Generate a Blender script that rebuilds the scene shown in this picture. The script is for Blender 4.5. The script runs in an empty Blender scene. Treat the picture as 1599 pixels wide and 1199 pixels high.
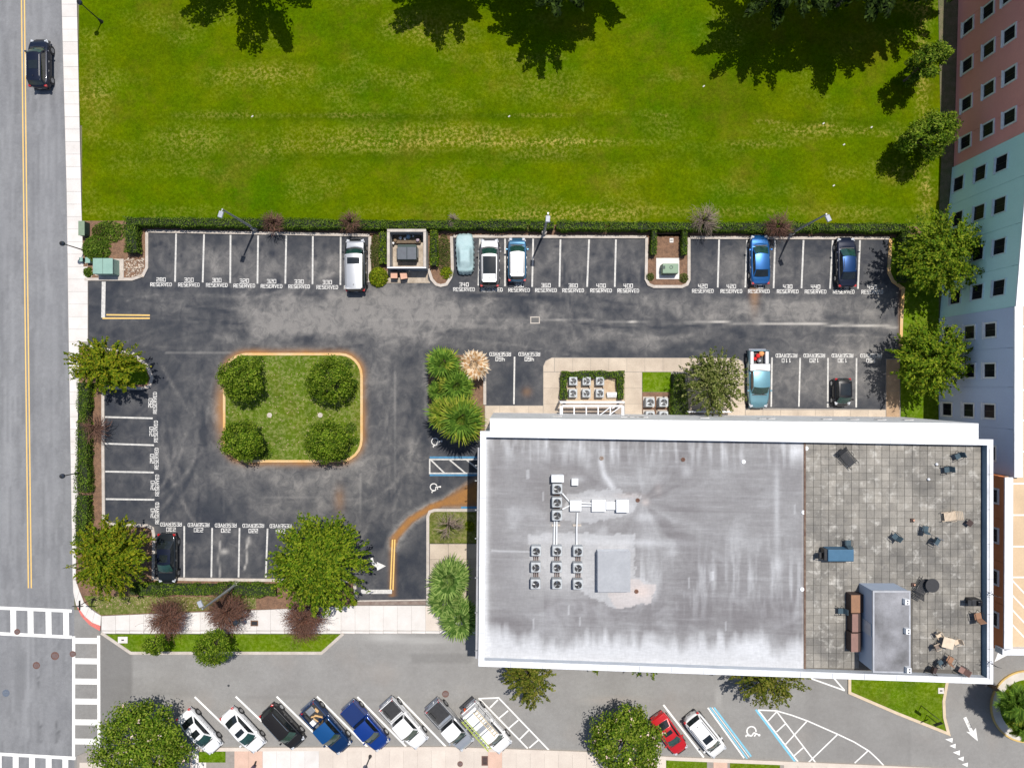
import bpy, math, random
import numpy as np
from mathutils import Vector, Matrix
R = math.radians
random.seed(7); rng = np.random.default_rng(7)
scene = bpy.context.scene
COL = scene.collection
# ------------------------------------------------------------------ camera, sky, sun, exposure
HC = 67.0; FPX = 1072.0; CX, CY = 799.5, 599.5
cam_d = bpy.data.cameras.new("camera"); cam = bpy.data.objects.new("camera", cam_d); COL.objects.link(cam)
cam.location = (0, 0, HC); cam.rotation_euler = (0, 0, 0)
cam_d.sensor_width = 36; cam_d.lens = 36 * FPX / 1599; cam_d.clip_start = 0.5; cam_d.clip_end = 2000
scene.camera = cam
SHX, SHY = -0.144, -0.325          # shadow shift per metre of height
elev = math.atan(1 / math.hypot(SHX, SHY))
az = math.atan2(-SHX, -SHY)        # clockwise from +Y
world = bpy.data.worlds.new("World"); scene.world = world; world.use_nodes = True
wn = world.node_tree.nodes; bg = wn["Background"]
sky = wn.new("ShaderNodeTexSky"); sky.sky_type = 'NISHITA'; sky.sun_disc = False
sky.sun_elevation = elev; sky.sun_rotation = az
world.node_tree.links.new(sky.outputs[0], bg.inputs[0]); bg.inputs[1].default_value = 0.098
sun_d = bpy.data.lights.new("sun", 'SUN'); sun = bpy.data.objects.new("sun", sun_d); COL.objects.link(sun)
sun_d.energy = 4.55; sun_d.angle = R(0.5); sun_d.color = (1.0, 0.955, 0.89)
sun.rotation_euler = Vector((SHX, SHY, -1)).to_track_quat('-Z', 'Y').to_euler(); sun.location = (20, 40, 120)
vs = scene.view_settings; vs.view_transform = 'Standard'; vs.look = 'None'; vs.gamma = 1; vs.exposure = 0.08
vs.use_curve_mapping = False
scene.cycles.max_bounces = 5; scene.cycles.diffuse_bounces = 2

def P(px, py, z=0.0):
    s = (HC - z) / FPX
    return ((px - CX) * s, (CY - py) * s)
def V3(px, py, z=0.0):
    x, y = P(px, py, z); return (x, y, z)
MPP = HC / FPX      # metres per photo pixel on the ground

# ------------------------------------------------------------------ mesh helpers
class MB:
    def __init__(s): s.v = []; s.f = []
    def add(s, vs_, fs_):
        o = len(s.v); s.v += [tuple(a) for a in vs_]; s.f += [tuple(i + o for i in f) for f in fs_]; return s
    def prism(s, pts, z0, z1, bottom=False):
        n = len(pts)
        a = sum(pts[i][0] * pts[(i + 1) % n][1] - pts[(i + 1) % n][0] * pts[i][1] for i in range(n))
        if a < 0: pts = pts[::-1]
        v = [(p[0], p[1], z0) for p in pts] + [(p[0], p[1], z1) for p in pts]
        f = [tuple(range(n, 2 * n))] + [(i, (i + 1) % n, n + (i + 1) % n, n + i) for i in range(n)]
        if bottom: f.append(tuple(range(n - 1, -1, -1)))
        return s.add(v, f)
    def box(s, c, d, rz=0, M=None, taper=1.0):
        x, y, z = d[0] / 2, d[1] / 2, d[2] / 2
        v = [(-x, -y, -z), (x, -y, -z), (x, y, -z), (-x, y, -z)] + [(a * taper, b * taper, z) for a, b in ((-x, -y), (x, -y), (x, y), (-x, y))]
        m = Matrix.Translation(c) @ Matrix.Rotation(rz, 4, 'Z')
        if M is not None: m = Matrix.Translation(c) @ M
        v = [tuple(m @ Vector(p)) for p in v]
        return s.add(v, [(3, 2, 1, 0), (4, 5, 6, 7), (0, 1, 5, 4), (1, 2, 6, 5), (2, 3, 7, 6), (3, 0, 4, 7)])
    def tube(s, pts, rad, n=6, cap=True):
        pts = [Vector(p) for p in pts]; m = len(pts)
        if not hasattr(rad, '__len__'): rad = [rad] * m
        v = []
        for i, p in enumerate(pts):
            d = (pts[min(i + 1, m - 1)] - pts[max(i - 1, 0)])
            if d.length < 1e-6: d = Vector((0, 0, 1))
            d.normalize()
            u = d.orthogonal().normalized(); w = d.cross(u)
            if i and (u.dot(u0) < 0.3):
                u = (u0 - d * u0.dot(d)); u = u.normalized() if u.length > 1e-4 else d.orthogonal().normalized(); w = d.cross(u)
            u0 = u
            for k in range(n):
                a = 2 * math.pi * k / n
                v.append(tuple(p + (u * math.cos(a) + w * math.sin(a)) * rad[i]))
        f = [(i * n + k, i * n + (k + 1) % n, (i + 1) * n + (k + 1) % n, (i + 1) * n + k) for i in range(m - 1) for k in range(n)]
        if cap: f += [tuple(range(n - 1, -1, -1)), tuple((m - 1) * n + k for k in range(n))]
        return s.add(v, f)
    def cyl(s, c, r, z0, z1, n=16, r1=None):
        r1 = r if r1 is None else r1
        v = [(c[0] + r * math.cos(2 * math.pi * k / n), c[1] + r * math.sin(2 * math.pi * k / n), z0) for k in range(n)]
        v += [(c[0] + r1 * math.cos(2 * math.pi * k / n), c[1] + r1 * math.sin(2 * math.pi * k / n), z1) for k in range(n)]
        return s.add(v, [tuple(range(n - 1, -1, -1)), tuple(range(n, 2 * n))] + [(k, (k + 1) % n, n + (k + 1) % n, n + k) for k in range(n)])
    def ring(s, c, r0, r1, z0, z1, n=24):
        v = []
        for r, z in ((r0, z0), (r1, z0), (r1, z1), (r0, z1)):
            v += [(c[0] + r * math.cos(2 * math.pi * k / n), c[1] + r * math.sin(2 * math.pi * k / n), z) for k in range(n)]
        f = [(j * n + k, j * n + (k + 1) % n, ((j + 1) % 4) * n + (k + 1) % n, ((j + 1) % 4) * n + k) for j in range(4) for k in range(n)]
        return s.add(v, f)
    def ball(s, c, r, n=8, m=6, sz=1.0):
        v = [(c[0], c[1], c[2] - r * sz)]
        for j in range(1, m):
            t = math.pi * j / m
            v += [(c[0] + r * math.sin(t) * math.cos(2 * math.pi * k / n), c[1] + r * math.sin(t) * math.sin(2 * math.pi * k / n), c[2] - r * sz * math.cos(t)) for k in range(n)]
        v.append((c[0], c[1], c[2] + r * sz))
        f = [(0, 1 + (k + 1) % n, 1 + k) for k in range(n)]
        for j in range(m - 2):
            f += [(1 + j * n + k, 1 + j * n + (k + 1) % n, 1 + (j + 1) * n + (k + 1) % n, 1 + (j + 1) * n + k) for k in range(n)]
        t = len(v) - 1
        f += [(1 + (m - 2) * n + k, 1 + (m - 2) * n + (k + 1) % n, t) for k in range(n)]
        return s.add(v, f)
    def strip(s, pts, w, z0, z1, closed=False):
        """raised ribbon of width w along world xy points"""
        n = len(pts); P2 = [Vector(p) for p in pts]; L = []; Rr = []
        for i in range(n):
            a = P2[(i - 1) % n] if (closed or i) else P2[i]; b = P2[(i + 1) % n] if (closed or i < n - 1) else P2[i]
            d1 = (P2[i] - a); d2 = (b - P2[i])
            if d1.length < 1e-6: d1 = d2
            if d2.length < 1e-6: d2 = d1
            d1.normalize(); d2.normalize()
            t = (d1 + d2); t.normalize(); nn = Vector((-t.y, t.x)); c = max(0.35, nn.dot(Vector((-d1.y, d1.x))))
            L.append(P2[i] + nn * w / 2 / c); Rr.append(P2[i] - nn * w / 2 / c)
        v = []
        for i in range(n):
            v += [(L[i].x, L[i].y, z0), (L[i].x, L[i].y, z1), (Rr[i].x, Rr[i].y, z1), (Rr[i].x, Rr[i].y, z0)]
        f = []
        for i in range(n if closed else n - 1):
            a = 4 * i; b = 4 * ((i + 1) % n)
            f += [(a + 1, a + 2, b + 2, b + 1), (a, a + 1, b + 1, b), (a + 2, a + 3, b + 3, b + 2)]
        if not closed: f += [(0, 3, 2, 1), (4 * n - 4, 4 * n - 3, 4 * n - 2, 4 * n - 1)]
        return s.add(v, f)
    def seg(s, a, b, w, z):      # flat painted line
        a = Vector(a); b = Vector(b); d = (b - a).normalized(); n = Vector((-d.y, d.x)) * w / 2
        return s.add([(a.x + n.x, a.y + n.y, z), (a.x - n.x, a.y - n.y, z), (b.x - n.x, b.y - n.y, z), (b.x + n.x, b.y + n.y, z)], [(0, 1, 2, 3)])
    def build(s, name, mat, parent=None, world=True, smooth=False, bevel=0):
        me = bpy.data.meshes.new(name)
        vv = s.v
        if parent is not None and world:
            inv = parent.matrix_basis.inverted()
            if parent.parent is not None: inv = inv @ parent.parent.matrix_basis.inverted()
            vv = [tuple(inv @ Vector(p)) for p in vv]
        me.from_pydata(vv, [], s.f)
        for m in (mat if isinstance(mat, (list, tuple)) else [mat]): me.materials.append(m)
        if smooth: me.polygons.foreach_set('use_smooth', [True] * len(me.polygons))
        me.update()
        o = bpy.data.objects.new(name, me); COL.objects.link(o)
        if parent is not None: o.parent = parent
        if bevel:
            b = o.modifiers.new("bevel", 'BEVEL'); b.width = bevel; b.segments = 2; b.limit_method = 'ANGLE'
        return o
def nbuild(name, V, F4, mat, parent=None, smooth=False):
    """numpy build: V (n,3) world, F4 (m,4)"""
    me = bpy.data.meshes.new(name)
    V = np.asarray(V, dtype=np.float32).copy()
    if parent is not None: V -= np.array(parent.location, dtype=np.float32)
    me.vertices.add(len(V)); me.vertices.foreach_set('co', V.ravel())
    F4 = np.asarray(F4, dtype=np.int32); m = len(F4)
    me.loops.add(m * 4); me.loops.foreach_set('vertex_index', F4.ravel())
    me.polygons.add(m); me.polygons.foreach_set('loop_start', np.arange(m, dtype=np.int32) * 4)
    me.update(calc_edges=True)
    if smooth: me.polygons.foreach_set('use_smooth', np.ones(m, dtype=bool))
    me.materials.append(mat)
    o = bpy.data.objects.new(name, me); COL.objects.link(o)
    if parent is not None: o.parent = parent
    return o
def tag(o, label=None, cat=None, group=None, kind=None):
    if label: o['label'] = label
    if cat: o['category'] = cat
    if group: o['group'] = group
    if kind: o['kind'] = kind
    return o
def thing(name, loc, label, cat, group=None, rz=0):
    o = bpy.data.objects.new(name, None); COL.objects.link(o)
    o.location = loc; o.rotation_euler = (0, 0, rz); o.empty_display_size = 0.3
    o.matrix_basis = Matrix.Translation(loc) @ Matrix.Rotation(rz, 4, 'Z')
    return tag(o, label, cat, group)
def kids(o): return [c for c in list(bpy.data.objects) if c.parent == o]
def copy_tree(root, loc, rz, label, group=None):
    r = root.copy(); COL.objects.link(r); r.location = loc; r.rotation_euler = (0, 0, rz); r['label'] = label
    if group: r['group'] = group
    for ch in root.children:
        c = ch.copy(); COL.objects.link(c); c.parent = r
        for g in ch.children:
            d = g.copy(); COL.objects.link(d); d.parent = c
    return r
def pxs(pts, z=0.0): return [P(a, b, z) for a, b in pts]
def rrect(x0, y0, x1, y1, r, n=6):
    out = []
    for cx, cy, a0 in ((x1 - r, y0 + r, -90), (x1 - r, y1 - r, 0), (x0 + r, y1 - r, 90), (x0 + r, y0 + r, 180)):
        for k in range(n + 1):
            a = R(a0 + 90 * k / n); out.append((cx + r * math.cos(a), cy + r * math.sin(a)))
    return out

# ------------------------------------------------------------------ numpy value noise
def _hash(ix, iy, seed):
    n = (ix * 374761393 + iy * 668265263 + seed * 2147483647) & 0xffffffff
    n = ((n ^ (n >> 13)) * 1274126177) & 0xffffffff
    return ((n ^ (n >> 16)) & 0xffffff) / 0xffffff
def vnoise(x, y, seed=0):
    x = np.asarray(x, float); y = np.asarray(y, float)
    ix = np.floor(x).astype(np.int64); iy = np.floor(y).astype(np.int64); fx = x - ix; fy = y - iy
    fx = fx * fx * (3 - 2 * fx); fy = fy * fy * (3 - 2 * fy)
    a = _hash(ix, iy, seed); b = _hash(ix + 1, iy, seed); c = _hash(ix, iy + 1, seed); d = _hash(ix + 1, iy + 1, seed)
    return (a * (1 - fx) + b * fx) * (1 - fy) + (c * (1 - fx) + d * fx) * fy
def fbm(x, y, seed=0, o=4):
    s = 0; a = 0.5; t = 0
    for k in range(o):
        s = s + a * vnoise(x * 2 ** k, y * 2 ** k, seed + k); t += a; a *= 0.5
    return s / t
def blob(X, Y, x, y, rx, ry, a=1.0): return a * np.exp(-(((X - x) / rx) ** 2 + ((Y - y) / ry) ** 2))
def seglen(X, Y, pts):
    d = np.full(X.shape, 1e9)
    for (x0, y0), (x1, y1) in zip(pts[:-1], pts[1:]):
        t = np.clip(((X - x0) * (x1 - x0) + (Y - y0) * (y1 - y0)) / ((x1 - x0) ** 2 + (y1 - y0) ** 2 + 1e-9), 0, 1)
        d = np.minimum(d, np.hypot(X - x0 - t * (x1 - x0), Y - y0 - t * (y1 - y0)))
    return d
def inpoly(X, Y, poly):
    ins = np.zeros(X.shape, bool); n = len(poly)
    for i in range(n):
        x0, y0 = poly[i]; x1, y1 = poly[(i + 1) % n]
        c = ((y0 > Y) != (y1 > Y)) & (X < (x1 - x0) * (Y - y0) / (y1 - y0 + 1e-12) + x0)
        ins ^= c
    return ins
def grid_sheet(name, x0, y0, x1, y1, step, z, mat, fn, parent=None, poly=None, warp=None):
    """flat sheet over a photo-pixel rectangle with a wear mask stored per vertex"""
    nx = int((x1 - x0) / step) + 1; ny = int((y1 - y0) / step) + 1
    X, Y = np.meshgrid(np.linspace(x0, x1, nx), np.linspace(y0, y1, ny))
    m = fn(X, Y)
    WX, WY = (X, Y) if warp is None else warp(X, Y)
    s = (HC - z) / FPX
    V = np.stack([(WX - CX) * s, (CY - WY) * s, np.full(X.shape, z)], -1).reshape(-1, 3)
    i = np.arange(nx * ny).reshape(ny, nx)
    F = np.stack([i[1:, :-1], i[1:, 1:], i[:-1, 1:], i[:-1, :-1]], -1).reshape(-1, 4)
    if poly is not None:
        mx = X[:-1, :-1] + step / 2; my = Y[:-1, :-1] + step / 2
        F = F[inpoly(mx, my, poly).ravel()]
    o = nbuild(name, V, F, mat, parent)
    at = o.data.color_attributes.new("wear", 'FLOAT_COLOR', 'POINT')
    C = np.ones((nx * ny, 4), dtype=np.float32)
    for k in range(3): C[:, k] = np.clip(m[k], 0, 1).ravel()
    at.data.foreach_set('color', C.ravel())
    return o

# ------------------------------------------------------------------ materials
def new_mat(name):
    m = bpy.data.materials.new(name); m.use_nodes = True
    return m, m.node_tree, m.node_tree.nodes["Principled BSDF"]
def N_(nt, t, **kw):
    n = nt.nodes.new(t)
    for k, v in kw.items(): setattr(n, k, v)
    return n
def pos(nt, obj=False):
    if obj: return N_(nt, 'ShaderNodeTexCoord').outputs['Object']
    return N_(nt, 'ShaderNodeNewGeometry').outputs['Position']
def noise(nt, scale, detail=4, rough=0.55, vec=None, stretch=None, dist=0):
    n = N_(nt, 'ShaderNodeTexNoise'); n.inputs['Scale'].default_value = scale; n.inputs['Detail'].default_value = detail
    n.inputs['Roughness'].default_value = rough; n.inputs['Distortion'].default_value = dist
    v = vec or pos(nt)
    if stretch:
        mp = N_(nt, 'ShaderNodeMapping'); mp.inputs['Scale'].default_value = stretch; nt.links.new(v, mp.inputs['Vector']); v = mp.outputs[0]
    nt.links.new(v, n.inputs['Vector']); return n.outputs['Fac']
def ramp(nt, fac, stops):
    r = N_(nt, 'ShaderNodeValToRGB'); e = r.color_ramp.elements
    while len(e) < len(stops): e.new(0.5)
    for k, (p, c) in enumerate(stops):
        e[k].position = p; e[k].color = (*(c if hasattr(c, '__len__') else (c, c, c)), 1)
    nt.links.new(fac, r.inputs[0]); return r.outputs[0]
def setin(nt, sock, v):
    if isinstance(v, (int, float)): sock.default_value = v
    elif isinstance(v, (tuple, list)): sock.default_value = (*v, 1) if len(v) == 3 else v
    else: nt.links.new(v, sock)
def mix(nt, fac, a, b, blend='MIX'):
    m = N_(nt, 'ShaderNodeMix', data_type='RGBA', blend_type=blend); m.clamp_factor = True
    setin(nt, m.inputs[0], fac); setin(nt, m.inputs[6], a); setin(nt, m.inputs[7], b); return m.outputs[2]
def mth(nt, op, a, b=0.0, clamp=False):
    m = N_(nt, 'ShaderNodeMath', operation=op); m.use_clamp = clamp
    setin(nt, m.inputs[0], a); setin(nt, m.inputs[1], b); return m.outputs[0]
def bump(nt, b, h, strength=0.3, dist=0.02):
    n = N_(nt, 'ShaderNodeBump'); n.inputs['Strength'].default_value = strength; n.inputs['Distance'].default_value = dist
    nt.links.new(h, n.inputs['Height']); nt.links.new(n.outputs[0], b.inputs['Normal'])
def wear(nt):
    a = N_(nt, 'ShaderNodeAttribute', attribute_name="wear"); s = N_(nt, 'ShaderNodeSeparateColor')
    nt.links.new(a.outputs['Color'], s.inputs[0]); return s.outputs[0], s.outputs[1], s.outputs[2]
MATS = {}
def M(name, c1, c2=None, scale=3.0, rough=0.7, metal=0.0, detail=4, bmp=0.0, coat=0.0, obj=False, fine=None, spec=0.5, isl=0.0, orand=0.0):
    if name in MATS: return MATS[name]
    m, nt, b = new_mat(name)
    col = c1
    if c2 is None: c2 = tuple(x * 0.8 for x in c1)
    f = noise(nt, scale, detail, vec=pos(nt, obj))
    col = mix(nt, ramp(nt, f, [(0.3, 0.0), (0.7, 1.0)]), c1, c2)
    if fine:
        f2 = noise(nt, fine[0], 3, 0.7, vec=pos(nt, obj))
        col = mix(nt, 1.0, col, ramp(nt, f2, [(0.3, 1 - fine[1]), (0.7, 1 + fine[1])]), 'MULTIPLY')
        if bmp: bump(nt, b, f2, bmp)
    elif bmp: bump(nt, b, f, bmp)
    if isl:
        g = N_(nt, 'ShaderNodeNewGeometry').outputs['Random Per Island']
        col = mix(nt, 1.0, col, ramp(nt, g, [(0, 1 - isl), (1, 1 + isl)]), 'MULTIPLY')
    if orand:
        g = N_(nt, 'ShaderNodeObjectInfo').outputs['Random']
        col = mix(nt, 1.0, col, ramp(nt, g, [(0, 1 - orand), (1, 1 + orand)]), 'MULTIPLY')
    nt.links.new(col, b.inputs['Base Color']); b.inputs['Roughness'].default_value = rough; b.inputs['Metallic'].default_value = metal
    b.inputs['Coat Weight'].default_value = coat; b.inputs['Coat Roughness'].default_value = 0.05; b.inputs['Specular IOR Level'].default_value = spec
    MATS[name] = m; return m
def leaf_mat(name, cols, trans=0.35, rough=0.55):
    m, nt, b = new_mat(name)
    g = N_(nt, 'ShaderNodeNewGeometry').outputs['Random Per Island']
    n = len(cols); c = ramp(nt, g, [((k + 0.5) / n, cc) for k, cc in enumerate(cols)])
    f = noise(nt, 0.9, 3)
    c = mix(nt, 1.0, c, ramp(nt, f, [(0.3, 0.72), (0.7, 1.28)]), 'MULTIPLY')
    nt.links.new(c, b.inputs['Base Color']); b.inputs['Roughness'].default_value = rough + .15; b.inputs['Specular IOR Level'].default_value = 0.1
    t = N_(nt, 'ShaderNodeBsdfTranslucent'); nt.links.new(mix(nt, 1.0, c, (1.3, 1.5, 0.6), 'MULTIPLY'), t.inputs['Color'])
    ms = N_(nt, 'ShaderNodeMixShader'); ms.inputs[0].default_value = trans
    nt.links.new(b.outputs[0], ms.inputs[1]); nt.links.new(t.outputs[0], ms.inputs[2])
    nt.links.new(ms.outputs[0], nt.nodes['Material Output'].inputs['Surface'])
    return m
# sealed asphalt of the car park: wear = fade, rust, pale deposit
def mat_lot():
    m, nt, b = new_mat("sealed asphalt"); fade, rust, dep = wear(nt)
    n1 = noise(nt, 0.55, 6, 0.62, dist=0.6); n2 = noise(nt, 1.1, 9, 0.66, dist=0.9); n3 = noise(nt, 22, 3, 0.7)
    dark = mix(nt, ramp(nt, n1, [(0.35, 0.0), (0.7, 1.0)]), (0.028, 0.032, 0.042), (0.050, 0.053, 0.060))
    lite = mix(nt, n2, (0.14, 0.135, 0.13), (0.25, 0.235, 0.22))
    f = mth(nt, 'ADD', mth(nt, 'MULTIPLY', fade, ramp(nt, n2, [(0.34, 0.65), (0.62, 1.2)])), mth(nt, 'MULTIPLY', mth(nt, 'SUBTRACT', n2, 0.5), 0.22), True)
    c = mix(nt, f, dark, lite)
    c = mix(nt, rust, c, mix(nt, n2, (0.40, 0.19, 0.045), (0.22, 0.10, 0.035)))
    c = mix(nt, dep, c, (0.50, 0.47, 0.43))
    c = mix(nt, 1.0, c, ramp(nt, n3, [(0.3, 0.82), (0.7, 1.2)]), 'MULTIPLY')
    nt.links.new(c, b.inputs['Base Color']); b.inputs['Roughness'].default_value = 0.85; b.inputs['Specular IOR Level'].default_value = 0.2
    bump(nt, b, n3, 0.25, 0.01); return m
def mat_street(name, a, bb, stain):
    m, nt, b = new_mat(name); fade, rust, dep = wear(nt)
    n1 = noise(nt, 0.35, 6, 0.65); n2 = noise(nt, 3, 6, 0.75); n3 = noise(nt, 22, 3, 0.7)
    c = mix(nt, ramp(nt, n1, [(0.35, 0.0), (0.7, 1.0)]), a, bb)
    c = mix(nt, 1.0, c, ramp(nt, n2, [(0.3, 0.88), (0.7, 1.1)]), 'MULTIPLY')
    c = mix(nt, fade, c, tuple(min(1, x * 1.5) for x in bb))
    c = mix(nt, rust, c, stain); c = mix(nt, dep, c, tuple(x * 0.6 for x in a))
    c = mix(nt, 1.0, c, ramp(nt, n3, [(0.3, 0.84), (0.7, 1.16)]), 'MULTIPLY')
    nt.links.new(c, b.inputs['Base Color']); b.inputs['Roughness'].default_value = 0.85
    bump(nt, b, n3, 0.25, 0.01); return m
def mat_grass(name, g1, g2, dry, deep, drybias=0.0):
    m, nt, b = new_mat(name); dr, dk, wh = wear(nt)
    n1 = noise(nt, 0.09, 7, 0.68); n2 = noise(nt, 0.5, 7, 0.72); n3 = noise(nt, 3.4, 5, 0.75); n4 = noise(nt, 11, 4, 0.8)
    c = mix(nt, ramp(nt, n1, [(0.35, 0.0), (0.68, 1.0)]), g1, g2)
    c = mix(nt, ramp(nt, n2, [(0.42, 0.0), (0.8, 0.7)]), c, deep)
    d = mth(nt, 'MULTIPLY', ramp(nt, n3, [(0.47, 0.0), (0.60, 1.0)]), mth(nt, 'ADD', dr, drybias - .12), True)
    c = mix(nt, d, c, dry)
    c = mix(nt, mth(nt, 'MULTIPLY', ramp(nt, noise(nt, 0.16, 6, 0.7), [(0.52, 0.0), (0.72, 1.0)]), 0.34), c, tuple(x_ * k_ for x_, k_ in zip(dry, (.55, .42, .25))))
    c = mix(nt, dk, c, deep)
    c = mix(nt, 1.0, c, ramp(nt, n3, [(0.3, 0.72), (0.7, 1.28)]), 'MULTIPLY')
    c = mix(nt, 1.0, c, ramp(nt, n4, [(0.3, 0.7), (0.7, 1.3)]), 'MULTIPLY')
    nt.links.new(c, b.inputs['Base Color']); b.inputs['Roughness'].default_value = 1.0; b.inputs['Specular IOR Level'].default_value = 0.0
    bump(nt, b, n4, 0.6, 0.05); return m
def mat_roof():
    m, nt, b = new_mat("roof membrane"); lt, dk, ru = wear(nt)
    n1 = noise(nt, 0.8, 5, 0.65, stretch=(0.35, 1, 1)); n2 = noise(nt, 8, 4, 0.7, stretch=(0.25, 1, 1)); n3 = noise(nt, 8, 4, 0.7, stretch=(1, 0.25, 1))
    c = mix(nt, n1, (0.205, 0.202, 0.205), (0.262, 0.259, 0.262))
    c = mix(nt, dk, c, (0.125, 0.115, 0.12))
    c = mix(nt, lt, c, (0.56, 0.57, 0.59))
    c = mix(nt, ru, c, (0.50, 0.43, 0.40))
    c = mix(nt, 1.0, c, ramp(nt, n2, [(0.3, 0.90), (0.7, 1.10)]), 'MULTIPLY')
    c = mix(nt, 1.0, c, ramp(nt, n3, [(0.3, 0.93), (0.7, 1.07)]), 'MULTIPLY')
    nt.links.new(c, b.inputs['Base Color']); b.inputs['Roughness'].default_value = 0.7; return m
def mat_paver():
    m, nt, b = new_mat("terrace concrete paver")
    rnd = N_(nt, 'ShaderNodeObjectInfo').outputs['Random']; isl = N_(nt, 'ShaderNodeNewGeometry').outputs['Random Per Island']
    n1 = noise(nt, 0.33, 4, 0.6); n2 = noise(nt, 1.7, 5, 0.62, dist=0.2); n3 = noise(nt, 12, 4, 0.75)
    c = mix(nt, ramp(nt, n1, [(0.35, 0.0), (0.65, 1.0)]), (0.29, 0.268, 0.232), (0.155, 0.146, 0.132))
    c = mix(nt, ramp(nt, n2, [(0.54, 0.0), (0.70, 0.6)]), c, (0.52, 0.50, 0.455))
    c = mix(nt, ramp(nt, n2, [(0.28, 0.6), (0.42, 0.0)]), c, (0.12, 0.115, 0.11))
    r = mth(nt, 'ADD', mth(nt, 'MULTIPLY', rnd, 0.5), mth(nt, 'MULTIPLY', isl, 0.5))
    c = mix(nt, 1.0, c, ramp(nt, r, [(0.0, 0.74), (1.0, 1.28)]), 'MULTIPLY')
    c = mix(nt, 1.0, c, ramp(nt, n3, [(0.3, 0.8), (0.7, 1.15)]), 'MULTIPLY')
    nt.links.new(c, b.inputs['Base Color']); b.inputs['Roughness'].default_value = 0.9; return m
mLOT = mat_lot()
mROAD = mat_street("road asphalt", (0.168, 0.170, 0.178), (0.212, 0.214, 0.220), (0.24, 0.18, 0.12))
mSTREET = mat_street("street asphalt", (0.195, 0.187, 0.177), (0.24, 0.234, 0.223), (0.33, 0.27, 0.22))
mLAWN = mat_grass("lawn grass", (0.112, 0.142, 0.0008), (0.050, 0.112, 0.0008), (0.34, 0.27, 0.07), (0.030, 0.062, 0.001))
mTURF = mat_grass("verge grass", (0.12, 0.18, 0.003), (0.08, 0.165, 0.003), (0.30, 0.24, 0.12), (0.05, 0.09, 0.01), 0.25)
mDRYTURF = mat_grass("thin verge grass", (0.13, 0.15, 0.03), (0.10, 0.14, 0.025), (0.28, 0.21, 0.13), (0.08, 0.085, 0.03), 0.5)
mMULCH = M("mulch", (0.22, 0.125, 0.075), (0.13, 0.075, 0.048), 2.5, 0.95, fine=(14, 0.45), bmp=0.6)
mSIDE = M("pale pavement concrete", (0.66, 0.625, 0.595), (0.58, 0.545, 0.51), 0.8, 0.9, fine=(12, 0.05), orand=0.05)
mBEIGE = M("beige walkway concrete", (0.51, 0.43, 0.34), (0.40, 0.33, 0.26), 0.7, 0.9, fine=(9, 0.09), orand=0.05)
mTAN = M("tan pavement concrete", (0.60, 0.53, 0.46), (0.53, 0.46, 0.40), 0.7, 0.9, fine=(9, 0.06), orand=0.05)
mPINKP = M("pink pavement concrete", (0.62, 0.42, 0.33), (0.52, 0.36, 0.28), 1.2, 0.9, fine=(9, 0.06))
mJOINT = M("joint filler", (0.30, 0.27, 0.24), None, 3, 0.95)
mKERB = M("kerb concrete", (0.52, 0.47, 0.42), (0.40, 0.35, 0.30), 1.5, 0.9, fine=(10, 0.12))
mKERBR = M("rust stained kerb concrete", (0.60, 0.46, 0.28), (0.60, 0.32, 0.08), 0.35, 0.9, fine=(10, 0.12))
mKERBY = M("yellow kerb paint", (0.60, 0.42, 0.14), (0.48, 0.33, 0.12), 2, 0.8)
mPAINT = M("white road paint", (0.82, 0.81, 0.78), (0.70, 0.69, 0.66), 4, 0.75, fine=(18, 0.08))
mWORN = M("worn white lot paint", (0.62, 0.60, 0.56), (0.42, 0.41, 0.39), 3.5, 0.8, fine=(16, 0.22))
mLETTER = M("white stencil paint", (0.74, 0.72, 0.68), (0.50, 0.49, 0.47), 1.6, 0.8, fine=(9, 0.25))
mYELLOW = M("yellow road paint", (0.75, 0.50, 0.16), (0.66, 0.42, 0.13), 3, 0.8)
mBLUEP = M("blue road paint", (0.06, 0.22, 0.38), (0.05, 0.16, 0.28), 3, 0.8)
mCYANP = M("light blue road paint", (0.20, 0.52, 0.68), (0.16, 0.42, 0.56), 3, 0.8)
mRED = M("red tactile paint", (0.66, 0.17, 0.14), (0.50, 0.13, 0.11), 3, 0.8, fine=(14, 0.2))
mROCK = M("pale landscaping rock", (0.55, 0.47, 0.38), (0.38, 0.30, 0.23), 2, 0.9, isl=0.3)
mWHITE = M("white wall render", (0.80, 0.79, 0.79), (0.74, 0.73, 0.73), 0.6, 0.75, fine=(6, 0.04))
mCOPE = M("white coping metal", (0.80, 0.81, 0.83), (0.64, 0.65, 0.68), 0.9, 0.5, detail=8, fine=(5, .08))
mPARIN = M("shaded parapet lining", (0.16, 0.25, 0.34), (0.12, 0.20, 0.28), 1.0, 0.7)  # dark blue puts the shade on the east parapet's inner face into the colour
mROOF = mat_roof(); mPAVER = mat_paver()
mGLASS = M("dark window glass", (0.008, 0.008, 0.014), (0.014, 0.014, 0.024), 2, 0.25, spec=0.12)
mFRAME = M("white window frame", (0.86, 0.84, 0.82), None, 3, 0.6)
mGALV = M("galvanised steel", (0.34, 0.35, 0.36), (0.26, 0.27, 0.28), 4, 0.45, 0.6)
mPOLE = M("grey aluminium pole", (0.42, 0.43, 0.44), (0.34, 0.35, 0.36), 2, 0.4, 0.4)
mBLACK = M("black painted metal", (0.015, 0.016, 0.018), (0.03, 0.03, 0.033), 4, 0.45)
mRUBBER = M("tyre rubber", (0.018, 0.018, 0.019), None, 6, 0.85)
mRIM = M("alloy rim", (0.45, 0.46, 0.47), (0.3, 0.3, 0.31), 6, 0.3, 0.8)
mCHROME = M("chrome trim", (0.6, 0.6, 0.6), None, 6, 0.15, 0.9)
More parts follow.
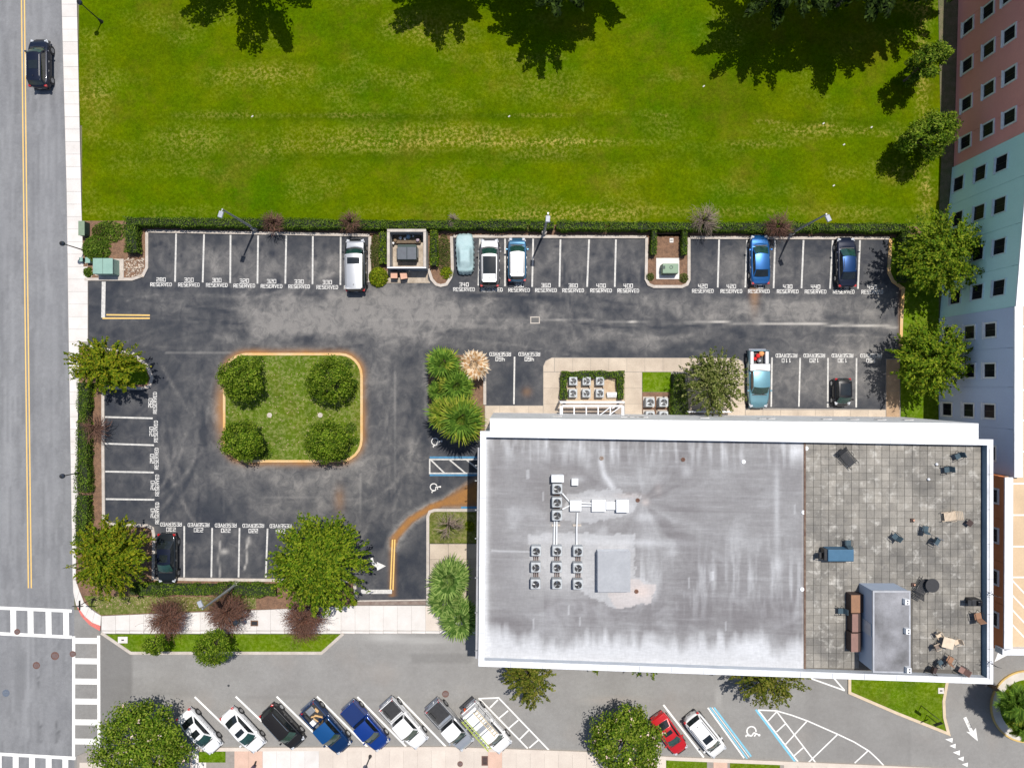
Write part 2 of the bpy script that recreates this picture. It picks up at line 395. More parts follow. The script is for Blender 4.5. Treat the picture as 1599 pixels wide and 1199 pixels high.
mBLKPL = M("black plastic trim", (0.02, 0.02, 0.022), (0.035, 0.035, 0.037), 6, 0.55)
mCARGL = M("tinted car glass", (0.010, 0.014, 0.016), (0.016, 0.02, 0.022), 3, 0.06, spec=0.8)
mWIND = M("green tinted windscreen", (0.020, 0.065, 0.050), (0.010, 0.032, 0.028), 2.5, 0.06, obj=True, spec=0.8)
mTAIL = M("red lamp lens", (0.45, 0.015, 0.015), None, 4, 0.2, coat=1)
mHEAD = M("clear lamp lens", (0.55, 0.57, 0.6), None, 4, 0.12, coat=1)
mBARK = M("tree bark", (0.16, 0.12, 0.09), (0.09, 0.07, 0.05), 6, 0.9, fine=(20, 0.3))
mTWIG = M("reddish twigs", (0.17, 0.085, 0.055), (0.10, 0.05, 0.035), 5, 0.85, isl=0.5)
mTWIGG = M("grey twigs", (0.28, 0.22, 0.18), (0.18, 0.13, 0.10), 5, 0.85, isl=0.4)
mDARKC = M("hedge dark core", (0.015, 0.022, 0.008), None, 4, 0.95)
LF = dict(
    oak=leaf_mat("oak leaves", [(0.010, 0.020, 0.004), (0.022, 0.042, 0.006), (0.045, 0.075, 0.010)], 0.22),
    bright=leaf_mat("bright tree leaves", [(0.045, 0.095, 0.004), (0.085, 0.155, 0.006), (0.16, 0.225, 0.010), (0.24, 0.28, 0.02)], 0.30),
    yellow=leaf_mat("yellow green tree leaves", [(0.06, 0.105, 0.004), (0.11, 0.17, 0.006), (0.18, 0.22, 0.008), (0.27, 0.25, 0.015)], 0.30),
    dense=leaf_mat("dense round tree leaves", [(0.035, 0.075, 0.003), (0.07, 0.13, 0.005), (0.12, 0.19, 0.008), (0.22, 0.28, 0.03)], 0.25),
    olive=leaf_mat("olive tree leaves", [(0.05, 0.075, 0.012), (0.09, 0.12, 0.02), (0.15, 0.17, 0.04), (0.26, 0.26, 0.10)], 0.25),
    street=leaf_mat("street tree leaves", [(0.06, 0.085, 0.008), (0.10, 0.13, 0.012), (0.16, 0.17, 0.02), (0.22, 0.20, 0.04)], 0.28),
    myrtle=leaf_mat("crape myrtle leaves", [(0.045, 0.095, 0.005), (0.09, 0.16, 0.008), (0.16, 0.23, 0.015), (0.24, 0.29, 0.04)], 0.28),
    hedge=leaf_mat("clipped hedge leaves", [(0.035, 0.075, 0.006), (0.065, 0.125, 0.010), (0.11, 0.18, 0.015), (0.16, 0.22, 0.03)], 0.25),
    palm=leaf_mat("palm frond green", [(0.05, 0.11, 0.012), (0.09, 0.17, 0.02), (0.15, 0.24, 0.03)], 0.25),
    palmy=leaf_mat("yellowing palm frond", [(0.10, 0.16, 0.015), (0.18, 0.24, 0.02), (0.28, 0.30, 0.04)], 0.25),
    deadp=leaf_mat("dead palm frond", [(0.38, 0.20, 0.08), (0.55, 0.38, 0.22), (0.66, 0.55, 0.42)], 0.15),
    grasspalm=leaf_mat("feathery palm frond", [(0.06, 0.13, 0.02), (0.13, 0.22, 0.045), (0.27, 0.36, 0.10)], 0.25),
    bush=leaf_mat("yellow green bush leaves", [(0.10, 0.16, 0.006), (0.17, 0.22, 0.008), (0.26, 0.28, 0.015)], 0.3),
    cover=leaf_mat("ground cover leaves", [(0.05, 0.07, 0.015), (0.08, 0.11, 0.02), (0.13, 0.13, 0.04)], 0.2),
    pink=leaf_mat("pale pink blossom", [(0.70, 0.48, 0.44), (0.75, 0.60, 0.52)], 0.2),
    redleaf=leaf_mat("dark red leaves", [(0.09, 0.03, 0.022), (0.15, 0.055, 0.035), (0.22, 0.10, 0.06)], 0.2),
)

# ================================================================== GROUND
g = MB().prism([(-400, -400), (400, -400), (400, 400), (-400, 400)], -1, -0.004).build("ground", M("open ground", (0.10, 0.12, 0.05), (0.16, 0.14, 0.09), 0.05, 0.95, fine=(3, 0.2)))
tag(g, "open ground around the lots and streets", kind='structure')
ISL = rrect(350, 553, 564.5, 720, 34)
rust_path = [(748, 770), (735, 772), (700, 782), (672, 792), (640, 812), (617, 838), (614, 850)]
def lot_fn(X, Y):
    w = (fbm(X / 45, Y / 45, 3) - 0.5) * 60; w2 = (fbm(X / 45, Y / 45, 9) - 0.5) * 50
    x = X + w; y = Y + w2
    f = 0.06 + 0 * X
    for a in [(470, 505, 90, 28, .75), (600, 500, 90, 24, .85), (560, 472, 90, 18, .65), (690, 480, 70, 22, .6), (660, 532, 60, 14, .55), (400, 480, 40, 20, .4),
              (520, 420, 120, 22, .35), (720, 520, 60, 12, .5), (860, 500, 90, 14, .35), (960, 530, 160, 14, .32), (1120, 478, 90, 14, .5), (1250, 485, 110, 22, .4),
              (1000, 470, 60, 16, .35), (330, 400, 70, 26, .3), (900, 400, 110, 30, .28), (1180, 420, 110, 30, .22), (600, 640, 26, 90, .28), (480, 780, 80, 40, .28),
              (300, 700, 40, 60, .16), (560, 730, 60, 20, .3), (1330, 560, 90, 40, .3), (1240, 600, 120, 26, .3), (1380, 490, 20, 40, .45), (440, 745, 90, 14, .3),
              (250, 470, 50, 12, .28), (610, 470, 6, 30, .5), (650, 480, 6, 30, .5), (700, 620, 30, 60, .15), (350, 860, 60, 30, .14), (640, 700, 20, 60, .2)]:
        f = f + blob(x, y, *a)
    f = f * 1.35 * (0.25 + 1.5 * fbm(X / 18, Y / 22, 21)) + 0.55 * np.clip(fbm(X / 42, Y / 42, 5) - 0.44, -.2, 1) + 0.35 * np.clip(fbm(X / 9, Y / 16, 55) - .5, 0, 1) - .02
    rs = np.random.default_rng(5)
    def arc(x0, y0, a0, L, k, wd, am):
        pts = [(x0, y0)]; a = a0
        for _ in range(9): a += k; pts.append((pts[-1][0] + L / 9 * math.cos(a), pts[-1][1] + L / 9 * math.sin(a)))
        xs_ = [q[0] for q in pts]; ys_ = [q[1] for q in pts]
        i0, i1 = np.searchsorted(X[0], [min(xs_) - 12, max(xs_) + 12]); j0, j1 = np.searchsorted(Y[:, 0], [min(ys_) - 12, max(ys_) + 12])
        if i1 > i0 and j1 > j0:
            sl = (slice(j0, j1), slice(i0, i1)); f[sl] += am * np.exp(-(seglen(X[sl], Y[sl], pts) / wd) ** 2) * (.3 + 1.2 * fbm(X[sl] / 9, Y[sl] / 9, 3))
    for _ in range(150):
        x0 = rs.uniform(230, 1380); arc(x0, rs.uniform(455, 545), rs.choice([0, math.pi]) + rs.normal(0, .12), rs.uniform(60, 220), rs.normal(0, .03), rs.uniform(1.5, 4), rs.normal(.03, .13))
    for _ in range(110):
        x0 = rs.choice([rs.uniform(235, 570), rs.uniform(715, 1005), rs.uniform(1080, 1385)]); arc(x0, rs.uniform(385, 430), math.pi / 2 + rs.normal(0, .06), rs.uniform(40, 110), rs.normal(0, .07), rs.uniform(1.2, 3), rs.normal(.04, .12))
    for _ in range(60):
        arc(rs.uniform(250, 340), rs.uniform(560, 800), math.pi / 2 + rs.normal(0, .3), rs.uniform(60, 160), rs.normal(0, .05), rs.uniform(1.5, 3.5), rs.normal(.02, .12))
    for _ in range(50):
        arc(rs.uniform(570, 660), rs.uniform(540, 720), math.pi / 2 + rs.normal(0, .2), rs.uniform(60, 160), rs.normal(0, .05), rs.uniform(1.5, 3.5), rs.normal(.02, .12))
    for _ in range(70):
        x0, y0 = rs.choice([rs.uniform(235, 570), rs.uniform(715, 1005), rs.uniform(1080, 1385)]), rs.uniform(378, 400)
        f = f - blob(X, Y, x0, y0, rs.uniform(1.5, 4), rs.uniform(1.5, 5), .3)
    f = f + 0.0
    # darker sealed patches
    f = f - blob(x, y, 470, 525, 26, 12, .5) - blob(x, y, 560, 520, 20, 12, .5) - blob(x, y, 700, 525, 40, 12, .7) - blob(X, Y, 852, 423, 9, 8, .35)
    r = 0 * X
    di = seglen(X, Y, ISL + [ISL[0]])
    side = np.where(X < 352, 1.0, 0.0) * np.exp(-((Y - 640) / 42.0) ** 2)
    r = np.maximum(r, np.exp(-(di / 7.0) ** 2) * (0.45 + 0.9 * fbm(X / 25, Y / 25, 14)) * 0.85)
    r = np.maximum(r, side * np.exp(-(np.maximum(di - 3, 0) / 10.0) ** 2) * 0.85)
    f = f + 0.6 * side * np.exp(-(di / 20.0) ** 2) + 0.35 * np.exp(-(di / 12.0) ** 2)
    dr = seglen(X + w * 0.06, Y + w2 * 0.06, rust_path)
    wid = 5 + 0 * X + np.clip((X - 690) / 55.0, 0, 1) * 16
    r = np.maximum(r, np.clip(1.5 - dr / wid, 0, 1) * (0.72 + 0.3 * fbm(X / 12, Y / 5, 31)))
    f = f + 0.8 * np.clip(1 - (dr - wid) / 9.0, 0, 1) * (dr > wid)
    r = np.maximum(r, np.exp(-(np.abs(X - 613) / 5.0) ** 2) * ((Y > 838) & (Y < 932)) * 0.55)
    r = np.maximum(r, blob(X, Y, 1178, 455, 7, 26, .5) * 1.0); r = np.maximum(r, blob(X, Y, 1408, 500, 4, 60, .7)); r = np.maximum(r, blob(X, Y, 530, 780, 8, 18, .35))
    r = np.maximum(r, blob(X, Y, 823, 612, 7, 7, .3))
    d = 0 * X
    ln = seglen(X, Y + (vnoise(X / 25, X * 0, 4) - .5) * 2, [(842, 500), (1000, 503), (1200, 504), (1400, 510)])
    d = np.maximum(d, np.exp(-(ln / (0.5 + 1.3 * fbm(X / 14, Y / 14, 8) * np.clip((X - 800) / 400, .4, 1.3))) ** 2) * 0.85)
    for pts, a in (([(575, 499), (830, 501)], .08), ([(258, 550), (360, 551)], .2), ([(563, 740), (561, 830)], .16), ([(617, 580), (615, 840)], .14), ([(400, 775), (560, 779)], .12), ([(350, 720), (350, 800)], .05),
                   ([(344, 845), (341, 872), (344, 900)], .5), ([(389, 838), (384, 858), (386, 875), (381, 890)], .6), ([(500, 372), (500, 372.1)], 0)):
        d = np.maximum(d, np.exp(-(seglen(X, Y, pts) / 1.2) ** 2) * a * (0.5 + fbm(X / 10, Y / 10, 2)))
    d = np.maximum(d, blob(X, Y, 350, 861, 6, 4, .6)); d = np.maximum(d, blob(X, Y, 388, 845, 3.5, 6, .55)); d = np.maximum(d, blob(X, Y, 1395, 510, 8, 12, .25))
    return f, r, d
lot = grid_sheet("parking_lot", 124, 352, 1416, 948, 3, 0.020, mLOT, lot_fn)
tag(lot, "dark patched sealed asphalt of the parking lot", kind='structure')
def road_fn(X, Y):
    f = 0.15 * (fbm(X / 5, Y / 90, 3) > .55) + blob(X, Y, 20, 700, 12, 400, .2) + blob(X, Y, 75, 400, 8, 500, .15)
    f = f + blob(X, Y, 45, 1080, 9, 90, .25)
    d = blob(X, Y, 30, 1060, 8, 70, .35) + 0.25 * (fbm(X / 4, Y / 80, 6) > .62)
    for x_, y0, y1 in ((59, 1125, 1165), (64, 1130, 1160), (60, 1055, 1075), (88, 1125, 1160), (92, 1140, 1155), (21, 905, 920)):
        d = np.maximum(d, np.exp(-((X - x_) / 1.3) ** 2) * ((Y > y0) & (Y < y1)) * fbm(X / 2, Y / 3, 8) * 1.3)
    return f, 0 * X, d
road = grid_sheet("road", -160, -80, 116, 1290, 4, 0.012, mROAD, road_fn)
tag(road, "grey two lane road along the left side", kind='structure')
def st_fn(X, Y):
    f = 0.25 * np.clip(fbm(X / 60, Y / 14, 3) - .5, 0, 1) + blob(X, Y, 600, 995, 30, 7, .8) + blob(X, Y, 665, 1000, 40, 5, .7) + blob(X, Y, 1122, 1090, 4, 14, .6)
    f = f + 0.12 * (X > 205)
    d = 0 * X
    d = np.maximum(d, 0.5 * ((X > 156) & (X < 205)))
    d = np.maximum(d, 0.35 * ((X > 640) & (X < 735) & (Y > 1020) & (Y < 1036)))
    for pts, a in (([(205, 1025), (206, 1180)], .3), ([(204, 1082), (1120, 1108)], .22), ([(540, 1026), (735, 1022)], .3), ([(1418, 1100), (1420, 1199)], .25), ([(1380, 1010), (1600, 1010)], .15)):
        d = np.maximum(d, np.exp(-(seglen(X, Y, pts) / 1.6) ** 2) * a)
    d = np.maximum(d, 0.12 * ((X > 1255) & (X < 1418))); 
    r = blob(X, Y, 960, 1093, 40, 6, .35) + blob(X, Y, 860, 1180, 60, 6, .3) + np.clip(fbm(X / 50, Y / 50, 12) - .6, 0, 1) * .6
    return f, r, d
st = grid_sheet("street", 114, 952, 1760, 1290, 5, 0.008, mSTREET, st_fn)
tag(st, "light grey asphalt of the access street below the building", kind='structure')
def lawn_fn(X, Y):
    d = 0.06 + 0.9 * np.clip(fbm(X / 70, Y / 30, 4) - .45, 0, 1)
    for a in [(700, 207, 120, 12, .6), (860, 222, 120, 5, .9), (690, 222, 170, 5, .8), (560, 232, 160, 9, .45), (1180, 225, 60, 6, .5), (1290, 205, 110, 8, .5), (420, 115, 60, 18, .5),
              (640, 45, 40, 20, .4), (300, 215, 60, 20, .5), (150, 150, 30, 60, .4), (850, 240, 70, 12, .5), (1440, 100, 12, 90, .8), (1445, 300, 10, 40, .8), (1405, 270, 30, 20, .3), (850, 338, 90, 6, .6),
              (1000, 330, 400, 9, .4), (330, 180, 60, 6, .4), (1430, 15, 30, 10, .5), (480, 180, 160, 4, .3), (850, 135, 90, 30, .3)]:
        d = d + blob(X, Y, *a)
    for pts in ([(430, 184), (560, 180), (700, 178), (860, 180), (960, 177), (1040, 180)], [(1180, 190), (1300, 196), (1400, 215), (1440, 235)]):
        d = np.maximum(d, np.exp(-(seglen(X, Y, pts) / 1.6) ** 2) * 0.95)
    k = blob(X, Y, 600, 183, 330, 7, .55) + blob(X, Y, 700, 245, 500, 9, .35) + blob(X, Y, 1130, 150, 70, 60, .3) + blob(X, Y, 240, 70, 40, 60, .25) + 0.35 * np.clip(fbm(X / 110, Y / 18, 7) - .5, 0, 1)
    k = k + blob(X, Y, 1310, 190, 100, 7, .3)
    return d, k, 0 * X
lawn = grid_sheet("lawn", 118, -120, 1500, 356, 5, 0.060, mLAWN, lawn_fn, poly=[(119, -130), (128, 320), (132, 360), (1482, 360), (1492, 262), (1505, -130)])
tag(lawn, "bright green mown lawn with dry streaks", kind='structure')
def turf(name, poly, z, mat, label, seed=0):
    x0 = min(p[0] for p in poly); x1 = max(p[0] for p in poly); y0 = min(p[1] for p in poly); y1 = max(p[1] for p in poly)
    o = MB().prism(pxs(poly, z), -0.004, z).build(name, mat)
    return tag(o, label, kind='structure')
def noattr(mat): return mat
# ---- beds
def bed(poly, label, mat=None, z=0.09, name="planting_bed"):
    return turf(name, poly, z, mat or mMULCH, label)
bed([(200, 348), (1440, 354), (1440, 372), (1392, 371), (1010, 369), (706, 368), (577, 367), (228, 360), (200, 358)], "long mulch strip under the top hedge")
bed([(126, 345), (228, 345), (228, 418), (222, 430), (205, 436), (131, 435)], "rocky bed with the green utility box", z=0.100)
WB = [(125, 541), (184, 550), (207, 552), (229, 571), (237, 590), (233, 602), (222, 606), (162, 605), (161, 700), (162, 814), (180, 820), (229, 821), (238, 826), (240, 835), (239, 904), (553, 907), (556, 946), (420, 951), (158, 961), (131, 940), (118, 905), (121, 800), (122, 640)]
bed(WB, "mulch bed along the left and lower edge of the lot")
turf("verge", [(131, 930), (200, 931), (400, 932), (400, 950), (158, 960), (140, 947)], 0.100, mDRYTURF, "patchy dry verge by the street corner")
turf("verge", [(165, 556), (205, 556), (226, 573), (233, 590), (229, 600), (165, 601)], 0.100, mTURF, "small grass bed of the curved island tip")
turf("island_grass", ISL, 0.100, mat_grass("island grass mix", (0.105, 0.15, 0.008), (0.075, 0.14, 0.01), (0.33, 0.27, 0.15), (0.05, 0.09, 0.012), 0.42), "thin grass of the square island in the lot")
bed([(577, 366), (606, 366), (606, 420), (598, 440), (584, 444), (577, 440)], "planted bed left of the dumpster bay")
bed([(668, 366), (706, 368), (705, 432), (698, 444), (688, 447), (678, 442), (670, 425)], "rounded planted bed right of the dumpster bay")
bed(rrect(1010, 366, 1076, 448, 8), "rounded mulch island with the green transformer")
bed([(1391, 366), (1391, 425), (1397, 440), (1411, 451), (1408, 530), (1405, 560), (1407, 655), (1466, 662), (1466, 490), (1482, 345), (1440, 345)], "grass strip between lot and apartment block", mTURF, 0.085, "verge")
bed([(668, 552), (757, 556), (757, 690), (735, 676), (700, 668), (670, 655)], "mulch bed under the palm clump")
bed([(668, 800), (672, 797), (760, 797), (760, 848), (668, 848)], "small grassy bed with a bare tree", mDRYTURF, 0.10, "verge")
turf("verge", [(163, 990), (534, 990), (502, 1019), (204, 1019)], 0.10, mTURF, "tapered grass island beside the lower pavement")
turf("verge", [(1327, 1000), (1480, 1000), (1474, 1100), (1481, 1144), (1327, 1081)], 0.10, mTURF, "triangular grass island below the roof corner")
turf("verge", [(310, 1173), (352, 1173), (352, 1190), (310, 1190)], 0.135, mTURF, "grass patch under the lower left tree")
turf("verge", [(1040, 1186), (1104, 1189), (1104, 1230), (1040, 1230)], 0.135, mTURF, "grass patch in the lower pavement by the red car")
turf("verge", [(1140, 1190), (1218, 1193), (1218, 1230), (1140, 1230)], 0.135, mTURF, "grass patch shaded in the lower pavement")
turf("walk_grass", [(1003, 581), (1048, 581), (1048, 612), (1003, 612)], 0.145, mTURF, "square grass patch beside the two condensers")
bed([(1003, 612.5), (1048, 612.5), (1048, 660), (1003, 660)], "bare soil bed under the two condensers", z=0.143)
bed([(876, 581), (975, 581), (975, 627), (876, 627)], "hedged bed holding six condensers", M("beige gravel", (0.50, 0.40, 0.28), (0.42, 0.30, 0.20), 2, 0.95, fine=(12, 0.2)), 0.143)
# dark strip painting the apartment block's shadow onto the ground
bed([(1463, -120), (1500, -120), (1493, 262), (1482, 345), (1466, 490), (1466, 345), (1470, 250)], "painted shadow strip at the foot of the apartment block", M("shadow toned ground", (0.16, 0.13, 0.08), (0.09, 0.10, 0.04), 2, 0.95, fine=(10, 0.3)), 0.09, "shadow_strip")

# ---- kerbs
def kerb(pts, label, mat=mKERB, w=0.28, h=0.15, closed=False, parent=None, name="kerb"):
    o = MB().strip(pxs(pts, h), w, -0.004, h, closed).build(name, mat)
    return tag(o, label, kind='structure')
kerb([(230, 361), (400, 364), (577, 367.5)], "kerb along the top left stalls")
kerb([(229, 361), (229, 418), (223, 430), (206, 436), (132, 436)], "kerb of the transformer corner")
kerb([(577.5, 369), (577, 441)], "kerb left of the dumpster bay")
kerb([(669, 420), (674, 436), (681, 444), (688, 446), (697, 444), (704, 433), (706.5, 420), (705, 369)], "rounded kerb right of the dumpster bay")
kerb([(708, 369), (1009, 370)], "kerb along the middle top stalls")
kerb([(1010, 371), (1009, 436), (1013, 444), (1021, 447.5), (1065, 447.5), (1073, 444), (1076, 437), (1076, 371)], "kerb round the transformer island")
kerb([(1078, 371), (1389, 372)], "kerb along the top right stalls")
kerb([(1391, 373), (1388.5, 425), (1395, 439), (1411, 450.5), (1408, 500), (1407, 540)], "rust stained kerb at the right end of the lot", mKERBR)
kerb(ISL, "rust stained kerb round the square island", mKERBR, 0.24, closed=True)
kerb([(140, 541), (184, 549), (207, 552), (229, 571), (237, 590), (233, 603), (222, 606.5), (163, 605.5)], "curved kerb of the left island tip")
kerb([(160.5, 607), (160.5, 700), (161.5, 813)], "kerb along the left stalls")
kerb([(163, 815), (180, 819.5), (229, 820.5), (238, 825), (240, 835), (239, 903), (300, 904.5), (553, 907), (556, 936)], "kerb round the lower left stalls")
kerb([(668, 944), (668, 806), (671, 799), (678, 796.5), (758, 796.5)], "kerb beside the lower exit lane")
kerb([(757, 557), (757, 632)], "kerb beside the palm bed")
kerb([(158, 988), (204, 1019.5), (502, 1019.5), (536, 989)], "kerb round the tapered grass island")
kerb([(1327, 1040), (1327, 1081.5), (1400, 1113), (1481.5, 1145.5), (1475, 1120), (1474, 1095), (1480, 1060)], "cream kerb round the triangular grass island", M("cream kerb", (0.62, 0.50, 0.36), (0.52, 0.42, 0.30), 2, 0.9))
kerb([(304, 1170), (700, 1168.5), (910, 1176), (1056, 1184.5), (1280, 1193.5), (1700, 1212)], "long kerb of the lower pavement", mTAN, 0.35)
kerb([(557, 938), (665, 936.5)], "light strip at the lower exit", mKERB, 0.12, 0.05)
o = MB().prism(pxs([(557, 939), (665, 938), (665, 944), (557, 944.5)], 0.03), 0, 0.03).build("apron", M("brown worn apron", (0.17, 0.12, 0.10), (0.26, 0.21, 0.18), 2, 0.9)); tag(o, "brown worn strip at the lower exit", kind='structure')

# ---- pavements made of slabs
def pavement(label, base_poly, mat_base=mJOINT, z=0.105):
    o = MB().prism(pxs(base_poly, z), -0.004, z).build("pavement", mat_base); return tag(o, label, kind='structure')
def slab(par, poly, mat, z=0.13, gap=0.012):
    p = [Vector(q) for q in pxs(poly, z)]; c = sum(p, Vector((0, 0))) / len(p)
    q = [tuple(c + (a - c) * (1 - gap / max(0.3, (a - c).length) * 1.4)) for a in p]
    return MB().prism(q, 0.1, z).build("paving_slab", mat, par, world=False)
def interp(tab, t):
    for (a, b), (c, d) in zip(tab[:-1], tab[1:]):
        if t <= c: return b + (d - b) * (t - a) / (c - a)
    return tab[-1][1]
LW = [(-120, 93), (0, 96), (300, 104), (520, 107), (700, 110), (880, 113), (905, 113.5)]
RW = [(-120, 117.5), (0, 120), (320, 127), (434, 131)]
pav = pavement("pale pavement strip beside the road", [(interp(LW, y), y) for y in (-120, 300, 520, 880, 905)] + [(118, 905), (122, 800), (124, 543), (137.5, 540), (137.5, 437), (131, 436), (127, 320), (117.5, -120)])
y = -110
while y < 900:
    y2 = min(y + 19.5, 905)
    def rx(v): return interp(RW, v) if v < 434 else (137 if v < 541 else 123.5 if v < 700 else 121 - max(0, (v - 700)) * 0.015)
    a, b_ = rx(y), rx(y2 - 0.1)
    if abs(a - b_) > 4: a = b_ = max(a, b_) if y < 500 else min(a, b_)
    slab(pav, [(interp(LW, y), y), (a, y), (b_, y2), (interp(LW, y2), y2)], mSIDE)
    y = y2
# corner with red tactile band
cout = [(113.5, 905), (114.5, 925), (119, 945), (127, 962), (140, 976), (156, 985)]
cmid = [(113.9, 905), (119, 938), (124, 951), (133, 963), (144, 972), (157, 977)]
cin = [(118, 905), (124, 922), (131, 940), (139, 948), (148, 955), (158, 961)]
cp = pavement("rounded pavement corner at the crossing", cout + cin[::-1])
for k in range(5):
    slab(cp, [cmid[k], cin[k], cin[k + 1], cmid[k + 1]], mSIDE)
    if k >= 2: slab(cp, [cout[k], cmid[k], cmid[k + 1], cout[k + 1]], mRED)['label'] = "red painted corner slab"
    else: slab(cp, [cout[k], cmid[k], cmid[k + 1], cout[k + 1]], mSIDE)
ps = pavement("pale pavement above the access street", [(158, 961.5), (420, 951.5), (557, 945), (668, 945), (760, 850), (760, 989), (158, 987)])
TS = [(158, 961.5), (225, 958.6), (420, 951.5), (557, 945.3), (667, 945.3)]
x = 158.5
while x < 757:
    x2 = min(x + 22, 758)
    if x < 660: slab(ps, [(x, interp(TS, x)), (x2, interp(TS, x2)), (x2, 984.5), (x, 984)], mSIDE)
    else: slab(ps, [(x, 946), (x2, 946), (x2, 984.5), (x, 984.5)], mTAN)
    slab(ps, [(x, 985), (x2, 985), (x2, 989), (x, 988.5)], mSIDE)
    x = x2
for j in range(3):
    for yy in range(849, 945, 24):
        slab(ps, [(671 + j * 29, yy), (700 + j * 29, yy), (700 + j * 29, min(yy + 24, 945.5)), (671 + j * 29, min(yy + 24, 945.5))], mBEIGE)
KB = [(300, 1171.5), (700, 1170), (910, 1177.5), (1056, 1186.5), (1280, 1195.5), (1700, 1214)]
pb = pavement("cream pavement along the lower edge", [(x_, interp(KB, x_)) for x_ in (300, 700, 910, 1056, 1280, 1700)] + [(1700, 1290), (120, 1290), (120, 1180), (140, 1172)])
x = 300
while x < 1650:
    x2 = x + 22
    skip = (310 <= x < 350) or (1036 <= x < 1100) or (1136 <= x < 1214)
    mt = mPINKP if (352 <= x < 400 or 746 <= x < 768 or 1104 <= x < 1130) else (mTAN if x > 490 else mSIDE)
    if not skip: slab(pb, [(x, interp(KB, x)), (x2, interp(KB, x2)), (x2, 1222), (x, 1222)], mt)
    slab(pb, [(x, 1222.5), (x2, 1222.5), (x2, 1265), (x, 1265)], mt)
    x = x2
for xx in range(124, 290, 22): slab(pb, [(xx, 1190), (xx + 22, 1190), (xx + 22, 1222), (xx, 1222)], mTAN)
pn = pavement("beige walkway above the main building", [(757, 633), (848, 633), (848, 572), (852, 563), (862, 558), (1150, 559), (1160, 564), (1164, 575), (1164, 637), (1383, 639), (1384, 560), (1405, 560), (1407, 700), (757, 700)])
def srect(x0, y0, x1, y1, dx, dy, mt=mBEIGE):
    nx = max(1, round((x1 - x0) / dx)); ny = max(1, round((y1 - y0) / dy))
    for i in range(nx):
        for j in range(ny):
            a = x0 + (x1 - x0) * i / nx; b_ = x0 + (x1 - x0) * (i + 1) / nx; c = y0 + (y1 - y0) * j / ny; d = y0 + (y1 - y0) * (j + 1) / ny
            slab(pn, [(a, c), (b_, c), (b_, d), (a, d)], mt)
srect(866, 559, 1148, 580.5, 27, 22)
slab(pn, [(848.5, 580.5), (848.5, 572), (852, 564), (861, 559), (865.5, 558.8), (865.5, 580.5)], mBEIGE)
slab(pn, [(1148.5, 580.5), (1148.5, 559.5), (1157, 563), (1162, 570), (1163.5, 580.5)], mBEIGE)
srect(848.5, 581, 875.5, 680, 27, 24); srect(975.5, 581, 1002.5, 680, 27, 24); srect(1074, 581, 1163.5, 680, 29, 25)
srect(757.5, 633.5, 848, 680, 22, 23); srect(1164, 640, 1383, 684, 27, 22); srect(1384, 561, 1405, 684, 21, 24, M("brown stained concrete", (0.42, 0.29, 0.18), (0.30, 0.20, 0.12), 1.2, 0.9, fine=(9, 0.15)))
pd = pavement("concrete pad of the dumpster bay", [(604, 360), (668, 360), (668, 436), (672, 442), (604, 442)], M("stained pad concrete", (0.47, 0.40, 0.32), (0.30, 0.24, 0.18), 1.5, 0.9, fine=(9, 0.2)), 0.05)
# roundabout
rc = P(1602, 1102); ra = MB().ring(rc, 42 * MPP, 54 * MPP, -0.004, 0.13, 48).build("roundabout_ring", M("roundabout ring concrete", (0.60, 0.56, 0.50), (0.48, 0.45, 0.40), 1, 0.9)); tag(ra, "concrete ring of the planted roundabout", kind='structure')
ra = MB().ring(rc, 54 * MPP + .003, 56.5 * MPP, -0.004, 0.15, 48).build("kerb", mKERBY); tag(ra, "yellow kerb round the roundabout", kind='structure')
ra = MB().cyl(rc, 42 * MPP - .003, -0.004, 0.11, 40).build("verge", mTURF); tag(ra, "planted disc inside the roundabout", kind='structure')

# ================================================================== PAINTED MARKINGS
ZL, ZR, ZS = 0.024, 0.016, 0.012
def line(par, a, b, wpx, mat, z, name="stall_line"):
    return MB().seg(P(*a, z), P(*b, z), wpx * MPP, z).build(name, mat, par)
for x0, x1, y0, y1 in ((275, 273.4, 365, 440), (318.6, 316.5, 366, 441), (360, 359.5, 367, 442), (403, 402, 368, 443), (447, 445.5, 368, 443), (488.5, 488, 369, 444), (532, 531.5, 370, 445),
                       (749.5, 747, 373, 446), (788.7, 788.5, 373, 447), (832.5, 831, 373, 448), (875.2, 873.6, 374, 448), (919.8, 916.8, 374, 448), (961.8, 960, 374, 448),
                       (1123, 1120.8, 374, 449), (1166.7, 1163.8, 375, 449), (1210.3, 1208, 375, 450), (1254.8, 1251.6, 375, 450), (1300.4, 1296.2, 375, 451), (1343, 1339.8, 375, 451)):
    line(lot, (x0, y0), (x1, y1), 2.6, mWORN, ZL)
for x0, x1, y0, y1 in ((803.5, 802.5, 557, 631), (1205.5, 1204.3, 558, 635), (1249.5, 1247.5, 559, 635), (1293, 1292.5, 559, 636), (1337.5, 1337, 559, 636)):
    line(lot, (x0, y0), (x1, y1), 2.4, mWORN, ZL)
for a, b_ in (((163, 651), (238.5, 653)), ((163.5, 692.5), (240.5, 695)), ((164.5, 736), (240, 737.5)), ((165, 779), (241, 780)), ((287.7, 821), (287.5, 901)), ((331.3, 824), (330, 901)), ((374, 824), (372.5, 901)), ((417.8, 825), (415, 901))):
    line(lot, a, b_, 2.6, mWORN, ZL)
line(lot, (162, 440), (161, 496), 6, mWORN, ZL, "edge_line")
line(lot, (166, 491.6), (234, 492.3), 2.2, mYELLOW, ZL, "yellow_line"); line(lot, (160, 497), (234, 497), 2.2, mYELLOW, ZL + .004, "yellow_line")
line(lot, (612.8, 842), (609.5, 921), 2, mYELLOW, ZL, "yellow_line"); line(lot, (616.5, 842), (613.6, 921), 2, mYELLOW, ZL, "yellow_line")
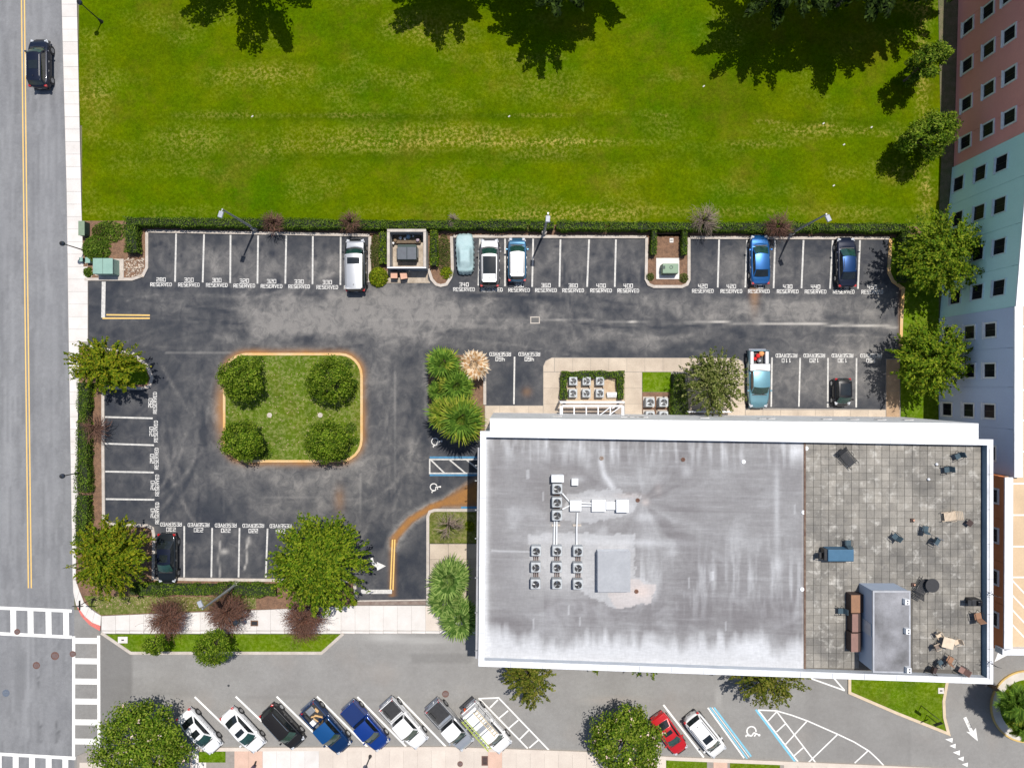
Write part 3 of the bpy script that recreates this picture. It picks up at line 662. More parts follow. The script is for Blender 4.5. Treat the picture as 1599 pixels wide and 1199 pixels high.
line(lot, (563.7, 923.5), (612, 923.5), 6.5, mWORN, ZL + .004, "stop_line")
line(lot, (671, 714), (749, 714), 3, mBLUEP, ZL, "blue_line"); line(lot, (671, 741.6), (749, 741.6), 3, mBLUEP, ZL, "blue_line"); line(lot, (720, 792.5), (752, 792), 3.5, mBLUEP, ZL, "blue_line")
hb = MB(); zz = ZL
for a, b_ in (((670, 717.2), (749, 717.2)), ((671, 716), (671, 740)), ((670, 738.8), (749, 738.8)), ((672.5, 717.6), (694, 738.5)), ((701.8, 717.6), (726.8, 738.5)), ((728.5, 717.6), (748, 734))):
    hb.seg(P(*a, zz), P(*b_, zz), 2.2 * MPP, zz); zz += 0.0004
hb.build("hatched_zone", mWORN, lot)
# stencil font
SF = {'R': [[(0, 0), (0, 1), (.6, 1), (.6, .5), (0, .5)], [(.25, .5), (.62, 0)]], 'E': [[(.6, 0), (0, 0), (0, 1), (.6, 1)], [(.12, .5), (.5, .5)]],
      'S': [[(.6, 1), (0, 1), (0, .5), (.6, .5), (.6, 0), (0, 0)]], 'V': [[(0, 1), (.3, 0), (.6, 1)]], 'D': [[(0, 0), (0, 1), (.42, 1), (.6, .8), (.6, .2), (.42, 0), (0, 0)]],
      'A': [[(0, 0), (.3, 1), (.6, 0)], [(.12, .35), (.48, .35)]], 'T': [[(0, 1), (.6, 1)], [(.3, 1), (.3, 0)]], 'O': [[(0, 0), (0, 1), (.6, 1), (.6, 0), (0, 0)]], 'P': [[(0, 0), (0, 1), (.6, 1), (.6, .5), (0, .5)]],
      '0': [[(0, 0), (0, 1), (.6, 1), (.6, 0), (0, 0)]], '1': [[(.1, .8), (.3, 1), (.3, 0)]], '2': [[(0, 1), (.6, 1), (.6, .5), (0, .5), (0, 0), (.6, 0)]], '3': [[(0, 1), (.6, 1), (.6, 0), (0, 0)], [(.15, .5), (.6, .5)]],
      '4': [[(0, 1), (0, .45), (.6, .45)], [(.5, 1), (.5, 0)]], '5': [[(.6, 1), (0, 1), (0, .55), (.6, .55), (.6, 0), (0, 0)]], '6': [[(.6, 1), (0, 1), (0, 0), (.6, 0), (.6, .5), (0, .5)]],
      '8': [[(0, 0), (0, 1), (.6, 1), (.6, 0), (0, 0)], [(0, .5), (.6, .5)]]}
def stencil(mb, text, c, h, ang, z, sp=0.86, wd=0.9, sw=0.17):
    n = len(text); tot = (n - 1) * sp * h * wd + .6 * h * wd
    ca, sa = math.cos(ang), math.sin(ang); zz = z
    for i, ch in enumerate(text):
        for pl in SF[ch]:
            for a, b_ in zip(pl[:-1], pl[1:]):
                q = []
                dx = b_[0] - a[0]; dy = b_[1] - a[1]; L = math.hypot(dx, dy); ex = sw * .45 / L
                for (u, v) in ((a[0] - dx * ex, a[1] - dy * ex), (b_[0] + dx * ex, b_[1] + dy * ex)):
                    X = -tot / 2 + (i * sp + u) * h * wd; Y = (v - .5) * h
                    q.append((c[0] + X * ca - Y * sa, c[1] + X * sa + Y * ca))
                mb.seg(q[0], q[1], sw * h, zz); zz += 0.0002
def stall_text(num, cx, cy, ang, pxoff=7.6):
    mb = MB(); c = P(cx, cy, ZL); up = (-math.sin(ang), math.cos(ang))
    if num: stencil(mb, num, (c[0] + up[0] * pxoff * MPP, c[1] + up[1] * pxoff * MPP), 5.6 * MPP, ang, ZL, sp=.92, wd=1.0)
    stencil(mb, "RESERVED", c, 5.2 * MPP, ang, ZL, sp=.92, wd=.9)
    o = mb.build("stall_lettering", mLETTER, lot); o['label'] = "white stencil RESERVED " + num; return o
for n_, x_, y_ in (("280", 251.5, 444.3), ("300", 295, 444.8), ("300", 338.5, 445.3), ("320", 381.5, 446.2), ("320", 424, 447), ("330", 467, 447.5), ("330", 511, 448.5), ("330", 554, 449),
                   ("340", 724.5, 452), ("340", 768, 452.5), ("350", 810.5, 453), ("360", 852.5, 453.3), ("380", 895, 453.6), ("400", 938.5, 453.7), ("400", 981, 454),
                   ("420", 1097.5, 454.5), ("420", 1142, 454.8), ("430", 1185, 454.9), ("430", 1230, 455.2), ("440", 1273.5, 455.5), ("440", 1317.5, 455.8), ("450", 1362, 456)):
    stall_text(n_, x_, y_, 0)
for n_, x_, y_ in (("460", 781, 553), ("460", 826.5, 553), ("110", 1228, 555.2), ("120", 1271.5, 555.2), ("130", 1315.5, 555.2), ("150", 1360, 555.5)):
    stall_text(n_, x_, y_, math.pi)
for n_, x_, y_ in (("230", 267, 818.5), ("230", 310, 819.3), ("220", 352.5, 820), ("220", 395.5, 820.5), ("200", 438, 821)):
    stall_text(n_, x_, y_, math.pi, 8)
for n_, x_, y_ in (("260", 242, 629), ("250", 243.5, 673.5), ("250", 244.5, 716), ("240", 245.5, 757.5), ("240", 245.5, 801)):
    stall_text(n_, x_, y_, math.pi / 2, 7)
def hc_symbol(px_, py_, ang, size, z, mat, par):
    mb = MB(); c = P(px_, py_, z); s = size * MPP; ca, sa = math.cos(ang), math.sin(ang); zz = z
    def T(u, v): return (c[0] + (u * ca - v * sa) * s, c[1] + (u * sa + v * ca) * s)
    arc = [T(-.05 + .36 * math.cos(R(a)), -.12 + .36 * math.sin(R(a))) for a in range(110, 400, 24)]
    for pl in (arc, [T(-.08, .5), T(-.05, .1), T(.28, .08), T(.42, -.32), T(.56, -.27)], [T(-.05, .28), T(.2, .28)]):
        for a, b_ in zip(pl[:-1], pl[1:]): mb.seg(a, b_, .1 * s, zz); zz += .0002
    mb.add([(*T(-.08 + .1 * math.cos(k), .56 + .1 * math.sin(k)), zz) for k in np.arange(0, 6.2, .9)], [tuple(range(7))])
    return mb.build("wheelchair_symbol", mat, par)
hc_symbol(681, 690, -math.pi / 2, 15, ZL, mLETTER, lot); hc_symbol(679, 761, -math.pi / 2, 15, ZL, mLETTER, lot)
hc_symbol(1175, 1143, R(-120), 20, ZS, mPAINT, st)
# turn arrow
def poly_mark(pts, z, mat, par, name):
    v = [(*P(a, b_, z), z) for a, b_ in pts]
    A = sum(v[i][0] * v[(i + 1) % len(v)][1] - v[(i + 1) % len(v)][0] * v[i][1] for i in range(len(v)))
    if A < 0: v = v[::-1]
    return MB().add(v, [tuple(range(len(v)))]).build(name, mat, par)
poly_mark([(578.5, 871), (582, 870), (583.5, 877), (588.5, 881), (588.5, 877), (602.5, 883.5), (589, 890.5), (588.5, 886), (581, 881)], ZL, mLETTER, lot, "turn_arrow")
# road markings
for off in (0, 4.6):
    MB().strip([P(a + off, b_, ZR) for a, b_ in ((33.3, -80), (33.5, 0), (37, 320), (41, 640), (44.3, 918))], 1.9 * MPP, ZR - .002, ZR).build("centre_line", mYELLOW, road)
def cross(par, pts_list, z, name="crossing_line"):
    zz = z
    for a, b_, w in pts_list:
        MB().seg(P(*a, zz), P(*b_, zz), w * MPP, zz).build(name, mPAINT, par); zz += .0006
cross(road, [((-160, 942), (112, 953.7), 5), ((-160, 981), (112, 994.5), 5)] + [((x_, 950.4 + x_ * .05), (x_ + .5, 988 + x_ * .055), 9) for x_ in (-90, -63, -35, -7, 20.5, 47.5, 75.6, 103)], ZR)
cross(road, [((-160, 1168), (118, 1183.5), 5)] + [((x_, 1176 + x_ * .06), (x_, 1230), 9) for x_ in (-80, -54, -28, -2, 24.5, 50, 76, 102)], ZR + .006)
cross(st, [((117, y_), (152.5, y_ + .4), 9) for y_ in (1000, 1031.7, 1063.4, 1094.6, 1127, 1157)] + [((154, 992), (154.5, 1186), 4.6), ((115.2, 993), (114.8, 1186), 4.6)], ZR + .008)
for a, b_ in (((304, 1087.6), (372, 1153)), ((368, 1087), (449, 1164)), ((432, 1087), (512, 1165)), ((495, 1087), (574, 1166)), ((558, 1087.6), (634, 1165)), ((621.3, 1087.6), (698, 1167)), ((684.6, 1089.7), (764, 1168)), ((1036, 1100), (1099, 1182))):
    line(st, a, b_, 2.8, mPAINT, ZS)
zz = ZS; hb = MB()
for a, b_ in (((748, 1090), (824, 1168)), ((778.6, 1089), (857, 1170.5)), ((747, 1090.3), (779.5, 1089)), ((765, 1104.6), (777.5, 1092)), ((779.7, 1120.5), (793.5, 1109)), ((794.5, 1136.5), (809.4, 1123.7)), ((811.6, 1153.5), (825.4, 1139.7)), ((826.4, 1167), (841, 1154.5))):
    hb.seg(P(*a, zz), P(*b_, zz), 2.2 * MPP, zz); zz += .0004
hb.build("hatched_zone", mPAINT, st)
hb = MB()
cv = [(1183.5, 1108), (1212.6, 1109.3), (1236, 1116), (1261, 1125), (1308, 1145.7), (1334, 1158), (1357, 1172), (1371, 1185), (1383, 1198), (1392, 1212)]
for a, b_ in list(zip(cv[:-1], cv[1:])) + [((1212.6, 1110), (1275.5, 1192.6)), ((1212.6, 1111), (1199.4, 1125)), ((1227.6, 1128.4), (1212.6, 1142)), ((1259.5, 1126), (1226.6, 1161.6)), ((1254.8, 1166.3), (1239.8, 1179.4)), ((1307.4, 1146.6), (1259.5, 1192.6)), ((1355, 1172), (1334.6, 1190.7))]:
    hb.seg(P(*a, zz), P(*b_, zz), 2.0 * MPP, zz); zz += .0003
hb.build("hatched_zone", mPAINT, st)
hb = MB(); zz = ZS
for a, b_ in (((1255, 1054.8), (1319, 1077.7)), ((1295, 1050), (1319, 1077.7))): hb.seg(P(*a, zz), P(*b_, zz), 2.2 * MPP, zz); zz += .0004
hb.build("hatched_zone", mPAINT, st)
line(st, (1105.3, 1104.5), (1162, 1183), 2.3, mPAINT, ZS); line(st, (1108.6, 1104), (1167, 1184), 2.0, mCYANP, ZS, "blue_line"); line(st, (1111.6, 1104), (1170, 1182), 1.0, mPAINT, ZS, "stall_line")
line(st, (1115, 1104), (1173, 1180.5), 2.6, mCYANP, ZS, "blue_line"); line(st, (1180.2, 1107.5), (1243.3, 1191), 3.0, mCYANP, ZS + .003, "blue_line"); line(st, (1184, 1108), (1247, 1190), 2.2, mPAINT, ZS + .0035)
for t in (((1476, 1153.7), (1488, 1151.6), (1487, 1159)), ((1482.7, 1164), (1492.3, 1160.5), (1492, 1168)), ((1488, 1174.2), (1499, 1170.8), (1498.5, 1179)), ((1495.7, 1183.8), (1505, 1180.4), (1504.4, 1188)), ((1502, 1192.7), (1511.5, 1190), (1510.8, 1196.8))):
    poly_mark(t, ZS, mPAINT, st, "yield_triangle")
poly_mark([(1504.2, 1120.5), (1508.8, 1118.5), (1519.5, 1141), (1523.8, 1136), (1526.8, 1156.5), (1509, 1141.8), (1514.5, 1142.5)], ZS, mPAINT, st, "lane_arrow")
poly_mark([(1565, 1009), (1576, 1021), (1553, 1033), (1559, 1017)], ZS, mPAINT, st, "lane_arrow")
# tiny stop lettering on the lane arrow
mb = MB(); stencil(mb, "STOP", P(1514, 1132, ZS), 3.0 * MPP, R(-62), ZS + .004, sp=.92); mb.build("arrow_lettering", mBLACK, st)

# ================================================================== MAIN BUILDING
ZT = 11.5; ZD = 10.8; k0 = FPX / (HC - ZT)
def B(px, py, z=ZT): return P(px, py, z)
NW, NE, SE, SW = B(750, 673), B(1551, 686), B(1551, 1068), B(747, 1040)
mbld = thing("office_building", (*P(1150, 860, 11), 0), "large white flat roofed building with grey roof and paved terrace", "building")
def inset(poly, d):
    n = len(poly); out = []
    for i in range(n):
        a, b_, c = Vector(poly[i - 1]), Vector(poly[i]), Vector(poly[(i + 1) % n])
        n1 = Vector((-(b_ - a).y, (b_ - a).x)).normalized(); n2 = Vector((-(c - b_).y, (c - b_).x)).normalized()
        m_ = (n1 + n2).normalized(); out.append(tuple(b_ + m_ * d / max(.3, m_.dot(n1))))
    return out
FP = [SW, SE, NE, NW]                                            # counter clockwise
MB().prism(inset(FP, 0.25), 0, ZD - 0.05).build("wall", mWHITE, mbld)
# parapets + copings, one per side
inner = inset(FP, 0.48); cop_out = FP
for i, nm in enumerate(("south", "east", "north", "west")):
    a, b_ = FP[i], FP[(i + 1) % 4]; c, d = inner[(i + 1) % 4], inner[i]
    q = inset(FP, 0.20); r_ = inset(FP, 0.44)
    MB().prism([q[i], q[(i + 1) % 4], r_[(i + 1) % 4], r_[i]], ZD - 0.3, ZT - 0.08).build("parapet", mWHITE, mbld)
    MB().prism([a, b_, c, d], ZT - 0.08, ZT).build("coping", mCOPE, mbld)
    if i != 2:
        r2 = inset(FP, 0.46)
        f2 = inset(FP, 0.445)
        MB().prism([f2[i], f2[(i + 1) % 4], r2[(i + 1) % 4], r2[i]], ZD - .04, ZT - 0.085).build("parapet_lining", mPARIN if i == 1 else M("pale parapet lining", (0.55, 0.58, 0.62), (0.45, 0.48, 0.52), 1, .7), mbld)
# second rail line on the east coping + coping joints
for i in range(4):
    a = Vector(FP[i]); b_ = Vector(FP[(i + 1) % 4]); n_ = int((b_ - a).length / 2.6)
    for k in range(1, n_):
        p = a + (b_ - a) * k / n_; d = (b_ - a).normalized(); nn = Vector((-d.y, d.x))
        MB().seg(tuple(p + nn * .03), tuple(p + nn * .45), 0.035, ZT + .004).build("coping_joint", mGALV, mbld)
MB().seg(tuple(Vector(B(1544.5, 700))), tuple(Vector(B(1544.5, 1060))), .05, ZT + .008).build("coping_seam", mBLACK, mbld)
# roof membrane, left part
def roofw(X, Y): return X, Y
RX0, RX1 = 753, 1256
def roof_fn(X, Y):
    lt = 0.0 + 0 * X; dk = 0 * X; ru = 0 * X
    wx_ = (fbm(X / 60, Y / 60, 71) - .5) * 60; wy_ = (fbm(X / 60, Y / 60, 72) - .5) * 40
    v = fbm(X / 6, Y / 60, 11); h_ = fbm(X / 70, Y / 3.5, 41); blot = fbm((X + wx_) / 40, (Y + wy_) / 30, 77)
    edge = (Y - 992 - (fbm(X / 9, Y / 90, 5) - .5) * 34 - (fbm(X / 45, Y / 200, 6) - .5) * 46) / 26
    lt = lt + 0.72 * np.clip(edge, 0, 1) + 0.8 * np.exp(-(np.maximum(X - 757, 0) / 6.0) ** 2)
    lt = lt + blob(X, Y, 1213, 790, 4, 90, .35) + blob(X, Y, 1215, 880, 9, 12, .4) + blob(X, Y, 1245, 700, 12, 16, .8)
    lt = lt + np.clip(v - .46, 0, 1) * 1.7 * np.exp(-((Y - 700) / 22.0) ** 2) + np.clip(v - .46, 0, 1) * 1.3 * np.exp(-((Y - 905 - wy_) / 45.0) ** 2) * (X > 1000)
    dk = dk + 0.95 * np.exp(-((Y - 955 - wy_ * .6) / 26.0) ** 2) * np.clip(.2 + 1.5 * (fbm(X / 12, Y / 50, 16) - .22), 0, 1) * (X > 850)
    dk = dk + blob(X, Y, 795, 985, 50, 14, .45) + blob(X, Y, 830, 1000, 40, 7, .3)
    for cx, cy, rr, am in ((1003, 785, 150, 1.0), (1022, 920, 120, .6)):
        x_ = X + wx_ * .35; y_ = Y + wy_ * .35
        ang = np.arctan2(y_ - cy, x_ - cx); rad = np.hypot(x_ - cx, (y_ - cy) * 1.2)
        st_ = fbm(np.cos(ang) * 3.2 + 20, np.sin(ang) * 3.2 + rad / 160, 33 + int(cx)); fall = np.exp(-(rad / rr) ** 2) * (1 - np.exp(-(rad / 14) ** 2))
        dk = dk + np.clip(st_ - .5, 0, 1) * 2.4 * fall * am; lt = lt + np.clip(.44 - st_, 0, 1) * .9 * fall * am
    dk = dk + np.clip(blot - .5, 0, 1) * .9 + np.clip(h_ - .5, 0, 1) * .55; lt = lt + np.clip(.40 - blot, 0, 1) * .8 + np.clip(.42 - h_, 0, 1) * .35
    lt = lt + blob(X, Y, 880, 902, 58, 34, .5) + blob(X, Y, 925, 850, 90, 7, .38) + blob(X, Y, 1025, 850, 60, 6, .2) + blob(X, Y, 945, 795, 50, 12, .42) + blob(X, Y, 1010, 810, 22, 6, .3)
    lt = lt + np.exp(-(seglen(X, Y, [(938, 722), (944, 745), (956, 762)]) / 4.0) ** 2) * .55 + blob(X, Y, 1072, 735, 8, 10, .3) + blob(X, Y, 985, 936, 34, 10, .45) + blob(X, Y, 900, 752, 14, 6, .35)
    ru = ru + blob(X, Y, 985, 776, 22, 4, .35) + blob(X, Y, 1008, 786, 6, 5, .55) + blob(X, Y, 1002, 928, 14, 10, .65) + blob(X, Y, 1028, 765, 6, 10, .15) + blob(X, Y, 870, 812, 8, 8, .2) + np.exp(-((X - 1255) / 1.5) ** 2) * .5
    wX = X + (fbm(X / 14, Y / 14, 91) - .5) * 14; wY = Y + (fbm(X / 14, Y / 14, 92) - .5) * 14
    pz = inpoly(wX, wY, [(828, 838), (990, 838), (990, 905), (1000, 905), (1024, 914), (1019, 948), (965, 954), (937, 943), (909, 929), (888, 917), (860, 905), (830, 880)])
    pz2 = inpoly(wX, wY, [(884, 774), (925, 770), (962, 764), (1002, 780), (990, 803), (950, 816), (900, 822), (862, 815), (880, 800)])
    dk = dk * (1 - .85 * pz) * (1 - .5 * pz2) + .16
    lt = lt * (1 - .6 * pz) + .34 * pz + .26 * pz2
    ru = ru + .45 * inpoly(wX, wY, [(945, 925), (990, 912), (1024, 914), (1019, 948), (965, 954)])
    lt = lt + ((X > 768) & (np.abs(Y - 869.5) < .9) & (X < 830)) * .35
    dk = dk + (np.abs((Y - 690) % 27) < 1.0) * .16
    for rx, ry in ((824, 745), (848, 780), (888, 960), (1112, 900), (1241, 792), (833, 985), (906, 978), (1133, 978), (1075, 912)):
        lt = lt + ((np.abs(X - rx) < 1.6) & (np.abs(Y - ry) < 8)) * .3
    return np.clip(lt, 0, .9), np.clip(dk, 0, .75) * (1 - np.clip(lt, 0, .9) * .6), ru
ri = inset(FP, 0.58)
def roof_warp(X, Y):
    # bilinear fit of the inner rectangle between the parapets
    def lerp(a, b_, t): return a + (b_ - a) * t
    topL, topR, botL, botR = 679.5, 690, 1034.5, 1063
    u = (X - RX0) / (1541 - RX0); v = (Y - 683) / (1050 - 683)
    return X, lerp(lerp(topL, topR, u), lerp(botL, botR, u), v)
rf = grid_sheet("roof_membrane", RX0, 683, RX1, 1050, 2.5, ZD, mROOF, roof_fn, mbld, warp=roof_warp)
# base under the terrace pavers
tb = [B(1256.5, 683, ZD), B(1547, 687, ZD), B(1547, 1063, ZD), B(1256.5, 1050, ZD)]
MB().prism(tb, ZD - .05, ZD - 0.005).build("terrace_base", M("dark paver bed", (0.12, 0.11, 0.095), None, 3, .95), mbld)
MB().prism([B(1255, 686, ZD), B(1257.5, 686, ZD), B(1257.5, 1050, ZD), B(1255, 1050, ZD)], ZD - .05, ZD + .09).build("terrace_edging", M("rusty edging strip", (0.10, 0.05, 0.035), (0.2, 0.14, 0.1), 3, .8), mbld)
# pavers
px0, px1, py0 = 1258.2, 1531.5, 689.5
ncol = 23; pw = (px1 - px0) / ncol; nrow = 31
cells = []
for j in range(nrow):
    for i in range(ncol):
        x_ = px0 + (i + .5) * pw; yt = 690 + (x_ - 1258) * .012; y_ = yt + (j + .5) * 11.75
        lim = 1046 + (x_ - 1256) * .033
        if y_ > lim - 3: continue
        if 1345 < x_ < 1420 and 932 < y_: continue
        cells.append((x_, y_))
sm = MATS
pm = pw * (HC - ZD) / FPX
pav_mesh = None; rest = MB()
order = sorted(cells, key=lambda c: math.hypot(c[0] - CX, c[1] - CY))
for n_, (x_, y_) in enumerate(order):
    c = P(x_, y_, ZD + .04); dz = random.uniform(-.006, .006)
    if n_ < 300:
        if pav_mesh is None:
            o = MB().box((0, 0, .02), (pm - .03, pm - .03, .04)).build("paver", mPAVER, mbld, world=False); pav_mesh = o.data
        else:
            o = bpy.data.objects.new("paver", pav_mesh); COL.objects.link(o); o.parent = mbld
        o.location = (c[0] - mbld.location.x, c[1] - mbld.location.y, ZD + dz)
    else: rest.box((c[0], c[1], ZD + .02 + dz), (pm - .03, pm - .03, .04))
o = rest.build("paver_field", mPAVER, mbld); o['kind'] = 'stuff'
# north gallery block (white box from ground to just under the roof)
GZ = 11.2
gal = [B(765, 655, GZ), B(765, 681, GZ), B(1527, 690, GZ), B(1527, 662, GZ)]
gal = [B(765, 653, GZ), B(765, 676, GZ), B(1528, 688, GZ), B(1528, 661, GZ)]
gx0, gx1 = gal[0][0], gal[2][0]
MB().prism(gal, 0, GZ).build("gallery", M("bright gallery render", (0.82, 0.82, 0.82), (0.66, 0.655, 0.65), 1.2, .7, fine=(4, .10), detail=7), mbld)
for z_ in (6.6,):
    for t in (.145, .295, .31, .325, .335, .47, .60, .615, .74, .80, .86, .92):
        gx = gx0 + (gx1 - gx0) * t; gy = gal[0][1] + (gal[3][1] - gal[0][1]) * t
        w_ = MB().box((gx, gy - .02, z_), (.8, .10, .7)).build("window", mFRAME, mbld)
        MB().box((gx, gy + .02, z_), (.66, .04, .56)).build("pane", mGLASS, w_)
# west and east, south wall windows
for (a, b_, n_) in ((NW, SW, 9), (SW, SE, 18), (SE, NE, 8)):
    a = Vector(a); b_ = Vector(b_); d = (b_ - a).normalized(); nn = Vector((d.y, -d.x))
    if (a + nn).length < a.length - 1e9: pass
    mid = Vector(B(1150, 860)); 
    if ((a + b_) / 2 + nn - mid).length < ((a + b_) / 2 - mid).length: nn = -nn
    for k in range(n_):
        for z_ in (2.2, 5.2, 8.2):
            p = a + (b_ - a) * (k + .5) / n_ - nn * .25
            rz = math.atan2(d.y, d.x)
            w_ = MB().box((p.x, p.y, z_), (1.4, .12, 1.3), rz).build("window", mFRAME, mbld)
            q = p + nn * .05
            MB().box((q.x, q.y, z_), (1.2, .06, 1.1), rz).build("pane", mGLASS, w_)
# lower ledge and bracket lights on the west side
lz = 9.8
MB().prism([B(748.6, 700, ZT), B(745.2, 700, ZT), B(741.5, 1034, ZT), B(745.5, 1034, ZT)], ZT - .9, ZT - .8).build("side_ledge", M("grey ledge", (0.38, 0.38, 0.40), None, 2, .6), mbld)
for y_ in (728, 752, 798, 843, 905, 960, 1020):
    c = B(746.5, y_, ZT); MB().box((c[0] - .12, c[1], ZT - .6), (.2, .06, .06)).ball((c[0] - .24, c[1], ZT - .55), .07).build("bracket_light", mGALV, mbld)
# stair penthouse
PZ = 13.1
ph = [B(1363, 1050, PZ), B(1422, 1051, PZ), B(1422, 922, PZ), B(1363, 922, PZ)]
MB().prism(inset(ph, .06), ZD, PZ - .12).build("stair_house", M("blue grey stair wall", (0.40, 0.46, 0.56), (0.36, 0.42, 0.52), 1, .7), mbld)
ro = MB().prism(ph, PZ - .12, PZ).build("stair_house_roof", M("stair roof edge metal", (0.42, 0.43, 0.46), None, 2, .5), mbld)
MB().prism(inset(ph, .14), PZ, PZ + .02).build("membrane", M("stair roof membrane", (0.10, 0.098, 0.10), (0.30, 0.30, 0.32), .45, .7, fine=(8, .1)), ro)
for x_, y_ in ((1417, 940), (1418.5, 986), (1420, 1047)):
    c = B(x_, y_, PZ + .4); MB().box((c[0], c[1], PZ + .21), (.34, .42, .38)).build("roof_vent", mCOPE, ro)
    MB().cyl((c[0] + .02, c[1] + .1), .06, PZ + .4, PZ + .42, 8).cyl((c[0] + .02, c[1] - .1), .06, PZ + .4, PZ + .42, 8).build("vent_hole", mBLACK, ro)
dr_ = B(1344, 985, 11.8)
MB().box((ph[0][0] + .03, (ph[0][1] + ph[3][1]) / 2, ZD + 1.0), (.06, 1.0, 2.0)).build("stair_door", M("pale door", (0.5, 0.52, 0.55), None, 3, .5), mbld)
# small roof fittings
for x_, y_, m_ in ((939.5, 715.5, mTWIGG), (1067, 717.5, mTWIG), (1161.5, 721, mCOPE), (996, 781, mTWIG), (994, 923.5, mTWIG), (1259.5, 700, mCOPE), (1255, 800, mCOPE), (1253, 920, mCOPE)):
    c = B(x_, y_, ZD + .1); MB().ring(c, .07, .17, ZD, ZD + .08, 14).cyl(c, .07, ZD, ZD + .05, 10).build("roof_drain", m_, mbld)

# ================================================================== APARTMENT BLOCK (right)
AZ = 10.25
apt = thing("apartment_block", (*P(1560, 500, 5), 0), "tall pastel block in pink, aqua, blue and orange wall sections", "building")
def ground_from_top(px_, py_): return P(px_, py_, AZ)
cP = M("salmon pink render", (0.90, 0.37, 0.33), (0.84, 0.33, 0.295), .4, .85, fine=(5, .03))
cC = M("aqua render", (0.62, 0.88, 0.86), (0.57, 0.84, 0.82), .4, .85, fine=(5, .03))
cB = M("periwinkle blue render", (0.58, 0.66, 0.84), (0.54, 0.61, 0.79), .4, .85, fine=(5, .03))
cO = M("burnt orange render", (0.86, 0.30, 0.12), (0.80, 0.27, 0.10), .4, .85, fine=(5, .03))
secs = [("pink", [P(1499, -120), P(1488.5, 262)], cP, [-120, -80, -20, 42.5, 105, 164, 222, 262], 0),
        ("aqua", [P(1486, 262), P(1467, 497)], cC, [262, 322, 385, 441, 497], 0),
        ("blue", [P(1465.5, 497), P(1465, 723)], cB, [497, 551, 604, 660, 723], 0),
        ("orange", [P(1452.5, 723), P(1451.5, 950)], cO, [723, 780, 837, 893, 950], 0)]
def wall_x(sec, yw):
    (x0, y0), (x1, y1) = sec[1]; return x0 + (x1 - x0) * (yw - y0) / (y1 - y0)
XB = P(1700, 0)[0]
for sec in secs:
    name, ln, mt, cuts, _ = sec
    for c0, c1 in zip(cuts[:-1], cuts[1:]):
        y0w = P(0, c0)[1] - .015; y1w = P(0, c1)[1] + .015
        q = [(wall_x(sec, y0w), y0w), (wall_x(sec, y1w), y1w), (wall_x(sec, y1w) + .4, y1w), (wall_x(sec, y0w) + .4, y0w)]
        o = MB().prism(q, 0, AZ - .12).build("wall_panel", mt, apt); o['label'] = name + " rendered wall panel"
    (x0, y0), (x1, y1) = ln
    MB().prism([(x0 + .04, y0), (x1 + .04, y1), (x1 + 30, y1), (x1 + 30, y0)], 0, AZ - .9).build("wall_core", M("wall core", tuple(v * .6 for v in (0.4, 0.4, 0.4)), None, 2, .9) if False else mt, apt)
    w_ = .62 if name != "pink" else .8
    MB().prism([(x0 - .06, y0), (x1 - .06, y1 + (.0 if name != "orange" else -.1)), (x1 + w_, y1), (x0 + w_, y0)], AZ - .12, AZ + .0).build("coping", mCOPE, apt)
    MB().prism([(x0 + .42, y0), (x1 + .42, y1), (x1 + 30, y1), (x0 + 30, y0)], AZ - .9, AZ - .55).build("roof_deck", M("tan parking deck", (0.60, 0.45, 0.29), (0.50, 0.37, 0.24), .5, .9, fine=(6, .05)), apt)
e0 = P(1451.5, 950); MB().box((e0[0] + 15.3, e0[1] - .25, AZ - .45), (31, .5, .9)).build("coping", mCOPE, apt)
MB().prism([(e0[0], e0[1]), (e0[0], e0[1] - .4), (e0[0] + 31, e0[1] - .4), (e0[0] + 31, e0[1])], 0, AZ - 1).build("wall_panel", cO, apt)
def win_on(sec, px_, py_, w=1.15, h=1.35, thick=.15, fm=mFRAME):
    # ray from the camera onto the vertical wall plane
    (x0, y0), (x1, y1) = sec[1]; dx = (px_ - CX) / FPX; dy = (CY - py_) / FPX
    # x(t)=dx*t, y(t)=dy*t, plane x = x0+(x1-x0)*(y-y0)/(y1-y0)
    s = (x1 - x0) / (y1 - y0); t = (x0 - s * y0) / (dx - s * dy)
    yw = dy * t; z = HC - t; xw = wall_x(sec, yw); ang = math.atan2(y1 - y0, x1 - x0)
    f = MB()
    for (u, v, a, b_) in ((0, h / 2 - thick / 2, w, thick), (0, -h / 2 + thick / 2, w, thick), (-w / 2 + thick / 2, 0, thick, h - 2 * thick - .004), (w / 2 - thick / 2, 0, thick, h - 2 * thick - .004)):
        f.box((xw - .03 + u * math.cos(ang), yw + u * math.sin(ang), z + v), (a, .12, b_), ang)
    o = f.build("window", fm, apt)
    MB().box((xw, yw, z), (w - 2 * thick, .07, h - 2 * thick), ang).build("pane", mGLASS, o)
    MB().box((xw - .04, yw, z), (.03, .03, h - 2 * thick), ang).build("mullion", mBLACK, o)
    MB().box((xw - .09, yw, z - h / 2 - .04), (w + .12, .22, .07), ang).build("sill", fm, o)
mFR2 = M("pale aqua window frame", (0.68, 0.76, 0.76), None, 3, .6)
for x_, y_ in ((1512.6, 41), (1511.5, 101.5), (1510.3, 161.6), (1508.6, 221.7), (1544.3, 16.4), (1545, 76.5), (1545, 139), (1543.8, 202), (1575.5, -8), (1577.5, 54), (1578, 117.6), (1577.5, 183)):
    win_on(secs[0], x_, y_, 1.42, 1.62)
for x_, y_ in ((1497.6, 287), (1531.6, 270.8), (1564.7, 255), (1496, 342), (1529.8, 332), (1562, 321), (1495, 402), (1528, 395), (1561.5, 385), (1493, 463.5), (1527, 456), (1560.6, 449.4)):
    win_on(secs[1], x_, y_, 1.42, 1.5, .07, mFR2)
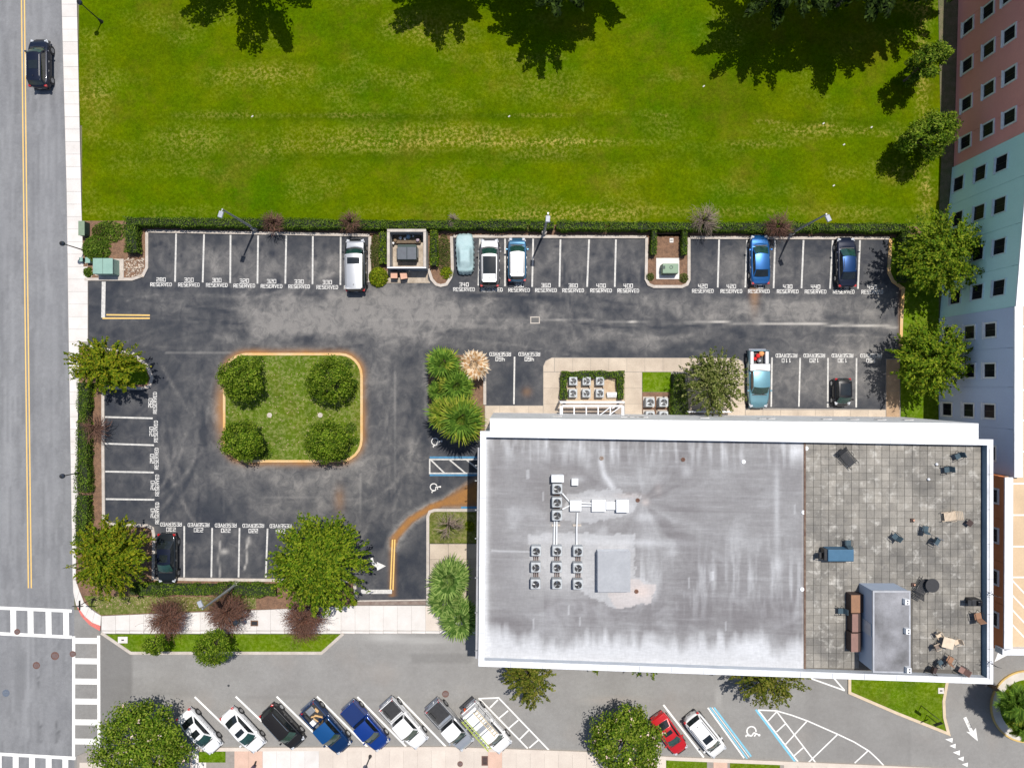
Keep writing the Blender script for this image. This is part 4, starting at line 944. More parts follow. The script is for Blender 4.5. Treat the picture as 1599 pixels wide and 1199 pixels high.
for x_, y_ in ((1482, 520), (1515, 519), (1547.4, 515.4), (1482, 580), (1515, 579), (1546.5, 578.4), (1480, 639), (1513.5, 640.5), (1546, 642), (1482, 697), (1515, 702), (1547, 707)):
    win_on(secs[2], x_, y_, 1.42, 1.6)
for x_, y_ in ((1550, 773), (1550, 834), (1550, 899), (1550, 964)):
    win_on(secs[3], x_, y_, 1.35, 1.6)
dz_ = AZ - .546
for y_ in (510, 560.5, 609, 656.5, 705):
    MB().seg(P(1591.5, y_, dz_), P(1700, y_, dz_), 2 * MPP, dz_).build("deck_line", mPAINT, apt)
for y_ in (755, 804, 853, 901):
    MB().seg(P(1578.5, y_, dz_), P(1700, y_, dz_), 2 * MPP, dz_).build("deck_line", mPAINT, apt)
for y_ in (904, 927, 950, 973):
    MB().seg(P(1579, y_, dz_ + .001), P(1610, y_ + 33, dz_ + .001), 1.8 * MPP, dz_ + .001).build("deck_line", mPAINT, apt)

#PART2
# ================================================================== VEGETATION
def leaf_quads(C, Nrm, L, Wd, jitter=0.5, curl=None):
    """C (n,3) centres, Nrm (n,3) preferred normals; returns V,F of leaf shaped quads"""
    n = len(C); nn = Nrm + rng.normal(0, jitter, (n, 3)); nn /= np.linalg.norm(nn, axis=1, keepdims=True) + 1e-9
    t = rng.normal(0, 1, (n, 3)) if curl is None else curl.copy(); t -= nn * np.sum(t * nn, 1, keepdims=True); t /= np.linalg.norm(t, axis=1, keepdims=True) + 1e-9
    b = np.cross(nn, t)
    l = (L * rng.uniform(.65, 1.35, n))[:, None]; w = (Wd * rng.uniform(.65, 1.35, n))[:, None]
    V = np.stack([C - t * l * .5, C + b * w * .5 - t * l * .05, C + t * l * .5, C - b * w * .5 - t * l * .05], 1).reshape(-1, 3)
    F = np.arange(n * 4).reshape(-1, 4)
    return V, F
def tree(name, label, cx, cy, zc, r, rz_, nl, leaf, mat, group=None, ncl=70, elong=(1, 1, 0), trunk=.18, cat="tree", flowers=0, low=-.35, lw=.5, droop=0.0, cl=.30, redtips=None, spray=0.0):
    wx, wy = P(cx, cy, zc)
    root = thing(name, (wx, wy, 0), label, cat, group)
    d = rng.normal(0, 1, (ncl, 3)); d[:, 2] = np.abs(d[:, 2]) * 1.0 + low * rng.uniform(0, 1, ncl); d /= np.linalg.norm(d, axis=1, keepdims=True)
    rad = rng.uniform(.45, 1.0, ncl) ** .6
    cc = d * rad[:, None] * (1 - cl * .6); 
    ca, sa = math.cos(elong[2]), math.sin(elong[2])
    crr = cl * rng.uniform(.6, 1.25, ncl)
    pick = rng.integers(0, ncl, nl)
    off = rng.normal(0, 1, (nl, 3)); off /= np.linalg.norm(off, axis=1, keepdims=True); off *= (rng.uniform(0, 1, nl) ** .45)[:, None]
    off[:, 2] *= .75
    tdir = None
    if spray:
        ax = d * np.array([1, 1, .35]) + rng.normal(0, .22, (ncl, 3)); ax[:, 2] -= .12; ax /= np.linalg.norm(ax, axis=1, keepdims=True)
        sft = rng.uniform(-1, 1, nl) ; wid = (1 - .55 * np.clip(sft, -.2, 1))[:, None]
        u = cc[pick] + ax[pick] * (sft * crr[pick] * 1.7 * spray)[:, None] + off * (crr[pick] * .42)[:, None] * wid
        tdir = ax[pick] + rng.normal(0, .45, (nl, 3))
    else: u = cc[pick] + off * crr[pick][:, None]
    nrm = off * .8 + d[pick] * .5 + np.array([0, 0, .7])
    X = u[:, 0] * r * elong[0]; Y = u[:, 1] * r * elong[1]
    Q = np.stack([X * ca - Y * sa, X * sa + Y * ca, u[:, 2] * rz_], 1) + np.array([wx, wy, zc])
    Q[:, 2] = np.maximum(Q[:, 2], .25)
    V, F = leaf_quads(Q, nrm, leaf, leaf * lw, .55, tdir)
    nbuild("crown", V, F, mat, root)
    tb = MB(); top = Vector((wx, wy, zc))
    lean = Vector((random.uniform(-.2, .2), random.uniform(-.2, .2), 0))
    tb.tube([(wx + lean.x * .5, wy + lean.y * .5, 0), Vector((wx, wy, zc * .5)) + lean * .4, (wx, wy, max(.3, zc - rz_ * .2))], [trunk, trunk * .8, trunk * .6], 8)
    for k in range(min(22, ncl)):
        e = Vector((cc[k][0] * r * elong[0] * ca - cc[k][1] * r * elong[1] * sa, cc[k][0] * r * elong[0] * sa + cc[k][1] * r * elong[1] * ca, cc[k][2] * rz_)) + top
        s = Vector((wx, wy, zc * random.uniform(.45, .75)))
        m_ = s.lerp(e, .5) + Vector((0, 0, .25 * r * .3))
        tb.tube([s, m_, e], [trunk * .45, trunk * .28, .02], 5, cap=False)
    tb.build("trunk", mBARK, root)
    if flowers:
        k = rng.integers(0, len(Q), flowers)
        Qf = Q[k] + np.array([0, 0, .08]); g_ = np.concatenate([Qf + rng.normal(0, .10, Qf.shape) for _ in range(5)])
        V, F = leaf_quads(g_, np.tile([0, 0, 1.0], (len(g_), 1)), .16, .14, .4)
        nbuild("blossom", V, F, LF['pink'], root)
    return root
OG = "large oaks along the top of the lawn"
tree("oak_tree", "large dark oak at the top left whose shadow covers the lawn near the road", 372, -148, 7, 7.4, 4.0, 15000, .46, LF['oak'], OG, 40, cl=.36, low=-.2, spray=.55, trunk=.35)
tree("oak_tree", "dark oak at the top middle with sunlit leaves over its own shadow", 862, -66, 6.0, 5.5, 3.6, 15000, .40, LF['oak'], OG, 40, cl=.36, low=-.2, spray=.55, trunk=.35)
tree("oak_tree", "dark oak just left of the top middle one, mostly seen as shadow", 700, -125, 6.5, 5.6, 3.6, 13000, .42, LF['oak'], OG, 40, cl=.36, low=-.2, spray=.55, trunk=.35)
tree("oak_tree", "smaller dark oak right of the top middle one, mostly seen as shadow", 955, -125, 6.5, 4.6, 3.2, 9000, .42, LF['oak'], OG, 40, cl=.36, low=-.2, spray=.55, trunk=.3)
tree("oak_tree", "dark oak above the right half of the lawn, left one of the right cluster", 1240, -66, 7.0, 5.8, 3.6, 13000, .42, LF['oak'], OG, 40, cl=.36, low=-.2, spray=.55, trunk=.35)
tree("oak_tree", "dark oak in the right cluster whose shadow reaches furthest down the lawn", 1370, -68, 7.5, 6.0, 3.8, 16000, .42, LF['oak'], OG, 40, cl=.36, low=-.2, spray=.55, trunk=.35)
tree("oak_tree", "oak with sunlit crown in the right cluster, nearest the pink wall", 1455, -80, 6.8, 5.2, 3.6, 13000, .40, LF['oak'], OG, 40, cl=.36, low=-.2, spray=.55, trunk=.35)
# smaller lawn trees
ang = math.atan2(-(70 - 600), 650) 
tree("young_tree", "small leaning dark green tree beside the pink wall, upper of the two", 1444, 100, 3.6, 1.75, 2.9, 6000, .24, LF['dense'], "young trees beside the pink wall", 46, (1.35, .9, R(38)), .12, low=-.9, cl=.26)
tree("young_tree", "fuller dark green tree beside the pink wall, lower of the two", 1450, 212, 3.4, 2.25, 3.0, 9000, .24, LF['dense'], "young trees beside the pink wall", 60, (1.25, .95, R(30)), .14, low=-.9, cl=.26)
G1 = "trees standing around the parking lot"
tree("lot_tree", "bushy tree at the top right corner of the lot in front of the aqua wall", 1466, 399, 4.2, 3.6, 2.7, 13000, .27, LF['bright'], G1, 210, (1, 1, 0), cl=.24, spray=1.0)
tree("lot_tree", "bushy tree in front of the blue wall at the right end of the lot", 1456, 560, 3.9, 3.3, 2.4, 11500, .27, LF['bright'], G1, 190, cl=.24, spray=1.0)
tree("lot_tree", "loose olive tree on the walkway beside the teal pickup", 1114, 596, 3.6, 2.8, 2.3, 7500, .24, LF['olive'], G1, 150, cl=.24, redtips=None, spray=1.0)
tree("lot_tree", "yellow green tree on the curved island tip beside the road", 166, 572, 3.2, 2.7, 1.9, 8000, .28, LF['yellow'], G1, 130, (1.2, .85, R(-8)), cl=.26, spray=1.0)
tree("lot_tree", "yellow green tree beside the lower left corner of the lot, left of the dark sedan", 175, 868, 3.9, 3.25, 2.4, 13500, .27, LF['yellow'], G1, 220, cl=.24, spray=1.0)
tree("lot_tree", "big spiky yellow green tree at the lower lot edge beside the exit", 500, 879, 4.4, 4.15, 2.9, 19000, .29, LF['bright'], G1, 290, cl=.22, spray=1.0)
G2 = "four dense round trees on the square island"
for x_, y_, r_, l_ in ((377, 591, 2.35, "upper left dense round tree on the square island"), (516, 594, 2.4, "upper right dense round tree on the square island"),
                       (378, 688, 2.15, "lower left dense round tree on the square island"), (512, 689, 2.3, "lower right dense round tree on the square island")):
    tree("round_tree", l_, x_, y_, 2.3, r_, 2.0, 8000, .17, LF['dense'], G2, 130, cl=.22, low=-.5, lw=.7, trunk=.1)
G3 = "flowering crape myrtles by the lower pavement"
tree("crape_myrtle", "large green crape myrtle with pale blossom over the lower left pavement", 218, 1168, 3.4, 5.0, 2.6, 15000, .25, LF['myrtle'], G3, 150, cl=.22, flowers=60, lw=.6)
tree("crape_myrtle", "crape myrtle with pink blossom beside the red car", 979, 1160, 3.2, 3.75, 2.6, 11000, .24, LF['myrtle'], G3, 120, cl=.23, flowers=70, lw=.6)
tree("crape_myrtle", "crape myrtle mostly below the frame whose shadow falls on the blue stall line", 1180, 1262, 3.2, 3.0, 2.4, 5000, .25, LF['myrtle'], G3, 80, cl=.23, lw=.6)
G4 = "street trees along the access street"
tree("street_tree", "small round street tree on the tapered grass island, right of its smaller neighbour", 334, 1009, 2.9, 2.0, 1.7, 4200, .20, LF['dense'], G4, 70, cl=.25)
tree("street_tree", "smallest street tree near the left tip of the tapered grass island", 242, 1006, 2.6, 1.15, 1.2, 1700, .19, LF['dense'], G4, 34, cl=.3)
tree("street_tree", "yellowish street tree at the lower left roof corner of the building", 829, 1056, 3.6, 2.55, 2.0, 5000, .24, LF['street'], G4, 90, cl=.22, spray=1.0)
tree("street_tree", "street tree almost hidden by the roof, only leaf tips showing above the red car", 1012, 1020, 3.4, 1.9, 1.8, 2600, .24, LF['bright'], G4, 50, cl=.25, spray=1.0)
tree("street_tree", "street tree whose single leafy tip shows below the roof edge above the crape myrtle", 936, 1026, 3.4, 1.25, 1.5, 1400, .24, LF['bright'], G4, 30, cl=.28, spray=1.0)
tree("street_tree", "wide olive street tree below the roof edge left of the triangular grass island", 1200, 1052, 3.7, 2.9, 2.2, 6500, .24, LF['street'], G4, 90, (1.2, .9, 0), cl=.22, spray=1.0)
# bushes
def bush(label, cx, cy, r, h, n, leaf, mat, name="bush", group=None, lw=.4, elong=(1, 1, 0)):
    wx, wy = P(cx, cy, h * .5); root = thing(name, (wx, wy, 0), label, "bush", group)
    a = rng.uniform(0, 2 * math.pi, n); q = rng.uniform(0, 1, n) ** .55; tilt = rng.uniform(.1, 1, n)
    X = np.cos(a) * q * r * elong[0]; Y = np.sin(a) * q * r * elong[1]; ca, sa = math.cos(elong[2]), math.sin(elong[2])
    Z = h * np.sqrt(np.clip(1.02 - q ** 2, 0, 1)) * rng.uniform(.55, 1.05, n)
    C = np.stack([X * ca - Y * sa + wx, X * sa + Y * ca + wy, np.maximum(Z, .12)], 1)
    N = np.stack([np.cos(a) * q * .8, np.sin(a) * q * .8, np.full(n, .8)], 1)
    V, F = leaf_quads(C, N, leaf, leaf * lw, .5); nbuild("foliage", V, F, mat, root)
    m_ = MB()
    for k in range(9):
        t = 2 * math.pi * k / 9; m_.tube([(wx, wy, 0), (wx + .5 * r * math.cos(t), wy + .5 * r * math.sin(t), h * .7)], [.03, .012], 4)
    m_.build("stem", mBARK, root); return root
bush("spiky green shrub beside the utility box and the pavement", 148, 388, 1.35, 1.1, 1300, .42, LF['hedge'], lw=.16)
bush("bright yellow green bush below the dumpster bay hedge", 590, 432, .95, 1.0, 1100, .24, LF['bush'])
bush("small leafy plant at the tip of the rounded bed right of the dumpster bay", 697, 426, .62, .5, 300, .3, LF['bush'], lw=.25)
bush("ground cover patch left of the dumpster bay", 586, 396, .75, .35, 1500, .16, LF['cover'], "ground_cover_patch", elong=(.8, 2.6, 0))
bush("ground cover patch right of the dumpster bay", 693, 397, .75, .35, 1500, .16, LF['cover'], "ground_cover_patch", elong=(.95, 2.6, 0))
bush("low shrubs between the lawn and the rocky bed", 168, 362, 1.4, .6, 1500, .2, LF['hedge'], elong=(1.2, .8, 0))
bush("tiny clipped shrub left of the green transformer", 1015, 432, .42, .5, 260, .16, LF['cover'])
bush("tiny clipped shrub right of the green transformer", 1068, 434, .48, .5, 300, .16, LF['cover'])
bush("thin shrub at the left end of the rocky bed", 137, 425, .5, .5, 260, .22, LF['hedge'])
bush("grassy tuft near the bare tree by the building wall", 733, 822, .5, .5, 260, .25, LF['bush'])
bush("small yellow shrub at the foot of the big spiky tree", 552, 940, .4, .4, 200, .2, LF['bush'])
for x_, y_, r_, l_ in ((402, 566, .75, "upper left"), (541, 570, .6, "upper right"), (548, 668, .55, "right hand upper"), (553, 688, .45, "right hand lower"), (413, 706, .8, "lower left"), (405, 560, .3, "tiny upper left"), (552, 600, .5, "right hand middle")):
    bush(l_ + " low shrub at the edge of the square island", x_, y_, r_, .5, int(420 * r_), .15, LF['hedge'], "low_shrub", "low shrubs on the square island", lw=.7)
# bare twiggy trees
def twig_tree(label, cx, cy, z, r, n, mat, name="bare_shrub", leaf=None, cat="shrub", group="bare reddish shrubs", flat=.5, base=None, th=.028):
    wx, wy = P(cx, cy, z * .7); root = thing(name, (wx, wy, 0), label, cat, group)
    m_ = MB(); tips = []
    for k in range(n):
        a = random.uniform(0, 2 * math.pi); e = random.uniform(.25, 1.0); rr = r * random.uniform(.55, 1.0)
        p0 = Vector((wx + random.uniform(-.1, .1), wy + random.uniform(-.1, .1), 0))
        p1 = Vector((wx + rr * .35 * math.cos(a) * e, wy + rr * .35 * math.sin(a) * e, z * .55))
        a2 = a + random.uniform(-.5, .5); p2 = Vector((wx + rr * e * math.cos(a2), wy + rr * e * math.sin(a2), z * (1.05 - .45 * e) * random.uniform(.85, 1.1)))
        m_.tube([p0, p1, p2], [th * 1.6, th, th * .35], 3, cap=False)
        for j in range(5):
            t = random.uniform(.25, .95); s = p1.lerp(p2, t); a3 = a2 + random.uniform(-1.1, 1.1); L = r * random.uniform(.18, .42)
            q = s + Vector((L * math.cos(a3), L * math.sin(a3), L * random.uniform(-.1, .7)))
            q2 = q + Vector((L * .5 * math.cos(a3 + .5), L * .5 * math.sin(a3 + .5), random.uniform(-.2, .1)))
            m_.tube([s, q, q2], [th * .6, th * .42, th * .2], 3, cap=False); tips += [q, q2, s]
    m_.build("twigs", mat, root)
    if leaf is not None:
        T = np.array([tuple(t) for t in tips]); T = T[::2] + rng.normal(0, .08, T[::2].shape)
        V, F = leaf_quads(T, np.tile([0, 0, 1.0], (len(T), 1)), .15, .05, .5); nbuild("leaves", V, F, leaf, root)
    return root
twig_tree("bare reddish shrub on the hedge just right of the left parking lamp", 425, 347, 2.6, 1.25, 60, mTWIG)
twig_tree("bare brown shrub on the hedge above the silver van", 546, 345, 2.4, 1.2, 46, mTWIG)
twig_tree("small grey bare shrub on the hedge right of the dumpster bay", 706, 343, 1.6, .8, 26, mTWIGG)
twig_tree("wide grey bare shrub on the hedge right of the transformer island", 1100, 342, 2.5, 1.7, 60, mTWIGG)
twig_tree("bare reddish shrub above the blue sedan beside the lamp pole", 1217, 353, 2.6, 1.5, 80, mTWIG)
twig_tree("bare brown shrub growing through the left hedge", 146, 669, 2.2, 1.6, 50, mTWIG, flat=.3)
twig_tree("dense reddish shrub by the pavement, leftmost of three", 259, 964, 2.4, 2.1, 190, mTWIG, leaf=LF['redleaf'])
twig_tree("dense reddish shrub by the pavement behind the lower parking lamp", 354, 957, 2.4, 2.2, 190, mTWIG, leaf=LF['redleaf'])
twig_tree("dense reddish shrub by the pavement under the big spiky tree", 474, 968, 2.4, 2.2, 190, mTWIG, leaf=LF['redleaf'])
twig_tree("small bare grey tree on the grassy bed beside the building", 700, 822, 3.0, 1.7, 26, mTWIGG, name="bare_tree", cat="tree", group=None, th=.035)
# hedges
def hedge(label, pts, w, h, dens=190, mat=None, leaf=.14, name="hedge", cat="hedge", flat=False, z0=0.0, topm=None):
    wp = [Vector(P(a, b_, h * .6)) for a, b_ in pts]; c = sum(wp, Vector((0, 0))) / len(wp)
    root = thing(name, (c.x, c.y, 0), label, cat, "clipped hedges around the lots")
    MB().strip([tuple(p) for p in wp], w * .8, 0.05, h * .88).build("dark_core", mDARKC, root)  # added solid core, green-black, to stop views through the leaves
    Cs = []; Ns = []
    for a, b_ in zip(wp[:-1], wp[1:]):
        L = (b_ - a).length; d = (b_ - a) / L; nn = Vector((-d.y, d.x)); n = int(L * (w + 2 * h * .7) * dens)
        t = rng.uniform(-.02, 1.02, n); s = rng.uniform(-1, 1, n); side = rng.uniform(0, 1, n) < (2 * h * .7) / (w + 2 * h * .7)
        ww = w / 2 * (1 + .30 * (vnoise(t * L * 1.1 + a.x, t * 0 + a.y, 5) - .5) * 2 + .12 * (vnoise(t * L * 4, s * 0 + np.sign(s), 15) - .5))
        off = np.where(side, np.sign(s) * ww * rng.uniform(.85, 1.12, n), s * ww)
        z = np.where(side, rng.uniform(.1, h, n), h * rng.uniform(.84, 1.06, n) + .38 * (vnoise(t * L * 1.6 + a.x, s * 1.2, 8) - .5))
        Cs.append(np.stack([a.x + d.x * t * L + nn.x * off, a.y + d.y * t * L + nn.y * off, z], 1))
        Ns.append(np.stack([np.where(side, nn.x * np.sign(s), 0) * 1.0, np.where(side, nn.y * np.sign(s), 0) * 1.0, np.where(side, .3, 1.0)], 1))
    C = np.concatenate(Cs); N = np.concatenate(Ns)
    V, F = leaf_quads(C, N, leaf, leaf * .6, .55); nbuild("foliage", V, F, mat or LF['hedge'], root); return root
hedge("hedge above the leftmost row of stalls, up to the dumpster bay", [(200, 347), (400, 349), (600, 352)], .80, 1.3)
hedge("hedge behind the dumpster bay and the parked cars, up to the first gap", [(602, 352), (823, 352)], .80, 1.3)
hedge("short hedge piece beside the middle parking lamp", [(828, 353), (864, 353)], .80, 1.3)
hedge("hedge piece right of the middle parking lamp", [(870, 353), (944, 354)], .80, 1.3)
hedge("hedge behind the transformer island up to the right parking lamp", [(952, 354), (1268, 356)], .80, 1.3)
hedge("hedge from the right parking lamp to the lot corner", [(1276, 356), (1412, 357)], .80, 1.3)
hedge("short upright hedge closing the left end of the stalls", [(207, 352), (208, 395)], 1.2, 1.15)
hedge("narrow hedge left of the dumpster wall", [(599, 364), (599, 412)], .75, 1.1, mat=LF['dense'])
hedge("narrow hedge right of the dumpster wall", [(678, 362), (678, 415)], .7, 1.1, mat=LF['dense'])
hedge("narrow hedge strip left inside the transformer island", [(1021, 361), (1020, 398)], .5, 1.1)
hedge("narrow hedge strip right inside the transformer island", [(1068, 361), (1068, 398)], .5, 1.1)
hedge("upper hedge between the road pavement and the left stalls", [(133, 598), (132, 660), (131, 766)], 1.15, 1.1)
hedge("lower hedge between the road pavement and the left stalls", [(131, 774), (129, 850)], 1.25, 1.1)
hedge("hedge along the lower left stalls behind the dark sedan", [(206, 919), (320, 920), (430, 921)], 1.1, 1.0)
hedge("hedge along the top of the condenser bed", [(878, 585), (973, 585)], .62, .9)
hedge("hedge on the left side of the condenser bed", [(880, 588), (880, 623)], .62, .9)
hedge("hedge on the right side of the condenser bed", [(968, 588), (969, 623)], .6, .9)
hedge("flat clipped bright green hedge right of the two condensers", [(1059.5, 584), (1059.5, 648)], 1.35, 1.3, 300, LF['bush'] if False else LF['hedge'], .1)
hedge("hedge growing round the lot corner under the bushy tree", [(1412, 362), (1412, 440)], 1.0, 1.2)
# palms
def frond_mesh(kind, R_, mat, seed):
    rs = np.random.default_rng(seed); V = []; F = []
    def quad(p0, p1, w0, w1, up=(0, 0, 1)):
        p0 = np.array(p0, float); p1 = np.array(p1, float); d = p1 - p0; s = np.cross(d, up); s /= np.linalg.norm(s) + 1e-9
        o = len(V); V.extend([p0 - s * w0, p0 + s * w0, p1 + s * w1, p1 - s * w1]); F.append((o, o + 1, o + 2, o + 3))
    if kind == 'fan':
        pet = R_ * .42; quad((0, 0, 0), (pet, 0, .12), .035, .02); quad((0, 0, 0), (pet, 0, .10), .02, .02, (0, 1, 0))
        n = 17
        for k in range(n):
            a = R(-115 + 230 * k / (n - 1)) + rs.normal(0, .05); L = R_ * .55 * (1 - .25 * abs(k / (n - 1) - .5) * 2) * rs.uniform(.85, 1.1)
            m_ = (pet + L * .5 * math.cos(a), L * .5 * math.sin(a), .12 - .04 * L); e = (pet + L * math.cos(a), L * math.sin(a), .10 - .28 * L * rs.uniform(.7, 1.5))
            quad((pet, 0, .12), m_, .015, .075); quad(m_, e, .075, .008)
    else:
        n = 16; pr = (0, 0, 0)
        for k in range(1, n + 1):
            t = k / n; p = (R_ * t * (1 - .12 * t), 0, .55 * R_ * (t * .8 - t * t * 1.15)); quad(pr, p, .03, .02)
            for sgn in (-1, 1):
                L = R_ * .42 * math.sin(math.pi * min(1, t * .8 + .22)) * rs.uniform(.85, 1.15)
                e = (p[0] + L * .75, p[1] + sgn * L * .62, p[2] - .18 * L); quad(p, e, .055, .01)
            pr = p
    me = bpy.data.meshes.new("frond"); me.from_pydata([tuple(v) for v in V], [], F); me.materials.append(mat); me.update(); return me
def palm(label, cx, cy, zc, r, n, mats, kind='fan', name="fan_palm", group="palms beside the building", dead=False):
    wx, wy = P(cx, cy, zc); root = thing(name, (wx, wy, 0), label, "palm tree", group)
    MB().tube([(wx + .15, wy, 0), (wx + .05, wy, zc * .5), (wx, wy, zc)], [.2, .16, .14], 8).build("trunk", mBARK, root)
    ms = [frond_mesh(kind, r, m_, i + int(cx)) for i, m_ in enumerate(mats)]
    for k in range(n):
        t = k / n; a = k * 2.39996 + random.uniform(-.15, .15); el = R(62 - 85 * t + random.uniform(-6, 6)) * (1 if not dead else .5)
        o = bpy.data.objects.new("frond", ms[int(min(.999, t) * len(ms)) if random.random() < .6 else random.randrange(len(ms))]); COL.objects.link(o); o.parent = root
        o.location = (0, 0, zc - .05 * t)
        o.rotation_euler = (Matrix.Rotation(a, 4, 'Z') @ Matrix.Rotation(-el, 4, 'Y') @ Matrix.Rotation(random.uniform(-.35, .35), 4, 'X')).to_euler()
        s = random.uniform(.85, 1.08); o.scale = (s, s, s)
    return root
pg, py_ = LF['palm'], LF['palmy']
palm("green fan palm at the top left of the palm clump", 692, 569, 3.2, 1.95, 30, [pg, py_])
palm("dead orange brown fan palm at the top right of the palm clump", 740, 570, 2.8, 1.6, 30, [LF['deadp']], dead=True)
palm("green fan palm in the middle of the palm clump", 713, 604, 3.0, 2.1, 28, [pg, py_])
palm("short green fan palm at the left of the palm clump, below the top one", 687, 612, 2.2, 1.5, 20, [pg])
palm("large yellow green fan palm over the lower left of the palm clump", 694, 645, 4.2, 1.9, 30, [py_, pg])
palm("largest yellow green fan palm of the clump, nearest the roof corner", 722, 655, 4.9, 2.6, 40, [pg, py_, py_])
FG = [LF['grasspalm'], LF['grasspalm']]
palm("feathery palm beside the left roof edge, upper crown", 703, 903, 3.2, 2.3, 44, FG, 'fan', "feather_palm")
palm("feathery palm beside the left roof edge, middle crown", 697, 936, 2.8, 2.1, 36, FG, 'fan', "feather_palm")
palm("feathery palm beside the left roof edge, lower crown over the pavement", 718, 966, 3.1, 2.2, 42, FG, 'fan', "feather_palm")
palm("dark green palm at the left side of the roundabout", 1588, 1098, 3.8, 2.1, 30, [pg, pg], 'pinnate', "roundabout_palm", "palms on the roundabout")
palm("yellowish palm at the right side of the roundabout by the frame edge", 1604, 1112, 3.4, 2.0, 26, [py_, pg], 'pinnate', "roundabout_palm", "palms on the roundabout")
palm("palm at the lower side of the roundabout", 1597, 1134, 2.8, 1.7, 24, [pg, py_], 'pinnate', "roundabout_palm", "palms on the roundabout")
# rocks in the corner bed
rb = MB()
for k in range(260):
    if k < 200: a, b_ = random.uniform(190, 226), random.uniform(404, 433)
    else: a, b_ = random.uniform(133, 162), random.uniform(400, 433)
    if 158 < a < 192 and b_ > 403: continue
    c = P(a, b_); s = random.uniform(.06, .2); rb.box((c[0], c[1], .12), (s, s * random.uniform(.6, 1.2), s * .7), M=Matrix.Rotation(random.uniform(0, 6), 4, 'Z') @ Matrix.Rotation(random.uniform(-.5, .5), 4, 'X'), taper=.6)
tag(rb.build("landscaping_rocks", mROCK), "pale rocks scattered round the green utility box", kind='stuff')
# clippings / leaf litter
rb = MB()
for k in range(500):
    a, b_ = random.uniform(150, 400), random.uniform(931, 950); c = P(a, b_); s = random.uniform(.05, .12)
    rb.box((c[0], c[1], .11), (s, s * .6, .02), rz=random.uniform(0, 6))
for k in range(500):
    a, b_ = random.uniform(355, 560), random.uniform(560, 715); c = P(a, b_); s = random.uniform(.05, .11)
    rb.box((c[0], c[1], .11), (s, s * .6, .02), rz=random.uniform(0, 6))
tag(rb.build("leaf_litter", M("dry leaf litter", (0.42, 0.33, 0.22), (0.28, 0.18, 0.10), 6, .95, isl=.4)), "dry leaves scattered on the thin grass", kind='stuff')

# ================================================================== VEHICLES
def paint(name, c, c2=None, metal=.25, rough=.32):
    return M(name, c, c2 or tuple(x * .92 for x in c), 1.5, rough, metal, coat=.9 if max(c) > .2 else .35, obj=True, spec=.5 if max(c) > .2 else .3)
def hermite(tab, x):
    if x <= tab[0][0]: return tab[0][1]
    for (a, b_), (c, d) in zip(tab[:-1], tab[1:]):
        if x <= c:
            t = (x - a) / (c - a); t = t * t * (3 - 2 * t) * .5 + t * .5
            return b_ + (d - b_) * t
    return tab[-1][1]
CARS = dict(
    sedan=dict(L=4.85, W=1.85, H=1.45, top=[(-2.42, .72), (-2.30, .92), (-1.7, 1.02), (0, 1.0), (1.0, .98), (1.9, .84), (2.3, .68), (2.42, .52)], wsb=1.12, wst=.38, rwt=-1.0, rwb=-1.72, wr=.60, rdrop=.05),
    suv=dict(L=4.75, W=1.92, H=1.70, top=[(-2.37, .95), (-2.25, 1.10), (0, 1.12), (1.1, 1.10), (1.85, .98), (2.22, .80), (2.37, .58)], wsb=1.22, wst=.62, rwt=-1.85, rwb=-2.2, wr=.66, rdrop=.08),
    boxsuv=dict(L=5.15, W=2.0, H=1.88, top=[(-2.57, 1.0), (-2.48, 1.18), (0, 1.20), (1.3, 1.18), (2.15, 1.05), (2.45, .85), (2.57, .6)], wsb=1.38, wst=.85, rwt=-2.3, rwb=-2.48, wr=.72, rdrop=.04),
    hatch=dict(L=4.3, W=1.82, H=1.58, top=[(-2.15, .9), (-2.05, 1.05), (0, 1.05), (1.0, 1.02), (1.7, .9), (2.0, .72), (2.15, .52)], wsb=1.15, wst=.55, rwt=-1.6, rwb=-1.98, wr=.66, rdrop=.06),
    micro=dict(L=2.7, W=1.62, H=1.52, top=[(-1.35, .85), (-1.28, 1.0), (0, 1.0), (.75, .98), (1.1, .85), (1.28, .65), (1.35, .5)], wsb=.95, wst=.45, rwt=-1.0, rwb=-1.22, wr=.68, rdrop=.05),
    coupe=dict(L=4.7, W=1.9, H=1.38, top=[(-2.35, .75), (-2.22, .98), (-1.6, 1.02), (0, .98), (.85, .95), (1.8, .84), (2.2, .70), (2.35, .5)], wsb=.95, wst=.2, rwt=-.9, rwb=-1.65, wr=.58, rdrop=.06),
    pickup=dict(L=5.6, W=1.98, H=1.86, top=[(-2.8, .66), (-.95, .66), (-.90, 1.16), (0.3, 1.18), (1.25, 1.15), (2.25, 1.05), (2.62, .85), (2.8, .6)], wsb=1.32, wst=.72, rwt=-.72, rwb=-.88, wr=.70, rdrop=.03),
    truck=dict(L=5.5, W=2.0, H=1.88, top=[(-2.75, .66), (-.55, .66), (-.50, 1.16), (0.4, 1.18), (1.35, 1.15), (2.2, 1.05), (2.57, .85), (2.75, .6)], wsb=1.42, wst=.85, rwt=-.35, rwb=-.48, wr=.70, rdrop=.03),
)
